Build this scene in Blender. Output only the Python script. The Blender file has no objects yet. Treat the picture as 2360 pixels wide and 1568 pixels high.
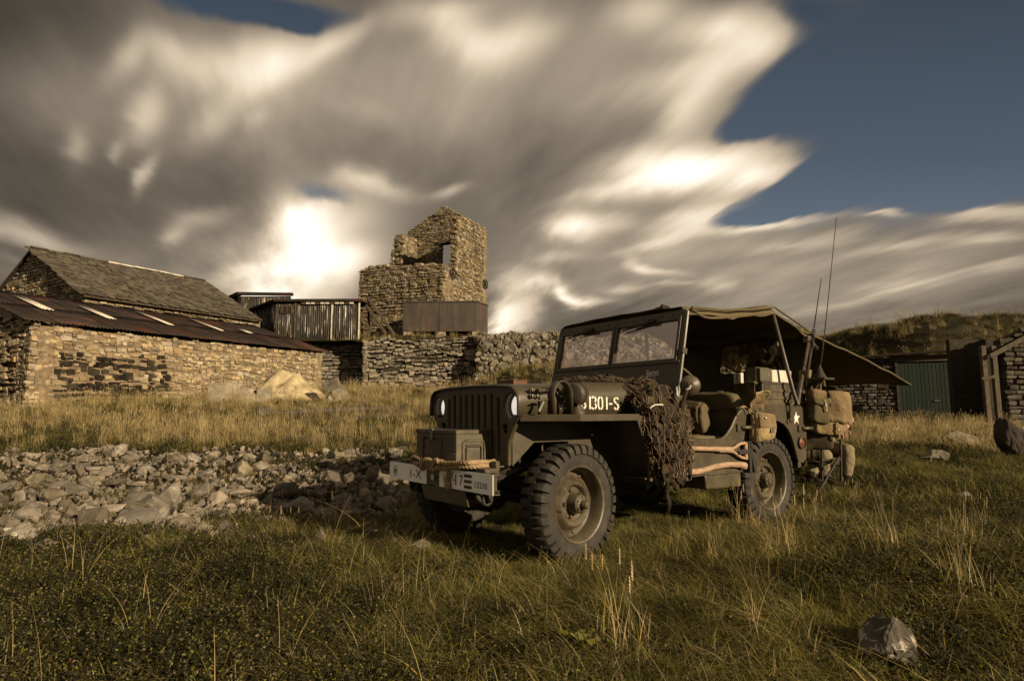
import bpy, bmesh, math, random
import numpy as np
from mathutils import Vector, Matrix, Euler, noise as mnoise
C = bpy.context.scene.collection
S = bpy.context.scene
R = math.radians
PI = math.pi
rng = random.Random(7)
nrng = np.random.default_rng(7)

# ------------------------------------------------------------------ camera
CAMZ = 0.8865
PITCH, ROLL, FPX = R(6.527), R(-0.213), 1456.09
cam_d = bpy.data.cameras.new('camera')
cam = bpy.data.objects.new('camera', cam_d)
C.objects.link(cam)
cf = Vector((0, math.cos(PITCH), math.sin(PITCH)))
cr0 = Vector((1, 0, 0)); cu0 = Vector((0, -math.sin(PITCH), math.cos(PITCH)))
cr = cr0*math.cos(ROLL)+cu0*math.sin(ROLL); cu = -cr0*math.sin(ROLL)+cu0*math.cos(ROLL)
cam.matrix_world = Matrix(((cr.x, cu.x, -cf.x, 0), (cr.y, cu.y, -cf.y, 0), (cr.z, cu.z, -cf.z, CAMZ), (0, 0, 0, 1)))
cam_d.sensor_width = 36; cam_d.lens = FPX/2359*36
cam_d.clip_start = 0.05; cam_d.clip_end = 3000
S.camera = cam

def P(px, py, Y):
    """world point at forward distance Y that was measured at photograph pixel (px,py) of a 2359 wide view"""
    d = cf + cr*((px-1179.5)/FPX) - cu*((py-784.0)/FPX)
    t = Y/d.y
    return Vector((d.x*t, Y, CAMZ+d.z*t))

# ------------------------------------------------------------------ sky, sun, exposure
SUN_AZ = math.atan2(0.75, -0.66)          # towards the sun, clockwise from +Y
SUN_EL = R(19)
sd = Vector((math.sin(SUN_AZ)*math.cos(SUN_EL), math.cos(SUN_AZ)*math.cos(SUN_EL), math.sin(SUN_EL)))
sl = bpy.data.lights.new('sun', 'SUN'); sl.energy = 5.0; sl.angle = R(0.6); sl.color = (1.0, 0.80, 0.53)
sun = bpy.data.objects.new('sun', sl); C.objects.link(sun)
sun.rotation_euler = (-sd).to_track_quat('-Z', 'Y').to_euler()
S.view_settings.view_transform = 'Standard'; S.view_settings.look = 'None'
S.view_settings.exposure = 0.46; S.view_settings.gamma = 1.0; S.view_settings.use_curve_mapping = False
S.cycles.max_bounces = 6; S.cycles.diffuse_bounces = 3; S.cycles.glossy_bounces = 3
S.cycles.transmission_bounces = 6; S.cycles.transparent_max_bounces = 8
S.cycles.caustics_reflective = False; S.cycles.caustics_refractive = False
S.cycles.use_denoising = True

class NT:
    """tiny node tree writer"""
    def __init__(s, tree): s.t = tree; s.n = tree.nodes; s.l = tree.links
    def node(s, typ, **kw):
        n = s.n.new(typ)
        for k, v in kw.items():
            if k == 'ins':
                for i, val in v.items():
                    if isinstance(val, bpy.types.NodeSocket): s.l.new(val, n.inputs[i])
                    else: n.inputs[i].default_value = val
            else: setattr(n, k, v)
        return n
    def math(s, op, a, b=0.0, c=None, clamp=False):
        ins = {0: a, 1: b}
        if c is not None: ins[2] = c
        return s.node('ShaderNodeMath', operation=op, use_clamp=clamp, ins=ins).outputs[0]
    def vmath(s, op, a, b=(0, 0, 0)):
        n = s.node('ShaderNodeVectorMath', operation=op, ins={0: a, 1: b}); return n.outputs['Value'] if op in ('DOT_PRODUCT', 'LENGTH') else n.outputs[0]
    def mix(s, f, a, b, blend='MIX'):
        n = s.node('ShaderNodeMix', data_type='RGBA', blend_type=blend)
        for i, v in ((0, f), (6, a), (7, b)):
            if isinstance(v, bpy.types.NodeSocket): s.l.new(v, n.inputs[i])
            else: n.inputs[i].default_value = v if i == 0 else (tuple(v)+(1,))[:4]
        return n.outputs[2]
    def ramp(s, f, stops, interp='LINEAR'):
        n = s.node('ShaderNodeValToRGB', ins={0: f}); cr_ = n.color_ramp; cr_.interpolation = interp
        while len(cr_.elements) < len(stops): cr_.elements.new(0.5)
        for e, (p, c) in zip(cr_.elements, stops):
            e.position = p; e.color = (tuple(c)+(1,))[:4] if not isinstance(c, (int, float)) else (c, c, c, 1)
        return n.outputs[0]
    def noise(s, vec, scale, detail=4, rough=.55, dist=0.0):
        return s.node('ShaderNodeTexNoise', ins={'Vector': vec, 'Scale': scale, 'Detail': detail, 'Roughness': rough, 'Distortion': dist}).outputs[0]
    def xyz(s, x, y, z):
        return s.node('ShaderNodeCombineXYZ', ins={0: x, 1: y, 2: z}).outputs[0]

W = bpy.data.worlds.new('World'); S.world = W; W.use_nodes = True
def build_world():
    W.node_tree.nodes.clear(); t = NT(W.node_tree)
    out = t.node('ShaderNodeOutputWorld'); bg = t.node('ShaderNodeBackground')
    sky = t.node('ShaderNodeTexSky', sky_type='NISHITA', sun_disc=False, sun_elevation=SUN_EL, sun_rotation=SUN_AZ, air_density=1.0, dust_density=1.2, ozone_density=2.0)
    tc = t.node('ShaderNodeTexCoord'); g = tc.outputs['Generated']
    sp = t.node('ShaderNodeSeparateXYZ', ins={0: g})
    X, Y, Z = sp.outputs
    # direction coordinates (tangents of azimuth / elevation) about the valley's axis
    Yc = t.math('MAXIMUM', Y, 0.02)
    u = t.math('DIVIDE', X, Yc); v = t.math('DIVIDE', Z, Yc)
    # flat cloud deck coordinates
    Zc = t.math('ADD', t.math('MAXIMUM', Z, 0.0), 0.10)
    cx = t.math('DIVIDE', X, Zc); cy = t.math('DIVIDE', Y, Zc)
    az = R(-17.5)
    along = t.math('ADD', t.math('MULTIPLY', cx, math.sin(az)), t.math('MULTIPLY', cy, math.cos(az)))
    across = t.math('SUBTRACT', t.math('MULTIPLY', cx, math.cos(az)), t.math('MULTIPLY', cy, math.sin(az)))
    # wind-drawn streaks: long along the drift, short across it
    n1 = t.noise(t.xyz(t.math('MULTIPLY', along, .34), across, 0.0), 2.0, 5, .55, .4)
    n2 = t.noise(t.xyz(t.math('MULTIPLY', along, .28), across, 3.7), 5.5, 3, .5, .2)
    n3 = t.noise(t.xyz(t.math('MULTIPLY', along, .30), across, 8.1), 0.42, 3, .5)
    wig = t.math('MULTIPLY', t.math('SUBTRACT', n1, .5), .13)
    wig2 = t.math('MULTIPLY', t.math('SUBTRACT', n2, .5), .04)
    U = t.math('ADD', t.math('ADD', u, wig), wig2); V = t.math('ADD', t.math('ADD', v, t.math('MULTIPLY', wig, .55)), t.math('MULTIPLY', wig2, -.8))
    uv = t.xyz(U, V, 0.0)
    front = t.math('MULTIPLY', t.math('MULTIPLY', Y, 4.0, clamp=True), 1.0)
    def blob(px, py, rx, ry, rot, amp, prev):
        d = P(px, py, 1.0); c = (d.x, d.z-CAMZ)
        # each patch takes its coordinates through the one before, which keeps the evaluation in order
        uvp = uv if prev is None else t.node('ShaderNodeVectorMath', operation='MULTIPLY_ADD', ins={0: prev, 1: (1e-7, 1e-7, 0), 2: uv}).outputs[0]
        m = t.node('ShaderNodeMapping', vector_type='TEXTURE', ins={0: uvp, 1: (c[0], c[1], 0), 2: (0, 0, R(rot)), 3: (rx/FPX*1.16, ry/FPX*1.2, 1)}).outputs[0]
        e = t.math('POWER', 2.718, t.math('MULTIPLY', t.vmath('DOT_PRODUCT', m, m), -1.0))
        return t.math('MULTIPLY_ADD', e, amp, prev if prev is not None else 0.0)
    def field(bs, prev0):
        acc = None
        for b in bs: acc = blob(*b, acc if acc is not None else prev0)
        return t.math('MULTIPLY', acc, front)
    light = field(SKY_LIGHT, None)
    light = t.math('DIVIDE', light, t.math('ADD', 1.0, t.math('MULTIPLY', t.math('MAXIMUM', light, 0.0), .38)))
    clear = field(SKY_CLEAR, t.math('MULTIPLY', light, 1e-7))
    # cloud luminance
    outside = t.math('MULTIPLY', t.math('SUBTRACT', 1.0, t.math('MULTIPLY', t.math('SUBTRACT', Y, .25), 3.0, clamp=True)), .14)
    base = t.math('ADD', t.math('ADD', SKY_BASE[0], outside), t.math('MULTIPLY', t.math('SUBTRACT', n3, .5), SKY_BASE[1]))
    tex = t.math('ADD', 1.0, t.math('ADD', t.math('MULTIPLY', t.math('SUBTRACT', n1, .5), 1.45), t.math('MULTIPLY', t.math('SUBTRACT', n2, .5), .65)))
    L = t.math('MULTIPLY', t.math('ADD', base, light), t.math('MAXIMUM', tex, .25))
    L = t.math('MULTIPLY', t.math('MAXIMUM', L, .04), .80)
    cloud = t.mix(1.0, t.ramp(L, [(0.0, (.98, .83, .64)), (.2, (1, .82, .61)), (.5, (1, .81, .59)), (1.0, (1, .93, .80))]), t.xyz(L, L, L), 'MULTIPLY')
    blue = t.mix(1.0, sky.outputs[0], (SKY_BLUE,)*3, 'MULTIPLY')
    el = t.ramp(t.math('MULTIPLY', v, 1.0), [(.22, (.115, .135, .165)), (.42, (.060, .074, .094)), (.85, (.020, .025, .032))])
    blue = t.mix(.80, blue, el)
    cm = t.ramp(t.math('ADD', t.math('SUBTRACT', clear, t.math('MULTIPLY', light, .9)), t.math('MULTIPLY', t.math('SUBTRACT', n1, .5), .7)), [(.12, 0), (.70, 1)], 'EASE')
    col = t.mix(cm, cloud, blue)
    t.l.new(col, bg.inputs[0]); bg.inputs[1].default_value = 1.0
    t.l.new(bg.outputs[0], out.inputs[0])
    W.cycles.sampling_method = 'MANUAL'; W.cycles.sample_map_resolution = 512
SKY_BLUE = 0.05
SKY_BASE = (0.115, 0.09)
SKY_LIGHT = [  # px, py, rx, ry, rotation, strength
 (1950, 640, 450, 100, 0, .10), (2150, 560, 300, 70, 0, .06), (900, 170, 420, 150, 5, .09), (480, 200, 240, 110, 0, .06), (1500, 350, 200, 260, 20, .08),
 (560, 180, 300, 110, 0, 0.163), (1000, 200, 280, 170, 10, 0.138), (1350, 200, 220, 200, 20, 0.15), (1900, 640, 450, 90, 0, 0.112), (520, 590, 260, 80, 10, 0.125), (1400, 560, 300, 120, 10, 0.125), (200, 230, 200, 120, 0, 0.0375),
 (278, 140, 50, 32, 50, 0.461), (332, 262, 34, 52, 15, 0.538), (385, 128, 60, 36, -30, 0.358), (512, 160, 75, 46, 0, 0.512), (490, 272, 60, 32, 50, 0.333), (640, 150, 85, 42, 30, 0.794), (600, 120, 70, 34, 0, 0.384), (760, 100, 70, 22, 35, 0.576), (600, 262, 26, 22, 0, 0.192), (850, 262, 60, 26, -20, 0.15),
 (1060, 80, 110, 46, -25, 0.64), (1000, 36, 110, 26, 10, 0.358), (1210, 92, 70, 36, 25, 0.435), (190, 330, 26, 36, 10, 0.218), (350, 402, 38, 16, 62, 0.333), (285, 345, 14, 24, 0, 0.15), (60, 545, 120, 22, -15, 0.435), (402, 545, 30, 16, 25, 0.282),
 (830, 402, 45, 18, -20, 0.435), (890, 428, 60, 18, -25, 0.307), (1028, 458, 36, 11, 15, 0.333), (700, 492, 60, 26, 25, 0.768), (725, 560, 115, 80, 30, 1.47), (690, 640, 95, 46, 15, 1.09), (790, 600, 60, 36, 10, 0.64), (560, 632, 60, 14, 5, 0.435), (470, 500, 60, 20, 20, 0.192), (815, 543, 52.8, 31.2, 15, -0.285), (608, 578, 40.8, 18.2, 10, -0.076), (758, 642, 36, 16.9, 10, -0.133), (650, 700, 120, 26, 0, 0.448),
 (1633, 78, 100, 44, 12, 1.09), (1745, 112, 70, 36, 25, 0.704), (1587, 175, 150, 40, 18, 0.704), (1602, 222, 90, 50, 30, 0.512), (1485, 30, 70, 36, 20, 0.538), (1560, 280, 60, 50, 50, 0.32),
 (1612, 387, 140, 40, 8, 1.47), (1755, 407, 66, 22, 20, 0.704), (1455, 372, 75, 24, 12, 0.768), (1409, 433, 95, 18, 16, 0.64), (1327, 519, 48, 24, 10, 1.02), (1409, 504, 60, 15, 10, 0.384), (1612, 499, 90, 24, 20, 0.768), (1790, 509, 120, 11, 5, 0.538), (1510, 555, 80, 11, 14, 0.384),
 (1281, 672, 52, 16, -18, 0.896), (1337, 690, 42, 12, -8, 0.704), (1240, 645, 24, 18, 30, 0.448), (1505, 611, 52, 12, -18, 0.512), (1653, 662, 32, 10, 16, 0.435), (1546, 662, 42, 8, 0, 0.282), (1281, 591, 50, 14, 10, 0.333), (1195, 628, 24, 16, 0, 0.282), (1175, 735, 34, 46, 0, 1.02), (1200, 690, 30, 40, 0, 0.384), (1440, 667, 32, 13, 0, 0.307),
 (2300, 499, 120, 14, 2, 0.512), (2065, 570, 90, 13, 10, 0.333), (2096, 657, 80, 20, 12, 0.41), (2275, 550, 90, 11, 6, 0.307), (2300, 616, 95, 12, 10, 0.256), (2045, 494, 44, 7, 6, 0.384), (1943, 708, 100, 12, 4, 0.175), (1850, 560, 120, 10, 8, 0.175),
 (1460, 270, 180, 65, 25, -0.038), (1526, 463, 102, 26, 14, -0.133), (1266, 540, 52.8, 20.8, 10, -0.0684), (1444, 632, 64.8, 22.1, 0, -0.038), (60, 370, 276, 104, -15, -0.0342), (0, 40, 160, 120, 0, -0.0625), (620, 380, 336, 65, 0, -0.0228), (1100, 330, 160, 50, 10, -0.0375), (2330, 720, 180, 65, 0, -0.0266), (1700, 600, 200, 18, 4, -0.0625)]
SKY_CLEAR = [
 (590, 26, 250, 40, -8, 1.0), (700, 70, 60, 26, -40, .5), (2160, 230, 330, 240, 25, 1.15), (2350, 40, 260, 220, 0, .9), (1900, 420, 150, 60, 15, .8), (1730, 492, 130, 22, 10, .65), (2280, 400, 220, 55, 0, .75), (1790, 245, 95, 62, 28, .85), (1860, 170, 80, 70, 30, .6), (1700, 300, 70, 34, 20, .45), (1830, 30, 90, 50, 0, .5),
 (780, 440, 60, 30, -30, .75), (820, 640, 36, 18, 10, .7)]
build_world()

# ------------------------------------------------------------------ materials
MATS = {}
def mat(name, col, col2=None, rough=.7, scale=6.0, spread=(.35, .65), bump=.0, bscale=30.0, metal=0.0, spec=.3, tint=0.0, stain=None, stain_scale=2.0, stain_at=(.55, .7), coord='Object', stretch=None, trans=0.0, island=0.0, brough=.6, edge=None, dust=None):
    """procedural surface: base mottle, optional stains, per-instance tint, fine relief"""
    if name in MATS: return MATS[name]
    m = bpy.data.materials.new(name); m.use_nodes = True; m.node_tree.nodes.clear(); t = NT(m.node_tree)
    out = t.node('ShaderNodeOutputMaterial'); b = t.node('ShaderNodeBsdfPrincipled')
    tc = t.node('ShaderNodeTexCoord').outputs[coord] if coord != 'Position' else t.node('ShaderNodeNewGeometry').outputs['Position']
    if stretch: tc = t.node('ShaderNodeMapping', ins={0: tc, 3: stretch}).outputs[0]
    n = t.noise(tc, scale, 6, .6)
    c2 = col2 if col2 else tuple(x*.6 for x in col)
    c = t.mix(t.ramp(n, [(spread[0], 0), (spread[1], 1)]), c2, col)
    if stain:
        ns = t.noise(tc, stain_scale, 5, .65, .3)
        c = t.mix(t.ramp(ns, [(stain_at[0], 0), (stain_at[1], 1)]), c, stain)
    if dust:   # road dirt thrown up from below, in splashes
        zz = t.node('ShaderNodeSeparateXYZ', ins={0: tc}).outputs[2]
        f_ = t.math('MULTIPLY', t.ramp(t.noise(tc, 11, 6, .7), [(.42, 0), (.62, 1)]), t.ramp(t.math('ADD', zz, t.math('MULTIPLY', n, .35)), [(.35, .45), (1.15, .06)]))
        c = t.mix(f_, c, dust)
        c = t.mix(t.math('MULTIPLY', t.ramp(t.noise(tc, 42, 3, .6), [(.66, 0), (.70, 1)]), .6), c, (.15, .125, .09))
    if edge:   # worn bare edges
        pt = t.node('ShaderNodeNewGeometry').outputs['Pointiness']
        ew = t.math('MULTIPLY', t.ramp(pt, [(.52, 0), (.58, 1)]), t.ramp(t.noise(tc, 25, 4), [(.45, 0), (.6, 1)]))
        c = t.mix(ew, c, edge)
    if tint or island:
        rnd = t.node('ShaderNodeObjectInfo').outputs['Random']
        isl = t.node('ShaderNodeNewGeometry').outputs['Random Per Island']
        f = t.math('FRACT', t.math('ADD', t.math('MULTIPLY', rnd, 7.31), t.math('MULTIPLY', isl, 3.17)))
        k = max(tint, island)
        hs = t.node('ShaderNodeHueSaturation', ins={'Color': c, 'Value': t.math('ADD', 1-k, t.math('MULTIPLY', f, 2*k)), 'Saturation': t.math('ADD', .75, t.math('MULTIPLY', t.math('FRACT', t.math('MULTIPLY', f, 5.7)), .5)), 'Hue': t.math('ADD', .49, t.math('MULTIPLY', t.math('FRACT', t.math('MULTIPLY', f, 3.3)), .02))})
        c = hs.outputs[0]
    t.l.new(c, b.inputs['Base Color'])
    b.inputs['Metallic'].default_value = metal; b.inputs['Specular IOR Level'].default_value = spec
    r = t.math('ADD', rough-.1, t.math('MULTIPLY', n, .2)); t.l.new(r, b.inputs['Roughness'])
    if bump:
        bn = t.noise(tc, bscale, 5, brough)
        bp = t.node('ShaderNodeBump', ins={'Strength': bump, 'Distance': .02, 'Height': bn}); t.l.new(bp.outputs[0], b.inputs['Normal'])
    if trans:
        tr = t.node('ShaderNodeBsdfTranslucent', ins={0: c}); mx = t.node('ShaderNodeMixShader', ins={0: trans})
        t.l.new(b.outputs[0], mx.inputs[1]); t.l.new(tr.outputs[0], mx.inputs[2]); t.l.new(mx.outputs[0], out.inputs[0])
    else: t.l.new(b.outputs[0], out.inputs[0])
    MATS[name] = m; return m

OD = mat('olive_paint', (.060, .048, .029), (.046, .037, .023), rough=.42, scale=5, bump=.05, bscale=60, spec=.4, stain=(.088, .073, .049), stain_scale=3.5, stain_at=(.52, .75), dust=(.15, .118, .075))
ODD = mat('olive_paint_plain', (.060, .051, .031), (.045, .038, .024), rough=.6, scale=7, bump=.05, bscale=50)  # plain olive paint
DARK = mat('chassis_black', (.028, .025, .02), (.018, .016, .013), rough=.6, scale=12, bump=.1, stain=(.06, .05, .035), stain_scale=6)
RUBBER = mat('tyre_rubber', (.038, .033, .028), (.024, .021, .018), rough=.8, scale=14, bump=.15, bscale=90, stain=(.062, .052, .040), stain_scale=10, stain_at=(.5, .75))
WHITE = mat('white_paint', (.93, .92, .88), (.90, .88, .83), rough=.5, scale=9, stain=(.5, .44, .33), stain_scale=14, stain_at=(.68, .78))
MARK = mat('stencil_white', (.74, .70, .61), (.52, .48, .40), rough=.7, scale=30)
BLACKP = mat('black_lettering', (.03, .025, .02), (.06, .045, .03), rough=.6, scale=30)
STEEL = mat('worn_steel', (.30, .27, .23), (.16, .14, .12), rough=.4, metal=.8, scale=20)
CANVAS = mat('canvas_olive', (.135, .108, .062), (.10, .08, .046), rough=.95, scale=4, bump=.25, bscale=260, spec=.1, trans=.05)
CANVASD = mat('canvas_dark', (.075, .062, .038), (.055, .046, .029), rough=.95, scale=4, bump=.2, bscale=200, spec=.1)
KHAKI = mat('khaki_webbing', (.37, .275, .145), (.24, .175, .09), rough=.95, scale=7, bump=.7, bscale=34, spec=.1, stain=(.20, .145, .08), stain_scale=5)
PACK = mat('pack_canvas', (.235, .17, .092), (.15, .108, .06), rough=.95, scale=6, bump=.7, bscale=30, spec=.1, stain=(.14, .105, .06), stain_scale=4)
PACKD = mat('pouch_canvas', (.13, .108, .06), (.09, .075, .042), rough=.95, scale=6, bump=.35, bscale=140, spec=.1)
ROPE = mat('manila_rope', (.36, .26, .15), (.22, .155, .09), rough=.95, scale=40, bump=.4, bscale=200, spec=.1)
WOOD = mat('ash_handle', (.40, .27, .18), (.24, .16, .10), rough=.6, scale=10, stretch=(2, 12, 12), bump=.1, stain=(.12, .085, .055), stain_scale=8)
TIMBER = mat('weathered_timber', (.105, .080, .053), (.05, .04, .028), rough=.9, scale=6, bump=.4, bscale=40)
TROUS = mat('khaki_trousers', (.25, .205, .13), (.17, .14, .09), rough=.95, scale=5, bump=.8, bscale=22, spec=.1)
SHIRT = mat('grey_shirt', (.24, .215, .17), (.18, .16, .125), rough=.95, scale=5, bump=.3, bscale=60, spec=.1)
SKIN = mat('skin', (.42, .24, .155), (.36, .19, .125), rough=.55, scale=12)
LEATHER = mat('dark_leather', (.045, .03, .02), (.03, .02, .014), rough=.5, scale=20, bump=.1)
BROWNBOX = mat('brown_leather', (.14, .058, .028), (.09, .036, .018), rough=.5, scale=14)
STONE_LIM = mat('limestone_wall', (.33, .265, .172), (.18, .14, .09), rough=.95, scale=5, bump=.9, bscale=14, spec=.15, tint=.42, stain=(.10, .082, .058), stain_scale=3.5, stain_at=(.55, .72), coord='Position')
STONE_DRY = mat('dry_stone', (.27, .235, .18), (.16, .138, .105), rough=.95, scale=5, bump=.9, bscale=14, spec=.15, tint=.40, stain=(.075, .066, .05), stain_scale=3.5, coord='Position')
STONE_TOW = mat('tower_stone', (.29, .235, .155), (.15, .118, .074), rough=.95, scale=4, bump=.9, bscale=9, spec=.15, tint=.40, stain=(.12, .095, .06), stain_scale=1.2, coord='Position')
MORTAR = mat('lime_mortar', (.23, .175, .11), (.12, .09, .057), rough=1, scale=5, bump=.8, bscale=18, spec=.1, coord='Position')
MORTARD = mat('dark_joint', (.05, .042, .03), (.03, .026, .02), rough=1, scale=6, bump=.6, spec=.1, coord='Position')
ROCK = mat('field_rock', (.235, .20, .155), (.10, .085, .066), rough=.92, scale=3.5, bump=.8, bscale=16, spec=.15, tint=.40, stain=(.40, .36, .29), stain_scale=7, stain_at=(.58, .70), coord='Position')
SLATE = mat('stone_slate', (.100, .082, .058), (.050, .042, .031), rough=.9, scale=4, bump=.6, bscale=20, tint=.42, stain=(.30, .27, .20), stain_scale=6, stain_at=(.66, .72), coord='Position')
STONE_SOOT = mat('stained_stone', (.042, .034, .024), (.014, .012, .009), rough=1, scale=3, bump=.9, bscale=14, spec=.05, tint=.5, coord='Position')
STONE_DK = mat('shaded_stone', (.105, .09, .068), (.055, .048, .037), rough=.95, scale=5, bump=.9, bscale=14, spec=.1, tint=.4, stain=(.04, .036, .028), stain_scale=3, coord='Position')  # shade over the right-hand sheds is put into this darker stone colour
STONE_BK = mat('bank_stone', (.20, .172, .13), (.11, .094, .072), rough=.95, scale=5, bump=.9, bscale=14, spec=.1, tint=.4, coord='Position')
MOUNDM = mat('dark_turf', (.040, .034, .018), (.022, .019, .011), rough=1, scale=1.2, bump=.8, bscale=25, spec=.05, coord='Position')
TINR = mat('rusty_tin', (.036, .026, .021), (.020, .016, .014), rough=.8, scale=2.2, spec=.15, bump=.1, stain=(.085, .030, .018), stain_scale=.9, stain_at=(.50, .66), coord='Position', tint=.2)
TINW = mat('pale_sheet', (.62, .57, .48), (.45, .40, .33), rough=.7, scale=5, stain=(.25, .2, .15), stain_scale=6)
TANK = mat('rusted_tank', (.070, .055, .044), (.040, .032, .027), rough=.75, scale=1.5, bump=.25, bscale=3, stain=(.095, .052, .035), stain_scale=1.4, stain_at=(.56, .72), coord='Position', stretch=(1.5, 1.5, .45))
DOORG = mat('green_door_paint', (.015, .026, .017), (.009, .016, .011), rough=.8, scale=5, stretch=(9, 9, .7), bump=.2, stain=(.15, .14, .10), stain_scale=7, stain_at=(.66, .72), tint=.15)
# corrugated shed sheet: black paint flaking off in vertical streaks
TINS = mat('flaking_tin', (.024, .021, .017), (.050, .043, .034), rough=.75, scale=2, stretch=(7, 7, .35), stain=(.62, .56, .44), stain_scale=2.1, stain_at=(.56, .62), coord='Position')
GROUNDM = mat('turf_soil', (.042, .036, .018), (.020, .017, .010), rough=1, scale=1.2, bump=.8, bscale=25, spec=.05, stain=(.075, .06, .03), stain_scale=.6, coord='Position')

# ------------------------------------------------------------------ geometry helpers
class MB:
    def __init__(s): s.v = []; s.f = []
    def add(s, vs, fs, M=None):
        o = len(s.v)
        s.v += [tuple(M @ Vector(p)) if M is not None else tuple(p) for p in vs]
        s.f += [tuple(i+o for i in f) for f in fs]; return s
    def box(s, c, d, rot=None, M=None):
        x, y, z = d[0]/2, d[1]/2, d[2]/2
        vs = [Vector(q) for q in ((-x, -y, -z), (x, -y, -z), (x, y, -z), (-x, y, -z), (-x, -y, z), (x, -y, z), (x, y, z), (-x, y, z))]
        if rot is not None: E_ = Euler(rot).to_matrix(); vs = [E_ @ q for q in vs]
        vs = [q+Vector(c) for q in vs]
        return s.add(vs, [(3, 2, 1, 0), (4, 5, 6, 7), (0, 1, 5, 4), (1, 2, 6, 5), (2, 3, 7, 6), (3, 0, 4, 7)], M)
    def bar(s, a, b, w, h=None, up=(0, 0, 1)):
        a, b = Vector(a), Vector(b); h = h or w; d = b-a; L = d.length; d.normalize()
        x = d.cross(Vector(up)); x = x.normalized() if x.length > 1e-4 else Vector((1, 0, 0)); u = x.cross(d)
        M = Matrix((( x.x, d.x, u.x, (a.x+b.x)/2), (x.y, d.y, u.y, (a.y+b.y)/2), (x.z, d.z, u.z, (a.z+b.z)/2), (0, 0, 0, 1)))
        return s.box((0, 0, 0), (w, L, h), M=M)
    def tube(s, pts, r, n=8, caps=True, flat=1.0, up=None):
        pts = [Vector(p) for p in pts]; k = len(pts); rs = r if isinstance(r, (list, tuple)) else [r]*k
        rings = []; N = None
        for i, p in enumerate(pts):
            d = (pts[min(i+1, k-1)]-pts[max(i-1, 0)]).normalized()
            if N is None:
                N = Vector(up) if up else (Vector((0, 0, 1)) if abs(d.z) < .9 else Vector((1, 0, 0)))
            N = (N-d*N.dot(d)); N = N.normalized() if N.length > 1e-6 else d.orthogonal().normalized()
            B = d.cross(N)
            rings.append([p+N*(rs[i]*math.cos(2*PI*j/n)*flat)+B*(rs[i]*math.sin(2*PI*j/n)) for j in range(n)])
        vs = [q for rg in rings for q in rg]; fs = []
        for i in range(k-1):
            for j in range(n):
                a, b = i*n+j, i*n+(j+1) % n; fs.append((a, b, b+n, a+n))
        if caps: fs.append(tuple(range(n-1, -1, -1))); fs.append(tuple((k-1)*n+j for j in range(n)))
        return s.add(vs, fs)
    def lathe(s, prof, c=(0, 0, 0), ax=(0, 1, 0), n=32, closed=False):
        """prof: (radius, offset along axis)"""
        c = Vector(c); ax = Vector(ax).normalized(); e1 = ax.orthogonal().normalized(); e2 = ax.cross(e1); vs = []; fs = []
        for (r, h) in prof:
            for j in range(n):
                a = 2*PI*j/n; vs.append(c+ax*h+e1*(r*math.cos(a))+e2*(r*math.sin(a)))
        k = len(prof)
        for i in range(k if closed else k-1):
            for j in range(n):
                a, b = i*n+j, i*n+(j+1) % n; i2 = (i+1) % k; fs.append((a, b, i2*n+(j+1) % n, i2*n+j))
        if not closed:
            if prof[0][0] > 1e-5 and k == 2: fs.append(tuple(range(n-1, -1, -1)))
            if prof[-1][0] > 1e-5 and k == 2: fs.append(tuple((k-1)*n+j for j in range(n)))
        return s.add(vs, fs)
    def prism(s, poly, lo, hi, axis='y', M=None):
        """poly of 2D points; axis = extrusion axis"""
        n = len(poly)
        def q(p, h): return {'y': (p[0], h, p[1]), 'x': (h, p[0], p[1]), 'z': (p[0], p[1], h)}[axis]
        vs = [q(p, lo) for p in poly]+[q(p, hi) for p in poly]
        fs = [tuple(range(n)), tuple(range(2*n-1, n-1, -1))]+[(i, i+n, (i+1) % n+n, (i+1) % n) for i in range(n)]
        return s.add(vs, fs, M)
    def sheet(s, grid, thick=0.0):
        nu, nv = len(grid), len(grid[0]); vs = [Vector(p) for r_ in grid for p in r_]
        fs = [(i*nv+j, (i+1)*nv+j, (i+1)*nv+j+1, i*nv+j+1) for i in range(nu-1) for j in range(nv-1)]
        return s.add(vs, fs)
    def build(s, name, m, parent=None, smooth=None, bevel=0, origin=None, frame=None, solid=0, fix=True, subd=0):
        me = bpy.data.meshes.new(name)
        vs = s.v if origin is None else [(p[0]-origin[0], p[1]-origin[1], p[2]-origin[2]) for p in s.v]
        me.from_pydata(vs, [], s.f)
        if fix:
            bm = bmesh.new(); bm.from_mesh(me); bmesh.ops.recalc_face_normals(bm, faces=bm.faces); bm.to_mesh(me); bm.free()
        me.materials.append(m)
        if smooth is not None:
            me.shade_smooth(); me.set_sharp_from_angle(angle=R(smooth))
        o = bpy.data.objects.new(name, me); C.objects.link(o)
        if parent is not None: o.parent = parent
        elif frame is not None: o.matrix_world = frame @ Matrix.Translation(Vector(origin if origin is not None else (0, 0, 0)))
        elif origin is not None: o.location = origin
        if solid:
            md = o.modifiers.new('thick', 'SOLIDIFY'); md.thickness = solid; md.offset = 0
        if subd:
            md = o.modifiers.new('sub', 'SUBSURF'); md.levels = subd; md.render_levels = subd
        if bevel:
            md = o.modifiers.new('bevel', 'BEVEL'); md.width = bevel; md.segments = 2; md.limit_method = 'ANGLE'; md.angle_limit = R(35)
        return o

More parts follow.
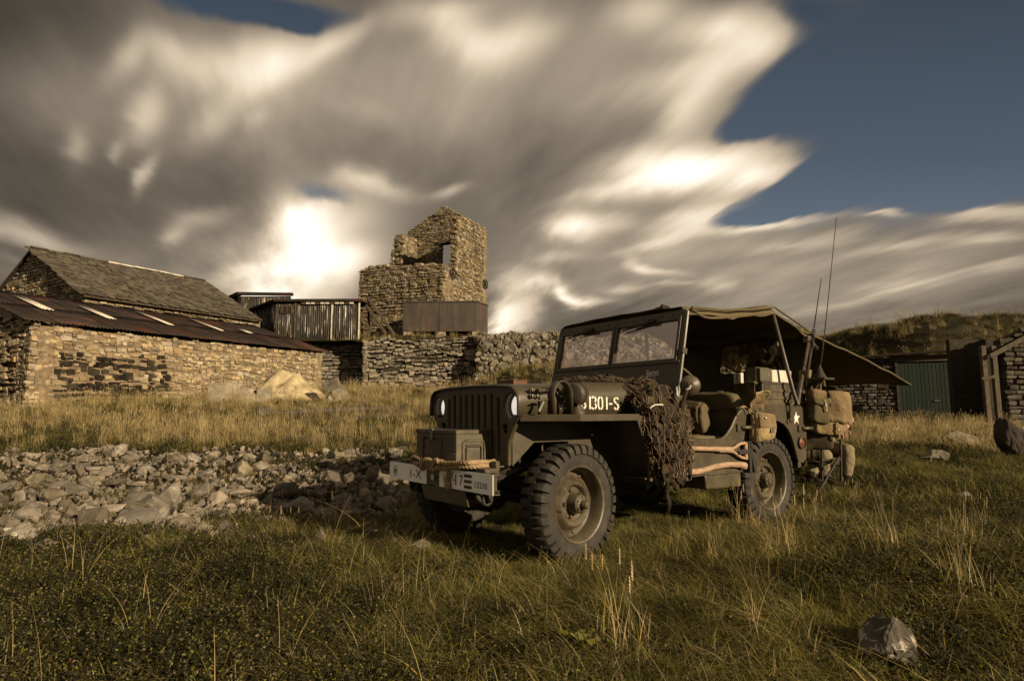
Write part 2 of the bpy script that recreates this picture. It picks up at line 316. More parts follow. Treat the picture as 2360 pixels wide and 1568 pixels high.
def tag(o, label=None, cat=None, group=None, kind=None):
    if label: o['label'] = label
    if cat: o['category'] = cat
    if group: o['group'] = group
    if kind: o['kind'] = kind
    return o
def thing(name, label, cat, loc=(0, 0, 0), group=None, frame=None, rotz=0.0):
    o = bpy.data.objects.new(name, None); C.objects.link(o); o.empty_display_size = .1
    M = Matrix.Translation(Vector(loc)) @ Matrix.Rotation(rotz, 4, 'Z')
    o.matrix_world = (frame @ M) if frame is not None else M
    return tag(o, label, cat, group)
def holed(outer, holes, lo, hi, axis='x', bevel=0.0, res=1):
    """plate with holes from 2D loops -> (verts, faces)"""
    cu_ = bpy.data.curves.new('tmp', 'CURVE'); cu_.dimensions = '2D'; cu_.fill_mode = 'BOTH'
    th = (hi-lo)/2; cu_.extrude = max(th-bevel, .0005); cu_.bevel_depth = bevel; cu_.bevel_resolution = res
    for lp in [outer]+holes:
        sp = cu_.splines.new('POLY'); sp.points.add(len(lp)-1); sp.use_cyclic_u = True
        for q, p in zip(sp.points, lp): q.co = (p[0], p[1], 0, 1)
    o = bpy.data.objects.new('tmp', cu_); C.objects.link(o)
    dg = bpy.context.evaluated_depsgraph_get(); me = bpy.data.meshes.new_from_object(o.evaluated_get(dg))
    mid = (lo+hi)/2
    mp = {'x': lambda v: (mid+v.z, v.x, v.y), 'y': lambda v: (v.x, mid+v.z, v.y), 'z': lambda v: (v.x, v.y, mid+v.z)}[axis]
    vs = [mp(v.co) for v in me.vertices]; fs = [tuple(p.vertices) for p in me.polygons]
    bpy.data.objects.remove(o); bpy.data.curves.remove(cu_); bpy.data.meshes.remove(me)
    return vs, fs
def circ(cx, cy, r, n=20, ry=None): return [(cx+r*math.cos(2*PI*i/n), cy+(ry or r)*math.sin(2*PI*i/n)) for i in range(n)]
def star2d(cx, cy, r, rot=PI/2):
    return [(cx+(r if i % 2 == 0 else r*.40)*math.cos(rot+PI*i/5), cy+(r if i % 2 == 0 else r*.40)*math.sin(rot+PI*i/5)) for i in range(10)]
def spline(pts, n=6):
    pts = [Vector(p) for p in pts]; out = []
    for i in range(len(pts)-1):
        p0, p1, p2, p3 = pts[max(i-1, 0)], pts[i], pts[i+1], pts[min(i+2, len(pts)-1)]
        for j in range(n):
            t = j/n; out.append(.5*((2*p1)+(p2-p0)*t+(2*p0-5*p1+4*p2-p3)*t*t+(3*p1-p0-3*p2+p3)*t**3))
    out.append(pts[-1]); return out
def clone(o, parent=None):
    c = o.copy(); C.objects.link(c)
    if parent is not None: c.parent = parent
    for ch in list(o.children): clone(ch, c)
    return c
def fbm(x, y, z=0.0, o=4): return mnoise.fractal(Vector((x, y, z)), 1.0, 2.0, o)
# ------------------------------------------------------------------ terrain
def sstep(a, b, x):
    t = min(max((x-a)/(b-a), 0.0), 1.0); return t*t*(3-2*t)
def gz0(X, Y):
    d = min(Y, 60)-6.5; q = .5*(d+math.sqrt(d*d+3.0))-.12
    q -= .5*max(0, min(Y, 60)-24.5)
    k = .092+(.024-.092)*sstep(2.0, 10.0, X-.12*max(0, Y-8))
    z = max(q, 0)*k
    z += 1.15*sstep(-3.0, 1.0, X)*(1-sstep(7, 11, X))*sstep(23.0, 28.0, Y)
    return z
def gz(X, Y):
    n = fbm(X*.45, Y*.45, 1.3, 4)*.10+fbm(X*1.7, Y*1.7, 5.0, 3)*.035
    k = 1-.85*math.exp(-(((X-.8)/1.7)**2+((Y-5.0)/1.5)**2))
    k *= .35+.65*sstep(2.2, 5.0, Y)
    # rubble spread lies a little proud, a low rise of turf at the right
    r = .30*math.exp(-(((X-2.2)/1.3)**2+((Y-3.0)/.9)**2))*.6
    return gz0(X, Y)+n*k+r
def G(px, py, lo=1.5, hi=60):
    """ground point seen at photograph pixel"""
    Y = lo
    while Y < hi:
        p = P(px, py, Y)
        if p.z <= gz(p.x, Y): break
        Y += .02+.01*Y
    a, b = max(Y-(.04+.02*Y), lo*.5), Y
    for _ in range(18):
        m = (a+b)/2; p = P(px, py, m)
        if p.z <= gz(p.x, m): b = m
        else: a = m
    p = P(px, py, b); return Vector((p.x, p.y, gz(p.x, p.y)))

def build_ground():
    ys = list(np.arange(-6, 1.2, .6))+list(np.arange(1.2, 9, .09))+list(np.arange(9, 32, .3))+list(np.geomspace(32, 1400, 26))
    ss = np.concatenate([-np.geomspace(1.0, 30, 12)[::-1], np.linspace(-.97, .97, 110), np.geomspace(1.0, 30, 12)])
    g = [[(s*max(abs(y), 3.0)*1.0, y, gz(s*max(abs(y), 3.0), y)) for s in ss] for y in ys]
    mb = MB(); mb.sheet(g)
    o = mb.build('ground', GROUNDM, smooth=60, fix=False); tag(o, kind='structure')
    return o
build_ground()

# ------------------------------------------------------------------ stone blocks
def stone_proto(seed, p=7.0, jit=.075):
    r = random.Random(seed); vs = []; idx = {}
    fs = []
    def vert(q):
        if q in idx: return idx[q]
        v = Vector(q); m = (abs(v.x)**p+abs(v.y)**p+abs(v.z)**p)**(1/p); v = v/m*.5
        v += Vector((r.uniform(-jit, jit), r.uniform(-jit, jit)*.8, r.uniform(-jit, jit)))
        vs.append(v); idx[q] = len(vs)-1; return idx[q]
    for ax in range(3):
        for sgn in (-1, 1):
            for i in (-1, 0):
                for j in (-1, 0):
                    q = []
                    for (a, b) in ((i, j), (i+1, j), (i+1, j+1), (i, j+1)):
                        c = [0, 0, 0]; c[ax] = sgn; c[(ax+1) % 3] = a; c[(ax+2) % 3] = b; q.append(vert(tuple(c)))
                    if sgn < 0: q.reverse()
                    fs.append(tuple(q))
    return vs, fs
PROTOS = [stone_proto(100+i) for i in range(12)]
_pm = {}
def proto_mesh(i, m, name):
    k = (i, m.name, name)
    if k not in _pm:
        me = bpy.data.meshes.new(name); me.from_pydata(PROTOS[i][0], [], PROTOS[i][1]); me.materials.append(m); _pm[k] = me
    return _pm[k]

def place_blocks(parent, blocks, m, name, nmax=300, stuff=None):
    """blocks: list of (centre, u, w, v, (su,sw,sv)) world; the nearest and largest become parts, the rest one joined part"""
    base = parent.matrix_world.translation.copy()
    blocks = sorted(blocks, key=lambda b: -(b[4][0]*b[4][2])/max(b[0].y, 1)**2)
    for i, (c, u, w, v, s) in enumerate(blocks[:nmax]):
        k = rng.randrange(12)
        o = bpy.data.objects.new(name, proto_mesh(k, m, name)); C.objects.link(o); o.parent = parent
        q = c-base
        o.matrix_local = Matrix(((u.x*s[0], w.x*s[1], v.x*s[2], q.x), (u.y*s[0], w.y*s[1], v.y*s[2], q.y), (u.z*s[0], w.z*s[1], v.z*s[2], q.z), (0, 0, 0, 1)))
    rest = blocks[nmax:]
    if rest:
        V = []; F = []; off = 0
        for (c, u, w, v, s) in rest:
            pv, pf = PROTOS[rng.randrange(12)]
            a = np.array(pv); Mx = np.array([[u.x*s[0], w.x*s[1], v.x*s[2]], [u.y*s[0], w.y*s[1], v.y*s[2]], [u.z*s[0], w.z*s[1], v.z*s[2]]])
            q = c-base; V.append(a @ Mx.T+np.array(q)); F += [tuple(i+off for i in f) for f in pf]; off += len(pv)
        me = bpy.data.meshes.new(stuff or name+'_work'); me.from_pydata(np.concatenate(V).tolist(), [], F); me.materials.append(m)
        o = bpy.data.objects.new(stuff or name+'_work', me); C.objects.link(o); o.parent = parent; o['kind'] = 'stuff'

def wall_cells(o, u, w, L, vb, vt, ch, cw, depth=.16, proud=.05, inside=None, gap=.025, wob=.05, big=.06, tilt=.05, rough=False):
    """courses of irregular stones on the plane through o spanned by u (along) and z, outward normal w"""
    o, u, w = Vector(o), Vector(u).normalized(), Vector(w).normalized(); out = []
    y = min(vb(0), vb(L/2), vb(L))-.05; top = max(vt(i*L/20) for i in range(21)); row = 0
    while y < top:
        h = rng.uniform(*ch); x = -rng.uniform(0, cw[0])
        while x < L:
            wd = rng.uniform(*cw)*(1+.3*rng.random()); hh = h*(rng.uniform(.55, 1.25) if rough else rng.uniform(.8, 1.12))
            if rng.random() < big: wd *= 1.5; hh *= 1.4
            wd = min(wd, L+.04-x) if x+wd > L else wd
            cxm = x+wd/2; cy = y+h/2+(rng.uniform(-.25, .25)*h if rough else 0)+fbm(cxm*.7, row*.37, 2.2, 2)*wob
            if rough and rng.random() < .05: x += wd*.6; continue
            if wd > .04 and -0.02 < cxm < L+.02 and vb(cxm)-h*.4 < cy < vt(cxm) and (inside is None or inside(cxm, cy)):
                a = rng.uniform(-tilt, tilt); zz = Vector((0, 0, 1)); uu = u*math.cos(a)+zz*math.sin(a); vv = -u*math.sin(a)+zz*math.cos(a)
                b = rng.uniform(-.12, .12); uu2 = (uu+w*b).normalized(); ww = (w-uu2*w.dot(uu2)).normalized()
                c = o+u*cxm+Vector((0, 0, cy))+w*(rng.uniform(-proud, proud*.5)-depth*.5+proud*.5)
                out.append((c, uu2, ww, vv, (max(wd-gap, .03)*1.04, depth, max(hh-gap, .03)*1.04)))
            x += wd
        y += h; row += 1
    return out
def core(mb, o, u, w, L, vb, vt, inset, n=14, back=.5):
    """solid wall body behind the stones"""
    o, u, w = Vector(o), Vector(u).normalized(), Vector(w).normalized(); g0 = []; g1 = []
    for i in range(n+1):
        x = L*i/n; a = o+u*x-w*inset; b = a-w*back
        g0.append((a+Vector((0, 0, vb(x)-.5)), a+Vector((0, 0, vt(x)-.04)))); g1.append((b+Vector((0, 0, vb(x)-.5)), b+Vector((0, 0, vt(x)-.04))))
    loop = [[g0[i][0], g0[i][1], g1[i][1], g1[i][0], g0[i][0]] for i in range(n+1)]
    mb.sheet(loop); mb.add([p for p in loop[0][:4]], [(0, 1, 2, 3)]); mb.add([p for p in loop[-1][:4]], [(3, 2, 1, 0)])
    return mb
def zline(o): return lambda x: 0

# ------------------------------------------------------------------ lean-to and barn (left)
D = Vector((.506, .863, 0)).normalized(); NB = Vector((-.863, .506, 0)).normalized()      # along the wall / towards the barn
A0 = P(75, 740, 18.0); EAVE = A0.z; A0.z = 0
LEN = 10.9; ZT = 5.06; WLT = 5.0
def build_leanto():
    t = thing('lean_to_shed', 'long low rubble stone lean-to under a rusty dark corrugated roof with pale sheets', 'shed', (A0.x, A0.y, gz(A0.x, A0.y)))
    base = t.matrix_world.translation
    vb = lambda x: gz(A0.x+D.x*x, A0.y+D.y*x)-.1
    vt = lambda x: EAVE-.06
    mb = MB(); core(mb, A0, D, -NB, LEN, vb, vt, .045, back=.4)
    vte = lambda x: EAVE-.06+(ZT-EAVE)*x/WLT
    vbe = lambda x: gz(A0.x+NB.x*x, A0.y+NB.y*x)-.1
    core(mb, A0+D*.09-(-NB)*0, NB, -D, WLT, vbe, vte, .09, back=.4)
    A1 = A0+D*LEN
    core(mb, A1-D*.4, NB, -D, WLT, lambda x: gz(A1.x, A1.y)-.1, vte, .0, back=.4)
    mb.build('wall_core', MORTAR, t, origin=base)
    # repaired patch of pale loose stone and the dark hollow round it
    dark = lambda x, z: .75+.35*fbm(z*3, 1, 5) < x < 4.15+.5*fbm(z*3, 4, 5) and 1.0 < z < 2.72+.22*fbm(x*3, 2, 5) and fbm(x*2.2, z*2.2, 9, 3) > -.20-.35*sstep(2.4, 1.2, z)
    bl = wall_cells(A0, D, -NB, LEN, vb, vt, (.07, .16), (.08, .25), depth=.16, proud=.035, wob=.16, gap=.012, big=.12, tilt=.15, rough=True)
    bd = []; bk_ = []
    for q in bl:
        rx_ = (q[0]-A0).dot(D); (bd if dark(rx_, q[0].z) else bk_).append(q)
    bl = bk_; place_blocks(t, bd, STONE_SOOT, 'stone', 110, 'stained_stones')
    bl += wall_cells(A0, NB, -D, WLT, vbe, vte, (.08, .19), (.12, .36), depth=.17, proud=.04, wob=.14, gap=.016, tilt=.18, rough=True)
    place_blocks(t, bl, STONE_LIM, 'stone', 190, 'stone_courses')
    # corrugated roof sheets, two rows, the pitch runs from the barn wall down to the eave
    ns = 14; wsh = (LEN+.5)/ns; slope = (Vector((0, 0, EAVE))-(NB*WLT+Vector((0, 0, ZT))))
    sheet_mesh = {}
    def sheet_obj(i, r0, r1, m, lift=0.0):
        g = []; nc = 20
        for a in range(nc+1):
            x = i*wsh-.25+wsh*a/nc*1.02; h = .022*math.sin(2*PI*a/nc*7)+lift
            row_ = []
            for b in range(4):
                f = r0+(r1-r0)*b/3; p = A0+D*x+NB*(WLT*(1-f)-.22*f)+Vector((0, 0, ZT+(EAVE-ZT)*(1.044*f)+.05+h+.01*fbm(x*2, f*5, 3)))
                row_.append(p)
            g.append(row_)
        MB().sheet(g).build('roof_sheet', m, t, origin=base, smooth=50, solid=.006)
    lights = {3: (.33, .82), 5: (.40, .86), 8: (.30, .78), 10: (.28, .70), 12: (.36, .5)}
    for i in range(ns):
        sheet_obj(i, -.02, .52, TINR, .012 if i % 2 else .0); sheet_obj(i, .5, 1.0, TINR, .03 if i % 2 else .018)
    # pale rooflight strips
    for i, x0, a, b, w_ in ((0, .95, .22, .62, .34), (0, 2.75, .28, .68, .30), (0, 5.0, .20, .64, .22), (0, 7.2, .2, .62, .16), (0, 8.7, .42, .56, .25)):
        g = []
        for k in range(9):
            x = x0+w_*k/8; h = .02*math.sin(2*PI*k/8*3)
            g.append([A0+D*x+NB*(WLT*(1-f)-.22*f)+Vector((0, 0, ZT+(EAVE-ZT)*1.044*f+.125+h)) for f in (a, (a+b)/2, b)])
        MB().sheet(g).build('rooflight', TINW, t, origin=base, smooth=50, solid=.006)
    return t
build_leanto()

B0 = A0+NB*WLT+D*3.65
def build_barn():
    ze, zr, w2, L = 5.42, 7.72, 4.4, 7.6
    t = thing('stone_barn', 'stone barn with a steep mossy stone-slate roof behind the lean-to', 'barn', (B0.x, B0.y, gz(B0.x, B0.y)))
    base = t.matrix_world.translation
    vb = lambda x: 3.6
    mb = MB(); core(mb, B0, D, -NB, L, vb, lambda x: ze, .08, back=.4)
    vg = lambda x: ze+(zr-ze)*(1-abs(x-w2)/w2)-.05
    core(mb, B0, NB, -D, 2*w2, vb, vg, .08, n=40, back=.4)
    core(mb, B0+D*L, NB, -D, 2*w2, vb, vg, 0, n=40, back=.3)
    mb.build('wall_core', MORTAR, t, origin=base)
    bl = wall_cells(B0, D, -NB, L, vb, lambda x: ze, (.09, .14), (.14, .34), depth=.15, proud=.03)
    bl += wall_cells(B0, NB, -D, 2*w2, vb, vg, (.08, .17), (.12, .34), depth=.15, proud=.035)
    place_blocks(t, bl, STONE_LIM, 'stone', 280, 'stone_courses')
    # roof: battens body and courses of graded stone slates
    up = (NB*w2+Vector((0, 0, zr-ze))); sl_ = up.length; up.normalize(); nrm = D.cross(up); nrm = nrm if nrm.z > 0 else -nrm
    up2 = (-NB*w2+Vector((0, 0, zr-ze))).normalized(); nrm2 = D.cross(up2); nrm2 = nrm2 if nrm2.z > 0 else -nrm2
    rb = MB(); e0 = B0-D*.12-up*.25+Vector((0, 0, ze))+nrm*.02; e1 = e0+D*(L+.3)
    top = sl_+.25
    rb.sheet([[e0, e0+up*top], [e1, e1+up*top]])
    f0 = B0+NB*2*w2-D*.12-up2*.25+Vector((0, 0, ze))+nrm2*.02; f1 = f0+D*(L+.3)
    rb.sheet([[f0, f0+up2*top], [f1, f1+up2*top]])
    rb.build('roof', ODD if False else TIMBER, t, origin=base, solid=.06)
    sls = []; y = 0.0; r_ = 0
    while y < top:
        hgt = .42-.24*y/top; x = -.08-rng.uniform(0, .2)
        while x < L+.32:
            wd = rng.uniform(.24, .52)*(1-.3*y/top); wd = min(wd, L+.36-x)
            if wd > .08:
                a = R(4.5)+rng.uniform(-.015, .02); uu = D; vv = (up*math.cos(a)-nrm*math.sin(a)).normalized(); vv = (up*math.cos(a)+nrm*(-math.sin(a))).normalized()
                ww = uu.cross(vv); ww = ww if ww.dot(nrm) > 0 else -ww
                tl = rng.uniform(-.02, .02); uu2 = (uu+vv*tl).normalized()
                c = e0+D*(x+wd/2)+up*(y+hgt*.62+rng.uniform(-.02, .02))+nrm*(.075+rng.uniform(-.008, .012))
                sls.append((c, uu2, ww, vv, (wd-.008, .04, hgt*1.45)))
            x += wd
        y += hgt; r_ += 1
    place_blocks(t, sls, SLATE, 'slate', 300, 'slate_courses')
    for i in range(13):   # ridge tiles
        p = B0+NB*w2+D*(-.1+L*i/12.6)+Vector((0, 0, zr+.07+rng.uniform(-.015, .015))); w_ = L/12.8
        mb = MB(); g = []
        for a in range(7):
            an = R(-62+124*a/6); g.append([p+NB*(-.17*math.sin(an))+Vector((0, 0, .14*math.cos(an)-.05)), p+D*w_+NB*(-.17*math.sin(an))+Vector((0, 0, .14*math.cos(an)-.05))])
        mb.sheet(g).build('ridge_tile', TINW if 4 < i < 11 else SLATE, t, origin=base, smooth=60, solid=.03)
    return t
build_barn()

# ------------------------------------------------------------------ terrace behind the retaining wall
YW = 30.0
def terr(X, Y): return 4.42+.165*min(max(Y-30, 0), 7.2)+fbm(X*.3, Y*.3, 9, 3)*.12
def build_terrace():
    g = []
    for Y in list(np.arange(30.0, 38, .4))+[39, 41, 44, 50, 60, 75]:
        row = []
        for X in np.arange(-22, 13.1, .5):
            yy = Y
            if Y < 30.4: yy = 30.15 if -8.0 < X < -1.4 else (31.35 if X <= -8.0 else 29.2)
            z = terr(X, Y)-.10
            z -= max(0, Y-38)*.12+1.6*sstep(7.5, 12.5, X)
            row.append((X, yy, z))
        g.append(row)
    o = MB().sheet(g).build('terrace_ground', GROUNDM, smooth=60, fix=False); tag(o, kind='structure'); return o
build_terrace()
def wx(px, Y): return (px-1179.5)/FPX*Y*1.0
def build_retaining():
    t = thing('retaining_wall', 'tall grey dry-stone retaining wall below the ruined tower', 'wall', (P(970, 900, YW).x, YW, 1.9))
    base = t.matrix_world.translation
    x0, x1 = P(838, 800, YW).x, P(1108, 800, YW).x; L = x1-x0
    o = Vector((x0, YW, 0)); u = Vector((1, 0, 0)); w = Vector((0, -1, 0))
    vt = lambda x: 4.40+.22*fbm(x*1.3, 0, 4)+.10*x/L
    vb = lambda x: gz(x0+x, YW)-.5
    mb = MB(); core(mb, o, u, w, L, vb, vt, .1, back=.8)
    bl = wall_cells(o, u, w, L, vb, vt, (.09, .21), (.11, .36), depth=.22, proud=.09, wob=.2, gap=.03, tilt=.2, big=.14, rough=True)
    # return face of the projecting block
    bl += wall_cells(o+Vector((0, 1.3, 0)), (0, -1, 0), (-1, 0, 0), 1.3, lambda x: vb(0), lambda x: vt(0), (.13, .24), (.2, .4), depth=.2)
    bl += wall_cells(o+Vector((L, 0, 0)), (0, 1, 0), (1, 0, 0), 1.0, lambda x: vb(0), lambda x: vt(L), (.13, .24), (.2, .4), depth=.2)
    mb.build('wall_core', MORTARD, t, origin=base)
    place_blocks(t, bl, STONE_DRY, 'stone', 300, 'stone_courses')
    t2 = thing('retaining_wall', 'set-back dry-stone wall carrying the corrugated sheds, crossed by a slanting shadow', 'wall', (P(780, 900, 31.3).x, 31.3, 2.0))
    base = t2.matrix_world.translation
    xa = P(675, 800, 31.3).x; L2 = x0-xa+.2; o = Vector((xa, 31.3, 0))
    vt2 = lambda x: 4.50+.08*fbm(x*1.3, 3, 4); vb2 = lambda x: gz(xa+x, 31)-.4
    mb = MB(); core(mb, o, u, w, L2, vb2, vt2, .1, back=.6); mb.build('wall_core', MORTARD, t2, origin=base)
    bl = wall_cells(o, u, w, L2, vb2, vt2, (.12, .22), (.18, .42), depth=.2, proud=.06, wob=.08, gap=.03)
    place_blocks(t2, bl, STONE_DRY, 'stone', 200, 'stone_courses')
build_retaining()

# ------------------------------------------------------------------ rubble bank to the right of the wall
def build_bank():
    X0 = P(1100, 800, 29.5).x; X1 = 10.5; g = []; pts = []
    def surf(f, x):
        y = 29.6-1.2*sstep(X0, X1, x)-1.5*(1-f)*1.0; zb = gz0(x, 27.5)-.35; zt = 4.62+.16*fbm(x*.8, 2, 1)-1.3*sstep(6.5, 10.5, x)
        return Vector((x, y+.15*fbm(x*1.1, f*4, 3), zb+(zt-zb)*f))
    for i in range(60):
        x = X0+(X1-X0)*i/59; g.append([surf(j/13, x) for j in range(14)]+[surf(1, x)+Vector((0, 1.5, .05))])
    o = MB().sheet(g).build('earth_bank', GROUNDM, smooth=60, fix=False); tag(o, kind='structure')
    t = thing('rubble_bank', 'rough rubble facing of the earth bank beside the windscreen', 'rubble', (2, 29, 2.4))
    bl = []
    for k in range(1900):
        x = rng.uniform(X0, X1); f = rng.uniform(.12, .99); p = surf(f, x)
        s = rng.uniform(.07, .24)*(1.3 if rng.random() < .15 else .8)
        e = Euler((rng.uniform(-.6, .6), rng.uniform(-.6, .6), rng.uniform(-.7, .7))).to_matrix()
        bl.append((p+Vector((0, -.03, 0)), e.col[0].copy(), e.col[1].copy(), e.col[2].copy(), (s*1.5, s, s)))
    place_blocks(t, bl, STONE_BK, 'stone', 250, 'loose_stones')
build_bank()

# ------------------------------------------------------------------ ruined tower
def build_tower():
    c0 = Vector((P(1020, 700, 37).x, 37, 0)); lf = Vector((-.92, .39, 0)).normalized(); bk = Vector((.39, .92, 0)).normalized()
    W_ = 6.06; zb = 5.2; ZF = 9.75
    t = thing('ruined_tower', 'roofless ruined stone tower with a broken gable standing above the tank', 'tower', (c0.x, c0.y, zb))
    base = t.matrix_world.translation; nf = -bk; nr = -lf
    bl = []; mb = MB()
    # front block, solid up to ZF
    fr_top = lambda x: ZF+.10*fbm(x*1.5, 1, 2)+.42*x/W_-.35*sstep(W_-.9, W_, x)
    arch = lambda x, z: not (3.05 < x < 3.95 and z < 6.35+.0 and z < 6.0+math.sqrt(max(0, .45**2-(x-3.5)**2)))
    core(mb, c0, lf, nf, W_, lambda x: zb, fr_top, .16, back=1.2)
    bl += wall_cells(c0, lf, nf, W_, lambda x: zb, fr_top, (.10, .20), (.16, .46), depth=.24, proud=.07, inside=arch, wob=.06, gap=.03)
    # right face with the ragged broken edge of the upper wall
    def r_edge(z): return .0 if z < ZF-.05 else (1.70+.38*(z-ZF)/3.4+.30*fbm(z*1.7, 5, 5))
    ins = lambda x, z: x > r_edge(z) and not (4.25 < x < 4.75 and 9.25 < z < 9.95)
    rt = lambda x: 13.30+.05*x+.10*fbm(x*2, 2, 2) if x > 1.45 else ZF
    core(mb, c0, bk, nr, W_, lambda x: zb, lambda x: ZF, .16, n=10, back=.75)
    core(mb, c0+bk*2.0, bk, nr, W_-2.0, lambda x: zb, lambda x: rt(x+2.0), .16, n=30, back=.36)
    bl += wall_cells(c0, bk, nr, W_, lambda x: zb, rt, (.09, .16), (.14, .38), depth=.24, proud=.05, inside=ins, gap=.025)
    # broken end of the right wall, seen edge on
    for z in np.arange(ZF, 13.2, .17):
        for k in range(2):
            x = r_edge(z)+rng.uniform(-.12, .12); s = rng.uniform(.22, .36)
            bl.append((c0+bk*x+lf*(.10+.24*k)+Vector((0, 0, z)), lf, nf, Vector((0, 0, 1)), (s*.9, s*1.2, .17)))
    # back gable wall, window opening
    b0 = c0+bk*(W_-.7)
    gt = lambda x: 13.5+1.85*max(0, 1-abs(x-3.0)/3.0)*1.0+(.25 if x > 3.2 else 0)*sstep(3, 5, x)+.10*fbm(x*2, 7, 3)
    win = lambda x, z: not (1.95 < x < 3.32 and z < 12.62)
    bl += wall_cells(b0, lf, nf, W_, lambda x: 8.8, gt, (.09, .16), (.14, .38), depth=.24, proud=.04, inside=win, gap=.02)
    core(mb, b0, lf, nf, 1.95, lambda x: zb, gt, .14, n=16, back=.5)
    core(mb, b0+lf*3.38, lf, nf, W_-3.38, lambda x: zb, lambda x: gt(x+3.38), .14, n=16, back=.5)
    core(mb, b0+lf*1.90, lf, nf, 1.5, lambda x: 13.2, lambda x: gt(x+1.9), .14, n=8, back=.5)
    # left wall stump: inner face towards the right, ragged front end
    l_edge = lambda z: 3.35+.40*(z-ZF)/2.6+.22*fbm(z*1.9, 8, 1)
    lt = lambda x: 13.15+.12*fbm(x*2, 3, 8)-(.25 if x < 3.7 else 0)
    li = c0+lf*(W_-.92)
    core(mb, li+bk*3.7, bk, nr, W_-3.8, lambda x: zb, lambda x: lt(x+3.7), .14, n=14, back=.6)
    bl += wall_cells(li, bk, nr, W_-.7, lambda x: ZF-.3, lt, (.09, .16), (.14, .38), depth=.24, proud=.04, inside=lambda x, z: x > l_edge(z), gap=.02)
    for z in np.arange(ZF-.2, 12.9, .15):
        for k in range(3):
            x = l_edge(z)+rng.uniform(-.15, .12); s = rng.uniform(.24, .42)
            bl.append((li+bk*x+lf*(.1+.30*k)+Vector((0, 0, z)), lf, nf, Vector((0, 0, 1)), (s*.9, s*1.2, .17)))
    # loose top courses
    for k in range(46):
        x = rng.uniform(.2, W_-.2); bl.append((c0+lf*x-nf*rng.uniform(.2, 1.0)+Vector((0, 0, fr_top(x)+rng.uniform(-.05, .05))), lf, nf, Vector((0, 0, 1)), (rng.uniform(.2, .4), .3, rng.uniform(.1, .2))))
    # voussoirs over the small arch
    for k in range(11):
        a = R(8+16.4*k); dv = lf*math.cos(a)+Vector((0, 0, math.sin(a))); du = -lf*math.sin(a)+Vector((0, 0, math.cos(a)))
        bl.append((c0+lf*3.5+Vector((0, 0, 6.0))+dv*.68-nf*.06, du, nf, dv, (.16, .3, .42)))
    mb.build('wall_core', MORTARD if False else MORTAR, t, origin=base)
    place_blocks(t, bl, STONE_TOW, 'stone', 300, 'stone_courses')
    MB().box((0, 0, 0), (1.7, .5, .24), M=Matrix.Translation(b0+lf*2.5-nf*.10+Vector((0, 0, 12.74))-base) @ Matrix.Rotation(math.atan2(lf.y, lf.x), 4, 'Z')).build('lintel', TIMBER, t, bevel=.02)
    for (tt, z) in ((1.05, 9.35), (5.65, 9.55)):     # iron tie plates
        p = c0+bk*tt+nr*.10+Vector((0, 0, z))-base; m_ = MB()
        m_.lathe([(.34, 0), (.34, .05), (.28, .05), (.28, 0)], p, nr, 24, closed=True)
        for k in range(3):
            a = PI*k/3; d_ = bk*math.cos(a)+Vector((0, 0, math.sin(a))); m_.bar(p-d_*.3+nr*.025, p+d_*.3+nr*.025, .06, .04)
        m_.build('tie_plate', DARK, t)
    return t
build_tower()

# ------------------------------------------------------------------ tank, trestle, sheds
def build_tank():
    Y = 35.5; a = P(928, 695, Y); b = P(1099, 695, Y); zt = a.z; zb = P(1099, 763, Y).z; s = Vector((.39, .92, 0)).normalized()*1.45
    t = thing('rusty_tank', 'big rust-brown steel water tank with a sunlit end on stone piers', 'tank', (b.x, b.y, zb))
    base = Vector((b.x, b.y, zb)); L = b.x-a.x; h = zt-zb
    q = [Vector((-L, 0, 0)), Vector((0, 0, 0)), s, s+Vector((-L, 0, 0))]
    m = MB(); m.add(q+[p+Vector((0, 0, h)) for p in q], [(3, 2, 1, 0), (4, 5, 6, 7), (0, 1, 5, 4), (1, 2, 6, 5), (2, 3, 7, 6), (3, 0, 4, 7)])
    m.build('tank_shell', TANK, t, bevel=.03)
    for f in (.5,): MB().box((-L*f, -.015, h/2), (.05, .03, h-.02)).build('seam_strip', TANK, t)
    m = MB()
    for (p0, p1) in ((q[0], q[1]), (q[1], q[2])): m.bar(p0+Vector((0, -.02, h)), p1+Vector((0.02, -.02, h)), .07, .06)
    m.build('rim', TANK, t)
    for f in (.98, .52, .06):
        for g in (.15, .85):
            MB().box(s*g+Vector((-L*f+.1, 0, -.24)), (.45, .4, .46)).build('pier', STONE_DRY, t, bevel=.03)
build_tank()
def build_trestle():
    Y = 35.2; t = thing('timber_trestle', 'weathered timber trestle with two slanting beams against the tower foot', 'trestle', P(850, 770, Y))
    base = t.matrix_world.translation
    def q(px, py, dy=0): return P(px, py, Y+dy)-base
    for (a, b, dy, w_) in (((827, 690), (827, 775), 0, .09), ((849, 688), (850, 775), 0, .12), ((833, 716), (834, 770), .9, .10)):
        MB().bar(q(*a, dy), q(*b, dy), w_).build('post', TIMBER, t)
    for (a, b, w_) in (((834, 689), (889, 769), .16), ((846, 684), (909, 771), .16)): MB().bar(q(*a, -.15), q(*b, -.5), w_, .12).build('slanting_beam', TIMBER, t)
    for (a, b) in (((826, 702), (851, 706)), ((828, 735), (852, 740)), ((828, 752), (852, 756)), ((855, 718), (878, 725))): MB().bar(q(*a, -.06), q(*b, -.06), .07, .09).build('rail', TIMBER, t)
build_trestle()
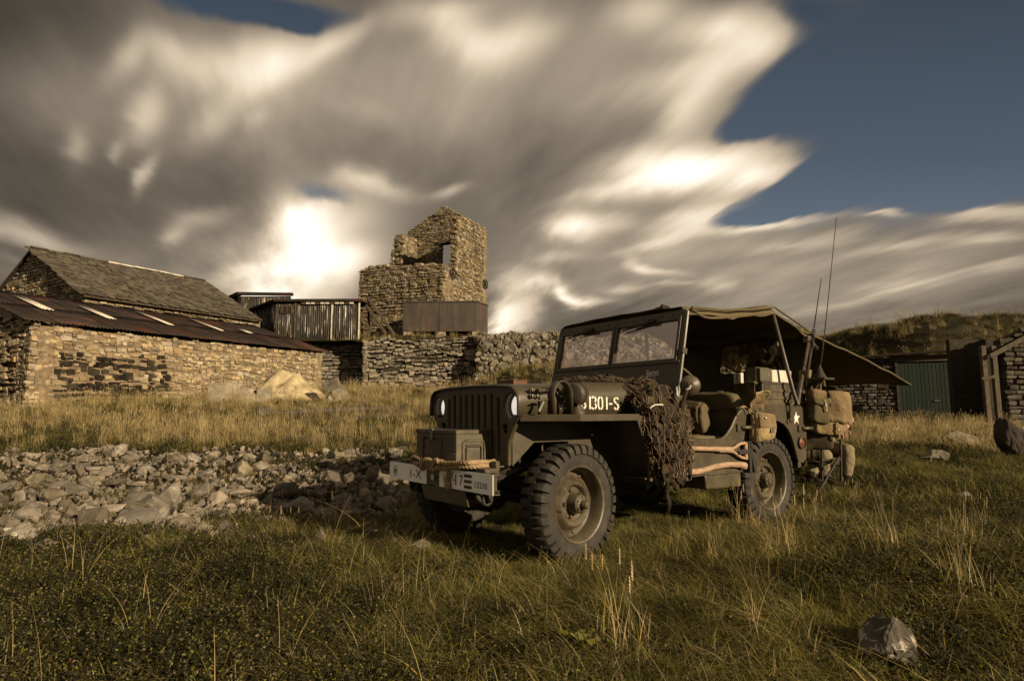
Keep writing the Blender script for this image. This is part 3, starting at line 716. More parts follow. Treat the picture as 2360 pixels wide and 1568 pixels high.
def corr(o, u, L, z0, z1, m, parent, base, w, pitch=.11, name='wall_sheet', wid=.85):
    """corrugated upright sheets, one object each"""
    u = Vector(u).normalized(); n = Vector((u.y, -u.x, 0)); k = max(1, round(L/wid)); ww = L/k
    for i in range(k):
        g = []; nc = int(ww/pitch*6)
        for a in range(nc+1):
            x = i*ww+ww*a/nc*1.015; h = .028*math.sin(2*PI*x/pitch)+.012*(i % 2)
            p = Vector(o)+u*x+n*h; g.append([p+Vector((0, 0, z0+rng.uniform(-.0, .0))), p+Vector((0, 0, z1))])
        MB().sheet(g).build(name, m, parent, origin=base, smooth=60, solid=.004)
def build_sheds():
    Y = 33.0; c = P(637, 693, Y); zt = c.z; zb = 4.45; e = P(829, 696, Y)
    t = thing('corrugated_shed', 'black corrugated shed with flaking white streaks standing on the set-back wall', 'shed', (c.x, c.y, zb)); base = t.matrix_world.translation
    corr((c.x, c.y, 0), (1, 0, 0), e.x-c.x, zb, zt-.12, TINS, t, base, 1)
    l = Vector((-2.9, 3.0, 0)).normalized(); Ls = 4.6; st = Vector((c.x, c.y, 0))+l*Ls
    corr(st, -l, Ls, zb, zt-.12, TINS, t, base, 1)
    # box gutter and roof edge, little ventilation gaps beneath it
    m = MB(); m.bar(Vector((c.x-.1, c.y-.1, zt))-base, Vector((e.x+.15, e.y-.1, zt+.0))-base, .25, .13)
    m.bar(Vector((c.x-.05, c.y-.1, zt))-base, st+Vector((-.1, -.1, zt-.18))-base, .25, .12); m.build('roof_edge', TINR, t)
    g = [[Vector((c.x, c.y, zt+.07)), st+Vector((0, 0, zt-.1))], [Vector((e.x, e.y, zt+.07)), Vector((e.x, e.y+3.2, zt+.25))]]
    MB().sheet(g).build('roof', TINR, t, origin=base, solid=.05)
    for i in range(11):
        x = c.x+1.45+i*(e.x-c.x-1.6)/11; MB().box(Vector((x, Y-.09, zt-.13))-base, (.20, .10, .12)).build('rafter_end', TINW if i % 3 else TIMBER, t)
    for px, w_ in ((681, .08), (765, .05), (828, .07)): 
        x = P(px, 730, Y).x; MB().box(Vector((x, Y-.06, (zb+zt)/2))-base, (w_, .05, zt-zb-.1)).build('batten', TIMBER if px == 681 else TINW, t)
    # small shuttered window on the dark bay
    p = P(660, 712, Y-.06); f = MB().box(p-base, (.62, .06, .42)).build('window', TIMBER, t)
    for k in range(4): MB().box(Vector((p.x-.2+.135*k, p.y-.05, p.z))-base, (.10, .03, .34)).build('pane', TINR if k % 2 else TANK, f)
    Y2 = 38.0; c2 = P(555, 677, Y2); e2 = P(670, 681, Y2); zt2 = c2.z
    t2 = thing('corrugated_shed', 'taller dark corrugated shed rising behind the flaking one', 'shed', (c2.x, c2.y, 5.0)); base = t2.matrix_world.translation
    corr((c2.x, c2.y, 0), (1, 0, 0), e2.x-c2.x, 4.9, zt2-.15, TINS, t2, base, 1)
    st = Vector((c2.x, c2.y, 0))+l*4.5; corr(st, -l, 4.5, 4.9, zt2-.15, TINS, t2, base, 1)
    m = MB(); m.bar(Vector((c2.x-.1, c2.y-.1, zt2))-base, Vector((e2.x+.15, e2.y-.1, zt2-.05))-base, .3, .16); m.bar(Vector((c2.x-.05, c2.y-.1, zt2))-base, st+Vector((0, 0, zt2-.1))-base, .3, .2); m.build('roof_edge', TINR, t2)
build_sheds()

# ------------------------------------------------------------------ right side: turf mound, stone shed with green doors, open lean-to
def build_right():
    g = []
    def mz(X, Y):
        prof = sstep(17.6, 23.5, X+.25*(Y-31)) ; d = sstep(29.4, 31.2, Y)
        return gz0(X, 29)+(.9*d+1.5*sstep(16.5, 18.5, X)*d+3.0*prof*sstep(29.6, 33.5, Y))*(1-sstep(42, 52, Y))+fbm(X*.35, Y*.35, 6, 4)*.35*d
    for Y in np.arange(29.2, 54, .5): g.append([(X, Y, mz(X, Y)) for X in np.arange(13.2, 46, .5)])
    o = MB().sheet(g).build('turf_mound', MOUNDM, smooth=60, fix=False); tag(o, kind='structure')
    # stone shed
    a = P(1880, 835, 29.8); b = P(2292, 800, 27.5); u = (Vector((b.x, b.y, 0))-Vector((a.x, a.y, 0))); L = u.length; u.normalize(); w = Vector((u.y, -u.x, 0))
    o = Vector((a.x, a.y, 0)); z0 = .35; zt = lambda x: P(1990, 829, 29.2).z-.02+(.34)*x/L
    t = thing('stone_shed', 'low stone shed with green plank doors under the grassy mound', 'shed', (o.x, o.y, z0)); base = t.matrix_world.translation
    def sx(px):   # along-wall coordinate seen at a pixel column
        k = (px-1179.5)/FPX; return (k*o.y-o.x)/(u.x-k*u.y)
    d0, d1 = sx(2066), sx(2230); dz = P(2066, 833, o.y+u.y*d0).z
    ins = lambda x, z: not (d0-.02 < x < d1+.02)
    mb = MB(); core(mb, o, u, w, d0, lambda x: z0, zt, .1, back=.5); core(mb, o+u*d1, u, w, L-d1, lambda x: z0, lambda x: zt(x+d1), .1, back=.5)
    core(mb, o+u*(d0-.1)-w*.25, u, w, d1-d0+.2, lambda x: z0, lambda x: zt(x+d0), .1, n=4, back=.3)
    mb.build('wall_core', MORTARD, t, origin=base)
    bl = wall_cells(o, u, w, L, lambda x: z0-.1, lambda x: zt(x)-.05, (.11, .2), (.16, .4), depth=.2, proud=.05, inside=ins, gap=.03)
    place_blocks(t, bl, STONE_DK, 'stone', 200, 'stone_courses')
    rot = math.atan2(u.y, u.x); Mr = lambda x, off, z: Matrix.Translation(o+u*x+w*off+Vector((0, 0, z))-base) @ Matrix.Rotation(rot, 4, 'Z')
    MB().box((0, 0, 0), (d1-d0+.5, .2, .30), M=Mr((d0+d1)/2, .02, zt((d0+d1)/2)-.20)).build('lintel', TIMBER, t, bevel=.02)
    m = MB(); m.bar(o+w*.25+Vector((0, 0, zt(0)+.05))-base, o+u*L+w*.25+Vector((0, 0, zt(L)+.05))-base, .5, .08); m.build('roof_edge', TINR, t)
    for leaf in range(2):
        x0 = d0+(d1-d0)/2*leaf; x1 = x0+(d1-d0)/2; dr = MB().box((0, 0, 0), (x1-x0-.03, .04, dz-z0), M=Mr((x0+x1)/2, -.02, (dz+z0)/2-.05)).build('door', DOORG, t)
        nb = 9; bw = (x1-x0)/nb
        for i in range(nb): MB().box((0, 0, 0), (bw-.018, .03, dz-z0-.04+rng.uniform(-.02, .02)), M=Mr(x0+bw*(i+.5), .02+rng.uniform(-.004, .004), (dz+z0)/2-.05)).build('board', DOORG, dr)
    MB().box((0, 0, 0), (.22, .03, .07), M=Mr((d0+d1)/2+.1, .06, z0+1.0)).build('latch', STEEL, t)
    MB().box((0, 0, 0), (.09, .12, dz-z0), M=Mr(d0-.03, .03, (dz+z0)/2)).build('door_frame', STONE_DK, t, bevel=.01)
    # open lean-to at the right edge
    Y = 22.5; e = P(2283, 812, Y); f = P(2470, 712, Y); zf = .35
    t2 = thing('open_lean_to', 'dark open lean-to with sloping corrugated roof and timber posts at the right edge', 'shed', (e.x, Y, zf)); base = t2.matrix_world.translation
    k = 7; dx = (f.x-e.x); 
    for i in range(1):
        g = []; y0 = Y-.2+i*.85
        for a_ in range(22):
            yy = y0+.87*a_/21; h = .02*math.sin(2*PI*a_/21*7); g.append([Vector((e.x-.25, yy, e.z-.10+h)), Vector(((e.x+f.x)/2, yy, (e.z+f.z)/2+h+.02)), Vector((f.x+.3, yy, f.z+.1+h))])
        MB().sheet(g).build('roof_sheet', TINR, t2, origin=base, smooth=60, solid=.006)
    MB().bar(Vector((e.x-.2, Y-.2, e.z-.15))-base, Vector((f.x, Y-.2, f.z-.05))-base, .06, .16).build('barge_board', TIMBER, t2)
    for px, d_ in ((2267, 0), (2291, .1)):
        q = P(px, 850, Y+d_); MB().box(Vector((q.x, Y+d_, (e.z+.25+zf)/2))-base, (.17, .15, e.z+.25-zf)).build('post', TIMBER, t2, bevel=.01)
    MB().bar(P(2262, 872, Y-.1)-base, P(2296, 866, Y-.1)-base, .06, .1).build('rail', TIMBER, t2)
    q = P(2318, 800, Y); o2 = Vector((q.x, Y, 0)); bl = wall_cells(o2, (1, 0, 0), (0, -1, 0), 2.2, lambda x: zf-.2, lambda x: e.z+.55+x*.45, (.13, .22), (.2, .45), depth=.22, proud=.06, gap=.035)
    mb = MB(); core(mb, o2, (1, 0, 0), (0, -1, 0), 2.2, lambda x: zf, lambda x: e.z+.5+x*.45, .1, back=.5); mb.build('wall_core', MORTARD, t2, origin=base)
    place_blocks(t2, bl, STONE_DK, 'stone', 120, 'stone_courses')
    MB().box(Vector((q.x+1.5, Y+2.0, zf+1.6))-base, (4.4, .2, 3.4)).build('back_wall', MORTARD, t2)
    dd = MB().box(Vector((P(2306, 850, Y+1).x, Y+.9, zf+1.0))-base, (.8, .06, 2.1)).build('door', DOORG, t2)
    for i in range(5): MB().box(Vector((P(2306, 850, Y+1).x-.32+.16*i, Y+.85, zf+1.0))-base, (.145, .03, 2.05)).build('board', DOORG, dd)
build_right()

# ------------------------------------------------------------------ heap, slabs, timber, pipe on the left
SAND = mat('lime_sand', (.50, .41, .25), (.30, .235, .135), rough=1, scale=3, bump=1.0, bscale=14, spec=.05, stain=(.20, .155, .095), stain_scale=2.2, stain_at=(.50, .64))
def build_left_bits():
    c = G(645, 932); c.y = max(c.y, 20); c = Vector((P(650, 900, 21.5).x, 21.5, 0)); c.z = gz(c.x, c.y)
    g = []
    for i in range(70):
        row = []
        for j in range(30):
            x = -2.1+4.2*i/69; y = -1.3+2.6*j/29
            rr_ = math.sqrt(((x-.05)/1.85)**2+(y/1.25)**2); h = 1.06*max(0, 1-rr_)**.85*(1.0+.12*math.cos((x-.2)*2.2)) if rr_ < 1 else 0
            h = h*(1+.14*fbm(x*1.3, y*1.3, 1))+.10*fbm(x*2.6, y*2.6, 4, 5)*min(1, h*3)-.10
            row.append((c.x+x, c.y+y, gz(c.x+x, c.y+y)+h))
        g.append(row)
    o = MB().sheet(g).build('spoil_heap', SAND, smooth=60, origin=tuple(c), fix=False); tag(o, 'pale yellow heap of lime spoil at the foot of the lean-to', 'heap')
    for k, (px, py, w_, h_, d_, rz, lab) in enumerate(((515, 918, .9, .55, .5, .1, 'low mossy stone block at the left end of the spoil heap'), (560, 920, .8, .42, .5, -.1, 'second flat stone block in front of the spoil heap'), (597, 930, .75, .30, .45, .2, 'thin flat block sunk in grass before the heap'), (607, 916, .5, .42, .4, .5, 'dark angular block leaning on the heap front'))):
        p = G(px, py+8); p.y = 19.2; p.x = P(px, py, 19.2).x; p.z = gz(p.x, p.y)
        m = MB(); vs, fs = stone_proto(40+k, 6, .05); Mx = Matrix.Rotation(rz, 4, 'Z') @ Matrix.Diagonal((w_, d_, h_*1.3, 1)); m.add(vs, fs, Mx @ Matrix.Translation((0, 0, .38)))
        tag(m.build('stone_block', STONE_DRY, origin=(0, 0, 0), bevel=.02), lab, 'stone block').location = p
    for k, (px, py, w_, h_, lean, lab) in enumerate(((778, 935, .55, .85, -.30, 'tall dark slab leaning at the right end of the heap'), (797, 938, .45, .62, -.5, 'shorter slab propped against the tall leaning one'))):
        p = Vector((P(px, py, 20.5).x, 20.5-.1*k, 0)); p.z = gz(p.x, p.y)
        m = MB(); m.box((0, 0, h_/2-.05), (w_, .12, h_)); o = m.build('stone_slab', STONE_DRY, origin=(0, 0, 0), bevel=.03); o.location = p; o.rotation_euler = (.25, lean, .3*k); tag(o, lab, 'slab')
    p = Vector((P(762, 925, 20.3).x, 20.3, 0)); p.z = gz(p.x, p.y); m = MB(); vs, fs = stone_proto(77, 3, .08); m.add(vs, fs, Matrix.Diagonal((.2, .16, .36, 1)) @ Matrix.Translation((0, 0, .45))); o = m.build('plastic_sack', WHITE, origin=(0, 0, 0), smooth=60, subd=1); o.location = p; tag(o, 'small crumpled white sack beside the leaning slabs', 'sack')
    p = Vector((P(800, 938, 20).x, 19.9, 0)); p.z = gz(p.x, p.y)+.06; o = MB().box((0, 0, 0), (.9, .3, .16), rot=(0, .03, -.1)).build('stone_sill', STONE_LIM, origin=(0, 0, 0), bevel=.025); o.location = p; tag(o, 'long pale sill stone lying in grass beyond the heap', 'sill stone')
    # old iron pipe and rails in the grass
    a = Vector((P(592, 962, 15).x, 15.0, 0)); a.z = gz(a.x, a.y)+.07; b = Vector((P(990, 938, 17.6).x, 17.6, 0)); b.z = gz(b.x, b.y)+.04
    t = thing('iron_pipe', 'long rusty iron pipe lying in the dry grass with its flange end to the left', 'pipe', tuple(a)); d = (b-a); dn = d.normalized()
    MB().tube([Vector((0, 0, 0)), d*.5+Vector((0, 0, .03)), d], .07, 10).build('pipe', TANK, t, smooth=50)
    MB().lathe([(.07, 0), (.20, 0), (.20, .22), (.12, .26), (.07, .3)], (0, 0, 0), dn, 18).build('flange', TANK, t, smooth=40)
    a = Vector((P(760, 958, 14.4).x, 14.4, 0)); a.z = gz(a.x, a.y)+.0; b = Vector((P(985, 946, 15.6).x, 15.6, 0)); b.z = gz(b.x, b.y)+.03
    o = MB().bar(Vector((0, 0, 0)), b-a, .16, .14).build('timber_beam', TIMBER, origin=(0, 0, 0), bevel=.015); o.location = a; tag(o, 'old grey timber beam half buried in dry grass by the grille', 'beam')
build_left_bits()
# ------------------------------------------------------------------ the jeep's own frame: x forward, y to its left, front axle at x=0
TH = R(216.63077)
_c = Vector((2.61128783, 3.56419403, 0))
JM = Matrix.Translation(-(Matrix.Rotation(TH, 4, 'Z') @ _c)) @ Matrix.Rotation(TH, 4, 'Z')
JMI = JM.inverted()
def JP(px, py, axis, val):
    """point on a plane of the jeep frame, as measured in the photograph (2359 px wide view)"""
    o = JMI @ Vector((0, 0, CAMZ)); q = JMI @ P(px, py, 2.0); d = q-o; i = 'xyz'.index(axis)
    return o+d*((val-o[i])/d[i])
def crop(x0, y0, s): return lambda x, y: ((x0+x/s)*.61432, (y0+y/s)*.61432)
cB, cC2, cC5, cF, cW1 = crop(1500, 1660, 4.612), crop(2700, 1340, 3.92), crop(2380, 1380, 3.015), crop(1440, 1400, 3.41), crop(1400, 1380, 1.96)

def text_geo(txt, size, sx=1.0, shear=0.0):
    cu_ = bpy.data.curves.new('tmp', 'FONT'); cu_.body = txt; cu_.size = size; cu_.shear = shear; cu_.extrude = .0006; cu_.resolution_u = 4
    o = bpy.data.objects.new('tmp', cu_); C.objects.link(o); dg = bpy.context.evaluated_depsgraph_get(); me = bpy.data.meshes.new_from_object(o.evaluated_get(dg))
    vs = [(v.co.x*sx, v.co.y, v.co.z) for v in me.vertices]; fs = [tuple(p.vertices) for p in me.polygons]
    bpy.data.objects.remove(o); bpy.data.curves.remove(cu_); bpy.data.meshes.remove(me); return vs, fs
def arc(cx, cy, rx, ry, a0, a1, n=8): return [(cx+rx*math.cos(R(a0+(a1-a0)*i/n)), cy+ry*math.sin(R(a0+(a1-a0)*i/n))) for i in range(n+1)]
STEN = {  # stencil strokes in a .5 x 1 cell, the breaks are the stencil bridges
 '2': [arc(.25, .76, .19, .18, 165, 95), arc(.25, .76, .19, .18, 70, -30)+[(.30, .45)], [(.24, .36), (.08, .10)], [(.06, .065), (.46, .065)]],
 '0': [arc(.25, .70, .18, .24, 100, 180)+arc(.25, .30, .18, .24, 180, 260), arc(.25, .30, .18, .24, -80, 0)+arc(.25, .70, .18, .24, 0, 80)],
 '3': [arc(.23, .75, .18, .19, 150, 92), arc(.23, .75, .18, .19, 70, -60), arc(.23, .27, .20, .21, 60, -70), arc(.23, .27, .20, .21, -95, -155)],
 '6': [arc(.25, .70, .18, .24, 60, 180)+[(.07, .42)], [(.07, .36)]+arc(.25, .27, .18, .21, 180, 262), arc(.25, .29, .18, .20, -78, 100)],
 '1': [[(.25, .96), (.25, .04)]], '-': [[(.10, .46), (.40, .46)]],
 'S': [arc(.25, .75, .18, .19, 20, 85), arc(.25, .75, .18, .19, 105, 225)+[(.24, .53)], [(.28, .48)]+arc(.25, .26, .18, .20, 50, -85), arc(.25, .26, .18, .20, -105, -165)]}
def stencil(txt, h, wst=.13):
    vs = []; fs = []; x = 0
    for ch in txt:
        for st in STEN[ch]:
            n = len(st)
            for i, p in enumerate(st):
                a = st[max(i-1, 0)]; b = st[min(i+1, n-1)]; d = Vector((b[0]-a[0], b[1]-a[1])).normalized(); nn = Vector((-d.y, d.x))*(wst/2)
                vs += [((x+p[0]+nn.x)*h, (p[1]+nn.y)*h, 0), ((x+p[0]-nn.x)*h, (p[1]-nn.y)*h, 0)]
            o = len(vs)-2*n; fs += [(o+2*i, o+2*i+1, o+2*i+3, o+2*i+2) for i in range(n-1)]
        x += .34 if ch == '1' else (.52 if ch == '-' else .56)
    return vs, fs
def yz_frame(o, u, v):   # maps local (a,b,n) so that a runs along u, b along v
    u, v = Vector(u).normalized(), Vector(v).normalized(); n = u.cross(v); o = Vector(o)
    return Matrix(((u.x, v.x, n.x, o.x), (u.y, v.y, n.y, o.y), (u.z, v.z, n.z, o.z), (0, 0, 0, 1)))

GLASS = bpy.data.materials.new('dusty_sheen_glass'); GLASS.use_nodes = True
def _glass():
    t = NT(GLASS.node_tree); t.n.clear(); out = t.node('ShaderNodeOutputMaterial')
    tr = t.node('ShaderNodeBsdfTransparent', ins={0: (.93, .90, .88, 1)}); gl = t.node('ShaderNodeBsdfGlossy', ins={0: (1, .93, .92, 1), 1: .03}); df = t.node('ShaderNodeBsdfDiffuse', ins={0: (.66, .46, .40, 1)})  # pink diffuse coat paints in a sky reflection along with the dust
    tc = t.node('ShaderNodeTexCoord').outputs['Object']; n = t.noise(tc, 5, 5, .6)
    m1 = t.node('ShaderNodeMixShader', ins={0: t.math('ADD', .10, t.math('MULTIPLY', n, .20)), 1: tr.outputs[0], 2: df.outputs[0]})
    m2 = t.node('ShaderNodeMixShader', ins={0: .34, 1: m1.outputs[0], 2: gl.outputs[0]}); t.l.new(m2.outputs[0], out.inputs[0])
_glass()
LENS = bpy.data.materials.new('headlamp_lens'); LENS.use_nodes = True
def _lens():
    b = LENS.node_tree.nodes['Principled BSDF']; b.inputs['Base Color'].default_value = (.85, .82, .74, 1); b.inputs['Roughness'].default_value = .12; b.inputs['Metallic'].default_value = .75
    b.inputs['Emission Color'].default_value = (1, .93, .80, 1); b.inputs['Emission Strength'].default_value = .5  # added glow stands in for a bright reflection on the lens
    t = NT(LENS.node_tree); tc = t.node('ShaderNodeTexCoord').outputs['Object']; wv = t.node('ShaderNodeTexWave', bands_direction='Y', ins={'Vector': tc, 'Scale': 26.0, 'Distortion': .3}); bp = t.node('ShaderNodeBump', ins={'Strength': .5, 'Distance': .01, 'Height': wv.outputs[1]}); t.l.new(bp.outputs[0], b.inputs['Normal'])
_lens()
REDL = mat('red_reflector', (.16, .045, .03), (.10, .03, .02), rough=.35, scale=20)

JT = thing('military_jeep', 'wartime olive jeep with canvas top, white lettered bumper and a camouflage net over its bonnet', 'jeep', frame=JM)
def jpart(mb, name, m=OD, parent=None, **k): return mb.build(name, m, parent or JT, **k)

# ------------------------------------------------------------------ wheels
def make_wheel(pos, side, steer=0.0, front=True):
    w = bpy.data.objects.new('wheel', None); C.objects.link(w); w.parent = JT; w.empty_display_size = .1
    w.matrix_local = Matrix.Translation(Vector(pos)) @ Matrix.Rotation(steer+(0 if side > 0 else PI), 4, 'Z')
    # local: axle along +y is outward
    m = MB(); Rt = .338
    prof = [(.208, -.055), (.225, -.078), (.27, -.088), (.305, -.084), (.322, -.07), (Rt-.012, -.055), (Rt-.006, 0), (Rt-.012, .055), (.322, .07), (.305, .084), (.27, .088), (.232, .080), (.222, .074), (.208, .055)]
    m.lathe(prof, n=56, closed=True)
    N = 34
    for k in range(N):
        for s in (-1, 1):
            a0 = 2*PI*(k+(.5 if s > 0 else 0))/N; hw = .0195
            def q(r, y, da): a = a0+da/r; return (r*math.sin(a), y, r*math.cos(a))
            top = [(.351, -s*.014), (.3535, s*.03), (.3525, s*.064), (.343, s*.083), (.320, s*.0945), (.296, s*.097)]
            bot = [(.330, -s*.014), (.330, s*.03), (.328, s*.055), (.320, s*.070), (.305, s*.081), (.290, s*.086)]
            sl = .012*s; vs = []
            for (r, y) in top: vs += [q(r, y, -hw*(1.0 if abs(y) > .02 else .8)), q(r, y, hw*(1.0 if abs(y) > .02 else .8))]
            for (r, y) in bot: vs += [q(r, y, -hw*1.2), q(r, y, hw*1.2)]
            n = len(top); fs = []
            for i in range(n-1):
                fs += [(2*i, 2*i+1, 2*i+3, 2*i+2), (2*i, 2*i+2, 2*n+2*i+2, 2*n+2*i), (2*i+1, 2*n+2*i+1, 2*n+2*i+3, 2*i+3)]
            fs += [(0, 2*n, 2*n+1, 1), (2*n-2, 2*n-1, 4*n-1, 4*n-2)]
            m.add(vs, fs)
    t_ = m.build('tyre', RUBBER, w, smooth=28)
    r = MB()
    r.lathe([(.222, .066), (.231, .076), (.226, .083), (.216, .079), (.208, .062), (.204, .03), (.198, -.005), (.186, -.014), (.170, -.013), (.160, -.004), (.146, .026), (.130, .040), (.114, .040), (.104, .030), (.100, .016), (.09, .010), (.05, .01), (.05, -.02), (.19, -.03), (.222, -.04)], n=56)
    rim = r.build('rim', OD, w, smooth=40)
    h = MB()
    if front: h.lathe([(.094, .006), (.094, .018), (.062, .022), (.058, .046), (.055, .085), (.046, .094), (.030, .096), (.026, .098), (.024, .132), (.018, .140), (.0, .142)], n=28)
    else: h.lathe([(.094, .006), (.094, .018), (.06, .022), (.058, .07), (.056, .074), (.03, .076), (.028, .082), (.0, .083)], n=28)
    hub = h.build('hub', OD, w, smooth=35)
    lug = MB()
    for k in range(5):
        a = 2*PI*k/5+.3; lug.lathe([(.012, .0), (.012, .014), (.006, .02), (0, .02)], (.080*math.sin(a), .017, .080*math.cos(a)), (0, 1, 0), 6)
    for k in range(6 if front else 8):
        a = 2*PI*k/(6 if front else 8); lug.lathe([(.006, 0), (.006, .008), (0, .009)], (.042*math.sin(a), .094 if front else .074, .042*math.cos(a)), (0, 1, 0), 6)
    for k in range(8):
        a = 2*PI*k/8+.2; lug.lathe([(.011, 0), (.010, .009), (0, .013)], (.178*math.sin(a), -.014, .178*math.cos(a)), (0, 1, 0), 8)
    lug.build('wheel_nuts', STEEL if False else OD, w, smooth=40)
    v = MB(); v.tube([(.165, .03, -.03), (.155, .075, -.03)], .005, 6); v.build('valve', STEEL, w)
    return w
make_wheel((0, .635, .346), 1, R(7)); make_wheel((0, -.635, .346), -1, R(7))
make_wheel((-2.032, .635, .352), 1, 0, False); make_wheel((-2.032, -.635, .352), -1, 0, False)

# ------------------------------------------------------------------ chassis, axles, springs
m = MB()
for s in (1, -1):
    m.tube(spline([(.55, s*.36, .49), (.35, s*.36, .49), (.12, s*.36, .555), (-.2, s*.36, .53), (-.8, s*.36, .45), (-1.6, s*.36, .45), (-2.0, s*.36, .54), (-2.5, s*.36, .50)], 4), .046, 4, flat=.8)
m.box((.1, 0, .44), (.08, .72, .08)); m.box((-1.1, 0, .43), (.08, .72, .08)); m.box((-.9, .05, .36), (.5, .35, .16)); m.box((-1.6, 0, .42), (.7, .5, .12))
jpart(m, 'chassis_frame', DARK, bevel=.006)
m = MB()
for x in (0, -2.032):
    m.tube([(x, -.6, .35), (x, .6, .35)], .036, 10); m.lathe([(.0, -.09), (.1, -.06), (.14, 0), (.1, .06), (0, .09)], (x, -.16 if x == 0 else -.16, .35), (1, 0, 0), 16)
m.tube([(.12, -.55, .33), (.12, .55, .33)], .016, 8); m.tube([(-.0, -.16, .36), (-1.0, -.1, .42)], .025, 8)
jpart(m, 'axle', DARK, smooth=40)
for s in (1, -1):
    for (x0, x1, xm) in ((.47, -.47, 0), (-1.55, -2.5, -2.032)):
        m = MB()
        for k in range(6):
            f = 1-.13*k; pts = [(xm+(x0-xm)*f*(1-t) + (x1-xm)*f*t if False else xm+((x0-x1)/2*f)*(1-2*t), s*.40, .365-.013*k+.085*(1-2*t)**2*f) for t in [i/8 for i in range(9)]]
            for a, b in zip(pts[:-1], pts[1:]): m.bar(a, b, .045, .010)
        m.box((xm, s*.40, .335), (.10, .09, .13)); jpart(m, 'leaf_spring', DARK)
    m = MB(); m.lathe([(.045, -.045), (.045, .045)], (.50, s*.40, .455-.0), (0, 1, 0), 14); m.lathe([(.038, -.05), (.038, .05)], (.475, s*.40, .385), (0, 1, 0), 14)
    m.bar((.50, s*.455, .455), (.475, s*.455, .385), .02, .06, up=(0, 1, 0)); m.bar((.50, s*.345, .455), (.475, s*.345, .385), .02, .06, up=(0, 1, 0))
    m.lathe([(.016, 0), (.016, .022), (.009, .03), (0, .03)], (.475, s*.46, .385), (0, s, 0), 6); m.lathe([(.016, 0), (.016, .022), (.009, .03), (0, .03)], (.505, s*.46, .46), (0, s, 0), 6)
    m.tube(spline([(.53, s*.40, .44), (.52, s*.42, .39), (.49, s*.44, .36)], 4), .014, 8)
    jpart(m, 'spring_shackle', DARK, smooth=40)

# ------------------------------------------------------------------ bumper, number panels, lettering
m = MB(); m.box((.566, 0, .489), (.012, 1.29, .114)); m.box((.545, 0, .543), (.04, 1.29, .008)); m.box((.545, 0, .435), (.04, 1.29, .008))
bump = jpart(m, 'bumper', OD, bevel=.003)
for (y0, y1, lab) in ((-.643, -.108, 'white bumper section lettered 1-X with a circled star'), (.058, .643, 'white bumper section lettered H -17 with three dark bars and 132 tally')):
    p = MB().box((.5735, (y0+y1)/2, .489), (.003, y1-y0, .1125)).build('white_panel', WHITE, bump); p['label'] = lab
def bump_text(txt, px0, px1, h, zc, cropf=cB, m_=BLACKP):
    """letters on the bumper face between two photo columns (y runs to the right in the photo)"""
    ya = JP(*cropf(px0, 560), 'x', .576).y; yb = JP(*cropf(px1, 560), 'x', .576).y
    vs, fs = text_geo(txt, 1.0); x0 = min(v[0] for v in vs); x1 = max(v[0] for v in vs); z0 = min(v[1] for v in vs); z1 = max(v[1] for v in vs)
    vs = [(.5758+v[2], ya+(v[0]-x0)/(x1-x0)*(yb-ya), zc-h/2+(v[1]-z0)/(z1-z0)*h) for v in vs]
    mb = MB(); mb.add(vs, fs); return mb.build('lettering', m_, bump)
bump_text('1-X', 180, 368, .054, .487)
bump_text('H', 752, 800, .056, .487); bump_text('-', 915, 938, .008, .486); bump_text('1', 955, 974, .060, .489); bump_text('7', 1028, 1086, .060, .489)
bump_text('132', 1290, 1412, .034, .478)
mb = MB()
for k in range(4):
    y = JP(*cB(1432+22*k, 690), 'x', .576).y; mb.box((.576, y, .478), (.0016, .0035, .034))
mb.build('tally_mark', BLACKP, bump)
for z in (.521, .489, .457):
    ya = JP(*cB(1108, 600), 'x', .576).y; yb = JP(*cB(1238, 600), 'x', .576).y; MB().box((.576, (ya+yb)/2, z), (.0016, yb-ya, .017)).build('dark_bar', BROWNBOX if z == .489 else BLACKP, bump)
yc = JP(*cF(145, 1247), 'x', .576).y
mb = MB(); vs, fs = holed(circ(yc, .488, .030, 28, .036), [circ(yc, .488, .0265, 28, .0325)], .5752, .5768); mb.add(vs, fs); mb.prism(star2d(yc, .488, .024), .5752, .5768, 'x'); mb.build('circled_star', BLACKP, bump)
mb = MB(); ys = JP(*cB(552, 595), 'x', .576).y; mb.prism(star2d(ys, .484, .030), .5735, .5752, 'x'); mb.build('white_star', MARK, bump)
yh = JP(*cB(622, 638), 'x', .576).y; MB().lathe([(.016, 0), (.016, .0025), (0, .0025)], (.5722, yh, .482), (1, 0, 0), 20).build('towing_hole', DARK, bump)
# blank plate hung below the bumper
pl = [JP(*cB(*q), 'x', .565) for q in ((345, 700), (1105, 830), (1170, 1115), (420, 960))]
m = MB(); m.prism([(p.y, p.z) for p in pl], .552, .560, 'x'); jpart(m, 'number_plate', OD, bevel=.003)
m = MB()
for s in (1, -1):
    m.box((.50, s*.36, .500), (.12, .05, .09)); m.box((.50, s*.48, .553), (.10, .10, .03)); m.box((.40, s*.42, .575), (.03, .05, .05))
m.bar((.55, .63, .50), (.42, .40, .51), .02, .09)
m.bar((.55, -.63, .50), (.42, -.40, .51), .02, .09)
m.box((.42, 0, .56), (.28, .74, .012))
jpart(m, 'bumper_bracket', OD, bevel=.004)

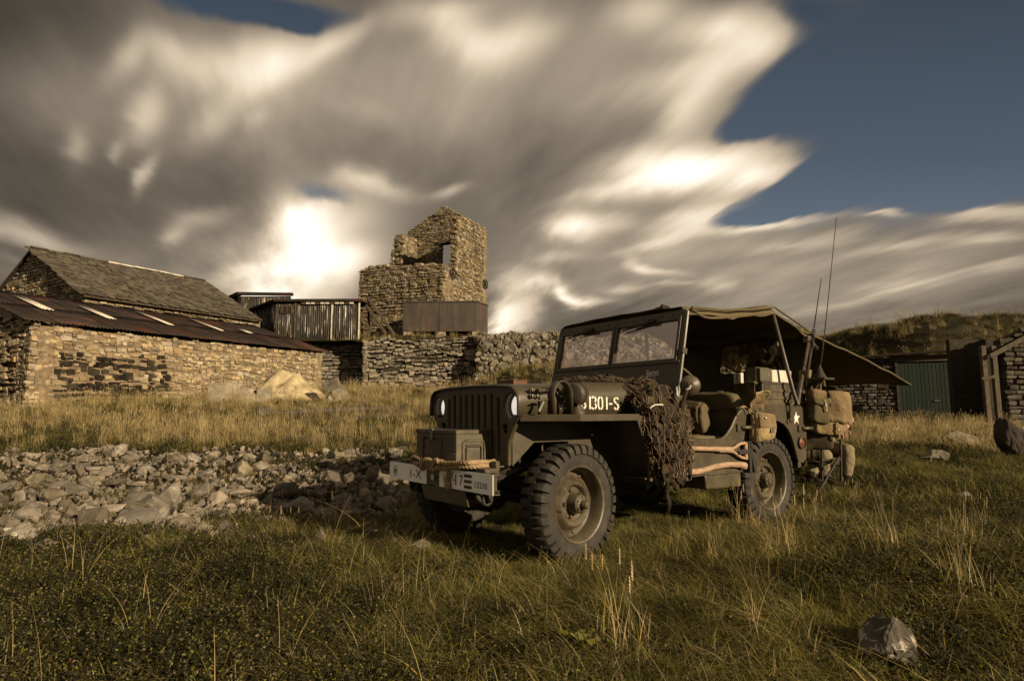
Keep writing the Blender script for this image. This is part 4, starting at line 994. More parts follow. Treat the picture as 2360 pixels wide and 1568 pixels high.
# ------------------------------------------------------------------ grille
outer = []
half = [(0, 1.062), (.30, 1.060), (.42, 1.052), (.475, 1.034), (.510, 1.005), (.520, .96), (.521, .885), (.428, .768), (.397, .700), (.394, .575), (.365, .556), (0, .556)]
outer = [(y, z) for (y, z) in half]+[(-y, z) for (y, z) in reversed(half[1:-1])]
holes = []
for k in range(9):
    y = (k-4)*.0745; zt = 1.014 if 0 < k < 8 else .992; zb = .612; r = .0228
    holes.append([(y+r*math.cos(a), zt-r+r*math.sin(a)) for a in [PI*i/8 for i in range(9)]]+[(y-r*math.cos(a), zb+r-r*math.sin(a)) for a in [PI*i/8 for i in range(9)]])
for s in (1, -1): holes += [circ(s*.434, .926, .080, 32, .086), [(s*.371+x*1.0, z) for x, z in ((-.036, .80), (-.03, .815), (-.012, .827), (.012, .827), (.03, .815), (.038, .79), (.032, .765), (.012, .748), (-.014, .748), (-.032, .765))]]
vs, fs = holed(outer, holes, .262, .296, 'x', bevel=.012, res=2)
m = MB(); m.add(vs, fs); jpart(m, 'grille', OD, smooth=35)
m = MB(); m.box((.205, 0, .80), (.02, .80, .48)); m.box((.23, 0, .80), (.03, .66, .02))
for k in range(16): m.box((.218, -.30+.04*k, .80), (.012, .006, .44))
jpart(m, 'radiator', DARK)
for s in (1, -1):
    m = MB(); m.lathe([(.088, .06), (.085, .02), (.082, -.01), (.082, -.08), (.0, -.085)], (.215, s*.434, .926), (1, 0, 0), 28); hb = jpart(m, 'headlight', ODD, smooth=40)
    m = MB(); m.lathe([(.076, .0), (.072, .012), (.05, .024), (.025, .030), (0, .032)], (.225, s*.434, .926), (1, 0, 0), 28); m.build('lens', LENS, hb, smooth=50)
    m = MB(); m.lathe([(.079, 0), (.082, .008), (.076, .012), (.074, .004)], (.222, s*.434, .926), (1, 0, 0), 28, closed=True); m.build('bezel', STEEL, hb, smooth=50)
    m = MB(); m.lathe([(.040, .0), (.038, -.04), (0, -.045)], (.258, s*.371, .787), (1, 0, 0), 18); ml = jpart(m, 'marker_light', ODD, smooth=40)
    MB().box((.262, s*.371, .787), (.02, .045, .018)).build('slit', STEEL, ml, bevel=.003)

# ------------------------------------------------------------------ bonnet and scuttle
def sect(w, zs, zt, crown, n=5):
    pts = [(w, .868), (w, zs)]; r = zt-zs
    for i in range(1, n+1):
        a = PI/2*i/n; pts.append((w-.11*(1-math.cos(a)) if False else w-.10*(1-math.cos(a)), zs+r*math.sin(a)))
    pts += [(w*.5, zt+crown*.7), (0, zt+crown)]
    return pts+[(-y, z) for (y, z) in reversed(pts[:-1])]
g = []
for f in [0, .02, .2, .4, .6, .8, 1.0]:
    x = .318-1.11*f; w = .528+.052*f; zt = 1.052+.045*f-(0.006 if f == 0 else 0)
    g.append([(x, y, z) for (y, z) in sect(w, zt-.085, zt, .014)])
m = MB(); m.sheet(g); bon = jpart(m, 'bonnet', OD, smooth=40, solid=.008)
m = MB(); g = []
for f in (0, 1):
    x = -.795-.17*f; g.append([(x, y, z) for (y, z) in sect(.585+.085*f, 1.0, 1.085, .014)])
m.sheet(g); m.box((-.80, 0, .78), (.02, 1.16, .60)); m.box((-.955, 0, .96), (.02, 1.3, .14)); jpart(m, 'scuttle', OD, smooth=40)
# bonnet number
a = JP(*crop(2000, 1100, 2.8)(270, 1215), 'y', .541); b = JP(*crop(2000, 1100, 2.8)(885, 1228), 'y', .56); hh = .088
vs, fs = stencil('20361301-S', 1.0); wd = max(v[0] for v in vs)-min(v[0] for v in vs); L_ = (b-a).length
F_ = yz_frame((a.x, .0, a.z+.002), (b.x-a.x, .0, b.z-a.z), (0, 0, 1))
def onside(v):
    q = F_ @ Vector((v[0]/wd*L_, v[1]*hh, 0)); f = (.318-q.x)/1.11; return (q.x, .528+.052*f+.0055+.0012, q.z)
m = MB(); m.add([onside(v) for v in vs], fs); m.build('bonnet_number', MARK, bon, solid=.0012)
for (px, py) in ((1180, 162), (1180, 205)):   # bonnet catches
    q = JP(*cW1(px, py), 'y', .545); m = MB(); m.box((q.x, .548, q.z), (.075, .016, .018)); m.lathe([(.012, 0), (.012, .02), (0, .024)], (q.x+.02, .545, q.z), (0, 1, 0), 10); m.lathe([(.012, 0), (.012, .02), (0, .024)], (q.x-.02, .545, q.z), (0, 1, 0), 10); m.build('bonnet_catch', OD, bon, smooth=40)
m = MB(); m.tube([(.20, .58, 1.02), (.02, .56, 1.03)], .012, 8); m.tube([(.02, .56, 1.03), (-.10, .56, 1.03)], .006, 8); m.build('grab_handle', ODD, bon, smooth=40)
q = JP(*cW1(1215, 320), 'y', .62); q2 = JP(*cW1(1250, 245), 'y', .62)
m = MB(); m.tube([q, q2], .011, 8); m.tube([q2+Vector((.04, 0, .004)), q2+Vector((0, 0, .012)), q2+Vector((-.035, 0, .012))], [.004, .012, .006], 8); jpart(m, 'bonnet_clamp', OD, smooth=40)

# ------------------------------------------------------------------ front wings
for s in (1, -1):
    m = MB()
    ins = .42
    top = [(.285, .515), (.03, .775), (-.475, .775), (-.475, ins), (.27, ins)]
    m.prism([(x, s*y) for x, y in top], .868, .876, 'z')
    lip = [(.285, .515), (.03, .775), (-.475, .775)]
    for a, b in zip(lip[:-1], lip[1:]): m.bar((a[0], s*a[1], .856), (b[0], s*b[1], .856), .007, .042)
    # slanted rear part with its own turned edge, the splash plate and the inner valance
    m.prism([(-.472, .876), (-.500, .862), (-.668, .415), (-.660, .412), (-.492, .858), (-.470, .868)], s*.36, s*.775, 'y')
    m.bar((-.476, s*.7715, .858), (-.655, s*.7715, .415), .007, .05, up=(1, 0, 0))
    m.prism([(.27, .868), (-.50, .862), (-.66, .415), (-.30, .50), (-.18, .70), (.10, .70), (.27, .56)], s*.41, s*.416, 'y')
    jpart(m, 'wing', OD, bevel=.003)

# ------------------------------------------------------------------ tub
side = [(-.58, .445), (-.58, .99), (-.93, .99), (-.944, .76), (-.955, .715), (-.985, .694), (-1.32, .687), (-1.37, .692), (-1.42, .715), (-1.488, .770), (-1.549, .845), (-1.608, .890), (-1.66, .918), (-1.72, .930), (-2.528, .925), (-2.528, .76), (-2.50, .50), (-2.475, .488), (-2.385, .494), (-2.372, .50), (-2.335, .60), (-2.295, .69), (-2.25, .745), (-2.19, .79), (-2.11, .815), (-2.02, .82), (-1.93, .80), (-1.83, .75), (-1.75, .67), (-1.69, .57), (-1.655, .447)]
for s in (1, -1):
    m = MB(); m.prism(side, s*.738, s*.760, 'y')
    edge = [(x, s*.750, z) for x, z in side[2:15]]; m.tube(edge, .011, 8)
    b = jpart(m, 'body_side', OD, smooth=30)
    if s > 0:
        rv = MB()
        for (x, z) in ((-1.02, .668), (-1.17, .668), (-1.33, .668), (-1.50, .70), (-1.60, .73), (-1.56, .86), (-1.565, .845), (-2.06, .90), (-2.22, .91), (-1.45, .60), (-2.46, .70)): rv.lathe([(.008, 0), (.006, .005), (0, .006)], (x, .760, z), (0, 1, 0), 8)
        rv.build('rivet', OD, b, smooth=60)
        MB().prism([(p.x, p.z) for p in []] or star2d(JP(*cC2(1120, 900), 'y', .762).x, JP(*cC2(1120, 890), 'y', .762).z, .058), .7605, .763, 'y').build('white_star', MARK, b)
        for px in ((285, 1028, 500), (1180, 1040, 1370)):   # grab handles
            p0 = JP(*cC2(px[0], px[1]), 'y', .765); p1 = JP(*cC2(px[2], px[1]-4), 'y', .80)
            h = MB(); h.box((p0.x, .767, p0.z), (.07, .012, .055)); h.tube([(p0.x-.02, .775, p0.z), (p0.x-.04, .80, p0.z), (p1.x+.02, .80, p1.z), (p1.x, .775, p1.z)], .015, 10); h.build('grab_handle', OD, b, smooth=40)
        q = JP(*cC2(1203, 1250), 'y', .77); h = MB(); h.lathe([(.050, 0), (.050, .018), (.042, .022), (.040, .012), (.0, .012)], (q.x, .760, q.z), (0, 1, 0), 24); rl = h.build('reflector', ODD, b, smooth=35)
        MB().lathe([(.038, 0), (.03, .006), (0, .009)], (q.x, .772, q.z), (0, 1, 0), 24).build('red_lens', REDL, rl, smooth=60)
        q = JP(*cC2(1030, 840), 'y', .77); h = MB(); h.box((q.x, .775, q.z), (.06, .03, .05)); h.tube(spline([(q.x+.01, .78, q.z+.02), (q.x+.03, .79, q.z+.07), (q.x, .80, q.z+.10)], 4), .010, 6); h.tube(spline([(q.x+.02, .78, q.z-.02), (q.x+.03, .785, q.z-.05), (q.x+.015, .79, q.z-.06)], 4), .008, 6); h.build('bow_socket', ODD, b, smooth=40)
m = MB(); m.box((-1.1, 0, .46), (1.08, 1.47, .012)); m.box((-2.05, 0, .47), (.9, .94, .012)); m.box((-2.52, 0, .72), (.012, 1.47, .42)); m.box((-2.0, 0, .62), (1.0, .9, .02))
for s in (1, -1): m.box((-2.02, s*.50, .70), (.98, .012, .44)); m.box((-2.05, s*.62, .915), (.95, .25, .012)); m.box((-1.60, s*.62, .72), (.012, .24, .38))
jpart(m, 'tub_floor', ODD)
m = MB(); m.box((-2.5, 0, .47), (.05, 1.4, .09)); m.tube([(-2.55, .35, .5), (-2.55, .7, .5)], .04, 8); jpart(m, 'rear_bumperette', ODD, bevel=.004)
# sill, step and fuel tank skirt
m = MB(); m.prism([(-.66, .415), (-.955, .432), (-.955, .455), (-.66, .455)], .70, .80, 'y'); jpart(m, 'step_plate', OD, bevel=.004)
m = MB(); m.prism([(-1.17, .445), (-1.60, .447), (-1.60, .338), (-1.185, .345)], .36, .745, 'y'); jpart(m, 'fuel_tank_guard', OD, bevel=.012)
# dash, steering
m = MB(); m.box((-1.0, 0, .92), (.03, 1.4, .17)); jpart(m, 'dashboard', ODD)
sc_ = Vector((-1.245, .41, 1.15)); ax = Vector((-.62, .02, .78)).normalized(); e1 = Vector((0, 1, 0)); e1 = (e1-ax*e1.dot(ax)).normalized(); e2 = ax.cross(e1)
m = MB(); ring = [sc_+e1*(.195*math.cos(a))+e2*(.195*math.sin(a)) for a in [2*PI*i/40 for i in range(41)]]; m.tube(ring, .0125, 8, caps=False)
for k in range(3): a = 2*PI*k/3+.5; m.tube([sc_-ax*.02, sc_+e1*(.19*math.cos(a))+e2*(.19*math.sin(a))], .007, 6)
m.tube([sc_, sc_-ax*.5], .02, 8); jpart(m, 'steering_wheel', ODD, smooth=50)
# seats
def rounded_pad(c, d, rot, name, m_, sub=2, puff=.03):
    mb = MB(); nx, ny = 10, 10
    bm = bmesh.new(); bmesh.ops.create_cube(bm, size=1.0); bmesh.ops.subdivide_edges(bm, edges=bm.edges, cuts=9, use_grid_fill=True)
    E_ = Euler(rot).to_matrix(); vs = []
    for v in bm.verts:
        p = v.co*2; q = 7.0; k = (abs(p.x)**q+abs(p.y)**q+abs(p.z)**q)**(-1/q)*max(abs(p.x), abs(p.y), abs(p.z)); p = p*k
        p = Vector((p.x*d[0]/2, p.y*d[1]/2, p.z*d[2]/2)); p += Vector((fbm(p.x*6, p.y*6, p.z*6), fbm(p.y*6, p.z*6, 4+p.x*6), fbm(p.z*6, p.x*6, 8+p.y*6)))*puff*.35
        cr_ = 1-abs(fbm(p.x*11+3, p.y*11, p.z*11, 2))*2.2; p -= Vector(v.co).normalized()*max(0, cr_-.55)*puff*.22
        vs.append(E_ @ p+Vector(c))
    fs = [tuple(v.index for v in f.verts) for f in bm.faces]; bm.free(); mb.add(vs, fs); return mb
for s in (1, -1):
    y = .43 if s > 0 else -.42
    se = bpy.data.objects.new('seat', None); C.objects.link(se); se.parent = JT; se['label'] = 'driver seat in worn olive canvas' if s > 0 else 'passenger seat in olive canvas'
    rounded_pad((-1.40, y, .67), (.46, .48, .10), (0, -.05, 0), '', 0).build('seat_cushion', CANVAS, se, smooth=60)
    rounded_pad((-1.70, y, .875), (.10, .52, .33), (0, .14, 0), '', 0).build('seat_back', CANVAS, se, smooth=60)
    f = MB(); f.tube(spline([(-1.25, y-.22, .55), (-1.62, y-.22, .6), (-1.74, y-.24, .98), (-1.74, y+.24, .98), (-1.62, y+.24, .6), (-1.25, y+.24, .55)], 5), .014, 8); f.build('seat_frame', ODD, se, smooth=50)

# ------------------------------------------------------------------ windscreen
TILT = math.atan2(.145, .625)
WM = Matrix.Translation((-.968, 0, 1.0)) @ Matrix.Rotation(-TILT, 4, 'Y')
vs, fs = holed([(-.69, .0), (.69, .0), (.69, .640), (-.69, .640)], [[(.022, .268), (.640, .268), (.640, .575), (.022, .575)], [(-.640, .268), (-.022, .268), (-.022, .575), (-.640, .575)]], -.012, .012, 'x', bevel=.004)
m = MB(); m.add(vs, fs, WM); ws = jpart(m, 'windscreen', OD)
for s in (1, -1):
    vs2 = [(0, s*.022, .268), (0, s*.640, .268), (0, s*.640, .575), (0, s*.022, .575)]; MB().add(vs2, [(0, 1, 2, 3)], WM).build('pane', GLASS, ws)
    MB().add(*holed([(s*.008, .252), (s*.656, .252), (s*.656, .590), (s*.008, .590)], [[(s*.026, .272), (s*.636, .272), (s*.636, .571), (s*.026, .571)]], .010, .020, 'x', bevel=.002), M=WM).build('pane_frame', OD, ws)
    wv = MB(); wv.box((.03, s*.33-.05, .565), (.012, .19, .018), rot=(.09, 0, 0), M=WM); wv.box((.034, s*.33+.06, .580), (.03, .06, .03), M=WM); wv.bar(WM @ Vector((.028, s*.33-.05, .558)), WM @ Vector((.028, s*.33-.24, .536)), .006, .012); wv.build('wiper', DARK, ws, bevel=.002)
m = MB(); m.box((.018, 0, .248), (.012, 1.37, .012), M=WM)
for k in range(15): m.lathe([(.006, 0), (.004, .006), (0, .006)], WM @ Vector((.012, -.66+.0943*k, .612)), (1, 0, .2), 6)
for z in (.30, .40, .50, .56): m.lathe([(.005, 0), (.004, .005), (0, .005)], WM @ Vector((.02, .648, z)), (1, 0, .2), 6)
m.build('screen_bead', OD, ws)
MB().tube([WM @ Vector((0, -.694, -.03)), WM @ Vector((0, -.694, .63))], .013, 8).build('screen_pillar', OD, ws, smooth=40)
m = MB(); m.tube([WM @ Vector((0, .694, -.03)), WM @ Vector((0, .694, .63))], .013, 8)
m.box((.0, .70, .33), (.05, .02, .04), M=WM); m.tube(spline([(-.95, .68, 1.03), (-.985, .70, 1.08), (-1.02, .70, 1.10)], 4), .008, 6)
m.tube(spline([(-.90, .66, .86), (-.93, .69, .93), (-.945, .70, 1.0), (-.955, .69, 1.06)], 5), .013, 8)
m.build('screen_pillar', OD, ws, smooth=40)
for (txt, px, py, sz, rot) in (('Bettys', 1160, 893, .080, 16), ('Buggy', 1172, 962, .066, 13)):
    o_ = JP(*crop(2000, 1100, 2.8)(px, py), 'x', -.968); s_ = (o_.z-1.0)/math.cos(TILT)
    vs, fs = text_geo(txt, sz, .60, .12); a = R(rot*.25); ca, sa = math.cos(a), math.sin(a)
    MB().add([(.0135+v[2], o_.y+v[0]*ca-v[1]*sa, s_+.006+v[0]*sa+v[1]*ca) for v in vs], fs, WM).build('painted_name', MARK, ws)

# ------------------------------------------------------------------ hood bows and canvas top
m = MB(); pv = Vector((-2.37, .78, .945))
for s in (1, -1):
    for (tx, tz) in ((-2.225, 1.725), (-2.80, 1.565)):
        pts = [(-2.37, s*.785, .945), (-2.37+(tx+2.37)*.15, s*.765, 1.04), (-2.37+(tx+2.37)*.97, s*.69, .945+(tz-.945)*.96), (tx, s*.63, tz), (tx, 0, tz+.02)]
        m.tube(pts, .017, 8)
jpart(m, 'hood_bow', OD, smooth=50)
prof = [(-1.105, 1.640), (-1.135, 1.648), (-1.5, 1.668), (-1.9, 1.702), (-2.15, 1.748), (-2.225, 1.760), (-2.32, 1.730), (-2.55, 1.655), (-2.80, 1.580), (-2.83, 1.55)]
g = []; ny = 25
for i, (x, z) in enumerate([q for q in spline([(p[0], 0, p[1]) for p in prof], 3)] and [(p.x, p.z) for p in spline([(p[0], 0, p[1]) for p in prof], 3)]):
    row = []
    for j in range(ny):
        a = -1+2*j/(ny-1); y = a*.705; dz = .02*(1-a*a)-.012*math.exp(-((abs(a)-1)/.06)**2)
        dz += .010*fbm(x*5, y*4, 3)+.008*math.sin(x*18+y*4)*math.exp(-((abs(a)-.9)/.25)**2)
        if abs(a) == 1: dz -= .052+.012*math.sin(x*11); y *= 1.004
        row.append((x, y, z+dz))
    g.append(row)
m = MB(); m.sheet(g); can = jpart(m, 'canvas_top', CANVAS, smooth=60, solid=.006)
m = MB(); m.tube([(x, s*.712, z-.010+.004*math.sin(x*9)) for s in (1,) for (x, z) in prof[1:]], .009, 6); m.tube([(x, -.712, z-.010) for (x, z) in prof[1:]], .009, 6)
m.tube(spline([(-1.13, .71, 1.635), (-1.3, .70, 1.585), (-1.6, .70, 1.61), (-2.2, .70, 1.70)], 5), .010, 6)
m.build('canvas_hem', CANVAS, can, smooth=50)
# rear curtain with crinkled clear window
wy0 = JP(1650, 795, 'x', -2.68); wy1 = JP(1738, 858, 'x', -2.68); wl = [(wy0.y, wy1.z), (wy1.y, wy1.z), (wy1.y, wy0.z), (wy0.y, wy0.z)]
yc, zc, hw, hh2 = (wy0.y+wy1.y)/2, (wy0.z+wy1.z)/2, (wy1.y-wy0.y)/2, (wy0.z-wy1.z)/2
rr = []
for (sx_, sz_, a0) in ((1, -1, -90), (1, 1, 0), (-1, 1, 90), (-1, -1, 180)):
    for k in range(5): a = R(a0+22.5*k); rr.append((yc+sx_*(hw-.04)+.04*math.cos(a), zc+sz_*(hh2-.04)+.04*math.sin(a)))
vs, fs = holed([(-.70, .90), (.70, .90), (.70, 1.57), (-.70, 1.57)], [rr], -.003, .003, 'x')
sk = lambda v: (-2.60-.22*(v[1+1]-.90)/.67+v[0], v[1], v[2])
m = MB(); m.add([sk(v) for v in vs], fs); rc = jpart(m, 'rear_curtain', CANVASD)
g = [[sk((.008+.012*fbm(y*14, z*9, 2), y, z)) for z in np.linspace(zc-hh2, zc+hh2, 14)] for y in np.linspace(yc-hw, yc+hw, 18)]
CLEAR = bpy.data.materials.new('clear_sheet'); CLEAR.use_nodes = True
def _clear():
    t = NT(CLEAR.node_tree); t.n.clear(); out = t.node('ShaderNodeOutputMaterial'); tr = t.node('ShaderNodeBsdfTransparent', ins={0: (.8, .77, .7, 1)}); gl = t.node('ShaderNodeBsdfGlossy', ins={0: (.95, .92, .85, 1), 1: .12})
    df = t.node('ShaderNodeBsdfTranslucent', ins={0: (.75, .7, .6, 1)}); n = t.noise(t.node('ShaderNodeTexCoord').outputs['Object'], 7, 4, .6, 1.2)
    m1 = t.node('ShaderNodeMixShader', ins={0: t.ramp(n, [(.45, .05), (.6, .75)]), 1: tr.outputs[0], 2: df.outputs[0]}); m2 = t.node('ShaderNodeMixShader', ins={0: .22, 1: m1.outputs[0], 2: gl.outputs[0]}); t.l.new(m2.outputs[0], out.inputs[0])
_clear()
MB().sheet(g).build('window', CLEAR, rc, smooth=60)
f = MB(); f.tube([sk((.01, p[0], p[1])) for p in rr+rr[:1]], .008, 6); f.build('window_binding', CANVASD, rc, smooth=50)
# gathered flap at the rear bow
m = MB(); pts = [(-2.74, y, 1.60+.02*math.sin(y*9)) for y in np.linspace(.66, -.6, 20)]; m.tube(pts, [.035+.02*abs(math.sin(i*1.3))*(1.6 if i < 3 else 1) for i in range(20)], 9); m.tube(spline([(-2.78, .64, 1.61), (-2.80, .66, 1.55), (-2.79, .67, 1.49)], 4), [.03]*8+[.012], 7)
jpart(m, 'rolled_flap', CANVAS, smooth=50)
# mirror on its arm
q = JP(*cC5(627, 195), 'y', .88); mdir = Vector((.72, .60, -.02)).normalized(); m = MB()
m.lathe([(.0, .036), (.016, .035), (.021, .028), (.042, .016), (.064, .003), (.068, -.002), (.068, -.010), (.06, -.013), (0, -.013)], q, mdir, 32); mi = jpart(m, 'mirror', OD, smooth=35)
b0 = q+mdir*.038; b1 = JP(*cC5(590, 240), 'y', .90); b2 = JP(*cC5(545, 375), 'y', .86); b3 = JP(*cC5(500, 560), 'y', .80)
m = MB(); m.tube([b0, b0+Vector((.015, 0, -.02)), b1, b2, b3, b3+Vector((.03, -.05, -.05))], .0135, 8)
for a in range(4): m.lathe([(.005, -.01), (.005, .008), (0, .01)], b0+Vector((-.3, .5, 0))*.0+Vector((.0, .0, 0))+(mdir.orthogonal()*.015*math.cos(a*PI/2)+mdir.cross(mdir.orthogonal())*.015*math.sin(a*PI/2)), mdir, 6)
m.lathe([(.018, 0), (.018, .03)], b2, (b2-b1).normalized(), 10); m.build('mirror_arm', OD, mi, smooth=40)
# driving lamp in its hoop on the wing
def P_(x, y, yy=.62): return JP(*cW1(x, y), 'y', yy)
lc = Vector((P_(1475, 185).x-.0, .63, P_(1475, 190).z)); m = MB()
ldir = Vector((.93, .35, -.05)).normalized()
m.lathe([(.0, -.085), (.035, -.080), (.064, -.05), (.074, -.01), (.078, .01), (.070, .012), (.070, .03), (.055, .05), (0, .06)], lc-ldir*.02, ldir, 28); lp = jpart(m, 'driving_lamp', OD, smooth=40)
m = MB(); m.tube([(lc.x, .63, lc.z-.07), (lc.x-.01, .63, .93), (lc.x-.02, .63, .878)], [.022, .028, .05], 10); m.build('lamp_bracket', OD, lp, smooth=40)
MB().lathe([(.062, .0), (.05, .012), (0, .018)], lc+ldir*.025, ldir, 24).build('hooded_lens', DARK, lp, smooth=40)
x0, x1, zt = P_(1297, 200).x+.00, P_(1432, 330).x+.0, P_(1355, 97).z; xm = (x0+x1)/2; g = []
for i in range(25):
    a = PI*i/24; hwid = (x0-x1)/2; px_ = xm+hwid*math.cos(a); pz = .878+(max(0, zt-.878-hwid*1.25))*(1 if 0 < i < 24 else 0)+hwid*1.25*math.sin(a)
    g.append([(px_, .60, pz), (px_, .665, pz)])
m = MB(); m.sheet(g); m.build('lamp_guard', OD, lp, smooth=60, solid=.006)

# ------------------------------------------------------------------ things stowed on the jeep
def on(name, label, cat, pos, group=None): return thing(name, label, cat, pos, group, frame=JM)
def rel(o, mb, name, m_, base, parent=None, **k): return mb.build(name, m_, parent or o, origin=base, **k)
# ammunition chest on the frame cover
b_ = (.42, -.044, .567); t = on('ammunition_chest', 'dented olive steel ammunition chest roped on behind the bumper', 'box', b_)
m = MB(); m.box((.42, -.044, .665), (.255, .51, .19)); rel(t, m, 'chest_body', OD, b_, bevel=.006)
m = MB(); m.box((.42, -.044, .768), (.268, .523, .022)); m.box((.42, -.044, .780), (.255, .51, .006)); rel(t, m, 'lid', OD, b_, bevel=.003)
m = MB(); m.box((.553, -.085, .752), (.006, .035, .07)); m.tube([(.557, -.10, .722), (.565, -.115, .718), (.566, -.11, .70), (.557, -.095, .702)], .004, 6); rel(t, m, 'hasp', STEEL, b_)
def relief(c0, c1, x, r=.010):   # pressed rib on the front face
    m = MB(); ya, za, yb, zb = c0[0], c0[1], c1[0], c1[1]; m.tube([(x, ya, zb), (x, ya, za-.02), (x, ya+.02, za), (x, yb-.02, za), (x, yb, za-.02), (x, yb, zb)], r, 6); return m
rel(t, relief((-.20, .735), (.03, .58), .547), 'pressed_rib', OD, b_, smooth=60)
m = MB(); yb = .211; m.tube([(.50, yb, .59), (.50, yb, .70), (.48, yb, .715), (.36, yb, .715), (.34, yb, .70), (.34, yb, .59)], .009, 6); rel(t, m, 'side_rib', OD, b_, smooth=60)
m = MB(); m.tube([(.475, yb+.004, .60), (.475, yb+.006, .672), (.465, yb+.006, .682), (.375, yb+.006, .682), (.365, yb+.006, .672), (.365, yb+.004, .60)], .006, 6); m.box((.42, yb+.003, .69), (.12, .006, .012)); rel(t, m, 'carrying_handle', ODD, b_, smooth=50)
m = MB()
for (y, z) in ((.165, .745), (.190, .745), (.165, .635), (.190, .635), (-.18, .70), (-.165, .70), (-.18, .635), (-.165, .635)): m.lathe([(.006, 0), (.004, .004), (0, .005)], (.548, y, z), (1, 0, 0), 8)
rel(t, m, 'rivet', STEEL, b_)
# rope: three twisted strands round a path
def rope_mb(path, r, turns_per_m=34, n=None):
    path = [Vector(p) for p in path]; d = [0]
    for a, b in zip(path[:-1], path[1:]): d.append(d[-1]+(b-a).length)
    L = d[-1]; n = n or int(L/.0045); out = MB(); N = Vector((0, 0, 1)); pts = []; k = 0
    for i in range(n+1):
        s = L*i/n
        while k < len(d)-2 and d[k+1] < s: k += 1
        f = (s-d[k])/max(d[k+1]-d[k], 1e-9); pts.append(path[k].lerp(path[k+1], min(f, 1)))
    strands = [[], [], []]
    for i, p in enumerate(pts):
        tg = (pts[min(i+1, n)]-pts[max(i-1, 0)]).normalized(); N = N-tg*N.dot(tg); N = N.normalized() if N.length > 1e-5 else tg.orthogonal().normalized(); B = tg.cross(N)
        for s_ in range(3):
            a = 2*PI*(L*i/n*turns_per_m*.5+s_/3); strands[s_].append(p+N*(r*.55*math.cos(a))+B*(r*.55*math.sin(a)))
    for st in strands: out.tube(st, r*.56, 6)
    return out
def RB(x, y, xx=.60): return JP(*cB(x, y), 'x', xx)
b_ = (.60, .0, .555); t = on('rope', 'thick knotted manila rope tied round the ammunition chest above the bumper', 'rope', b_)
e = [Vector((.36, .36, .595)), RB(1560, 335, .40), RB(1400, 335, .48), RB(1200, 340, .57), RB(1000, 350, .60), RB(800, 360, .61), RB(700, 320, .615), RB(620, 330, .625), RB(560, 400, .63), RB(570, 470, .63), RB(640, 440, .615), RB(720, 400, .61), RB(640, 300, .63), RB(560, 330, .62), RB(480, 290, .62), RB(400, 340, .63), RB(380, 440, .625), RB(450, 400, .61), RB(540, 350, .615), RB(440, 290, .625), RB(340, 370, .615), RB(250, 330, .61), RB(200, 300, .615), RB(250, 230, .62), RB(330, 260, .61), RB(390, 300, .60)]
rel(t, rope_mb(spline(e, 5), .0155), 'rope_run', ROPE, b_, smooth=60)
e2 = [Vector((.36, .36, .575)), RB(1560, 395, .40), RB(1350, 410, .52), RB(1100, 410, .585), RB(900, 420, .60), RB(700, 440, .605), RB(520, 430, .605), RB(440, 380, .605), RB(300, 330, .60), RB(220, 260, .60)]
rel(t, rope_mb(spline(e2, 5), .0155), 'rope_run', ROPE, b_, smooth=60)
e3 = [RB(760, 420, .60), RB(830, 470, .60), RB(850, 540, .595), RB(815, 610, .595), RB(830, 690, .59)]
tl = rope_mb(spline(e3, 5), .0155); tl.lathe([(.019, 0), (.024, .02), (.02, .045), (.006, .05)], RB(825, 660, .592), (RB(830, 720, .59)-RB(825, 640, .592)).normalized(), 10); rel(t, tl, 'rope_end', ROPE, b_, smooth=60)
# brown case on the bonnet
q = JP(1192, 890, 'z', 1.075); q = Vector((-.02, -.10, 1.077)); c_ = JP(1170, 888, 'x', -.10)
t = on('leather_case', 'small flat red-brown leather case lying on the bonnet', 'case', (-.10, c_.y, 1.078)); m = MB(); m.box((0, .05, .018), (.12, .20, .032)); m.box((0, .05, .036), (.126, .206, .008)); m.build('case_body', BROWNBOX, t, bevel=.004)
m = MB(); m.tube([(.05, -.04, .045), (.055, -.03, .056), (.06, .12, .056), (.055, .13, .045)], .005, 6); m.build('handle', LEATHER, t, smooth=50)

# axe and shovel strapped to the side
def A5(x, y, yy=.785): return JP(*cC5(x, y), 'y', yy)
b_ = tuple(A5(900, 1120)); t = on('axe', 'long pale wooden axe handle strapped low along the jeep side', 'axe', b_)
hp = spline([A5(490, 1168), A5(640, 1172), A5(760, 1158), A5(900, 1115), A5(1050, 1090), A5(1180, 1090), A5(1245, 1105)], 6); n = len(hp)
m = MB(); m.tube(hp, [.021+.006*max(0, (i/n-.8)/.2)-.003*math.sin(i/n*PI) for i in range(n)], 10, flat=1.15); rel(t, m, 'handle', WOOD, b_, smooth=60)
a0 = A5(480, 1168, .785); m = MB(); m.prism([(a0.x+.13, a0.z+.05), (a0.x+.13, a0.z-.10), (a0.x+.06, a0.z-.04), (a0.x-.02, a0.z-.03), (a0.x-.02, a0.z+.03), (a0.x+.06, a0.z+.03)], .772, .80, 'y'); rel(t, m, 'axe_head', STEEL, b_, bevel=.004)
b_ = tuple(A5(900, 905)); t = on('shovel', 'shovel with split wooden handle strapped above the axe on the jeep side', 'shovel', b_)
m = MB(); m.tube([A5(590, 905, .79), A5(850, 912, .79), A5(1100, 925, .79)], .0165, 10); rel(t, m, 'shaft', WOOD, b_, smooth=60)
for (pp) in ([A5(850, 900, .79), A5(1090, 905, .79), A5(1150, 880, .79), A5(1190, 855, .79), A5(1250, 845, .79)], [A5(950, 935, .79), A5(1090, 940, .79), A5(1150, 970, .79), A5(1200, 1005, .79), A5(1255, 1020, .79)]):
    m = MB(); m.tube(spline(pp, 5), .0115, 8); rel(t, m, 'split_grip', WOOD, b_, smooth=60)
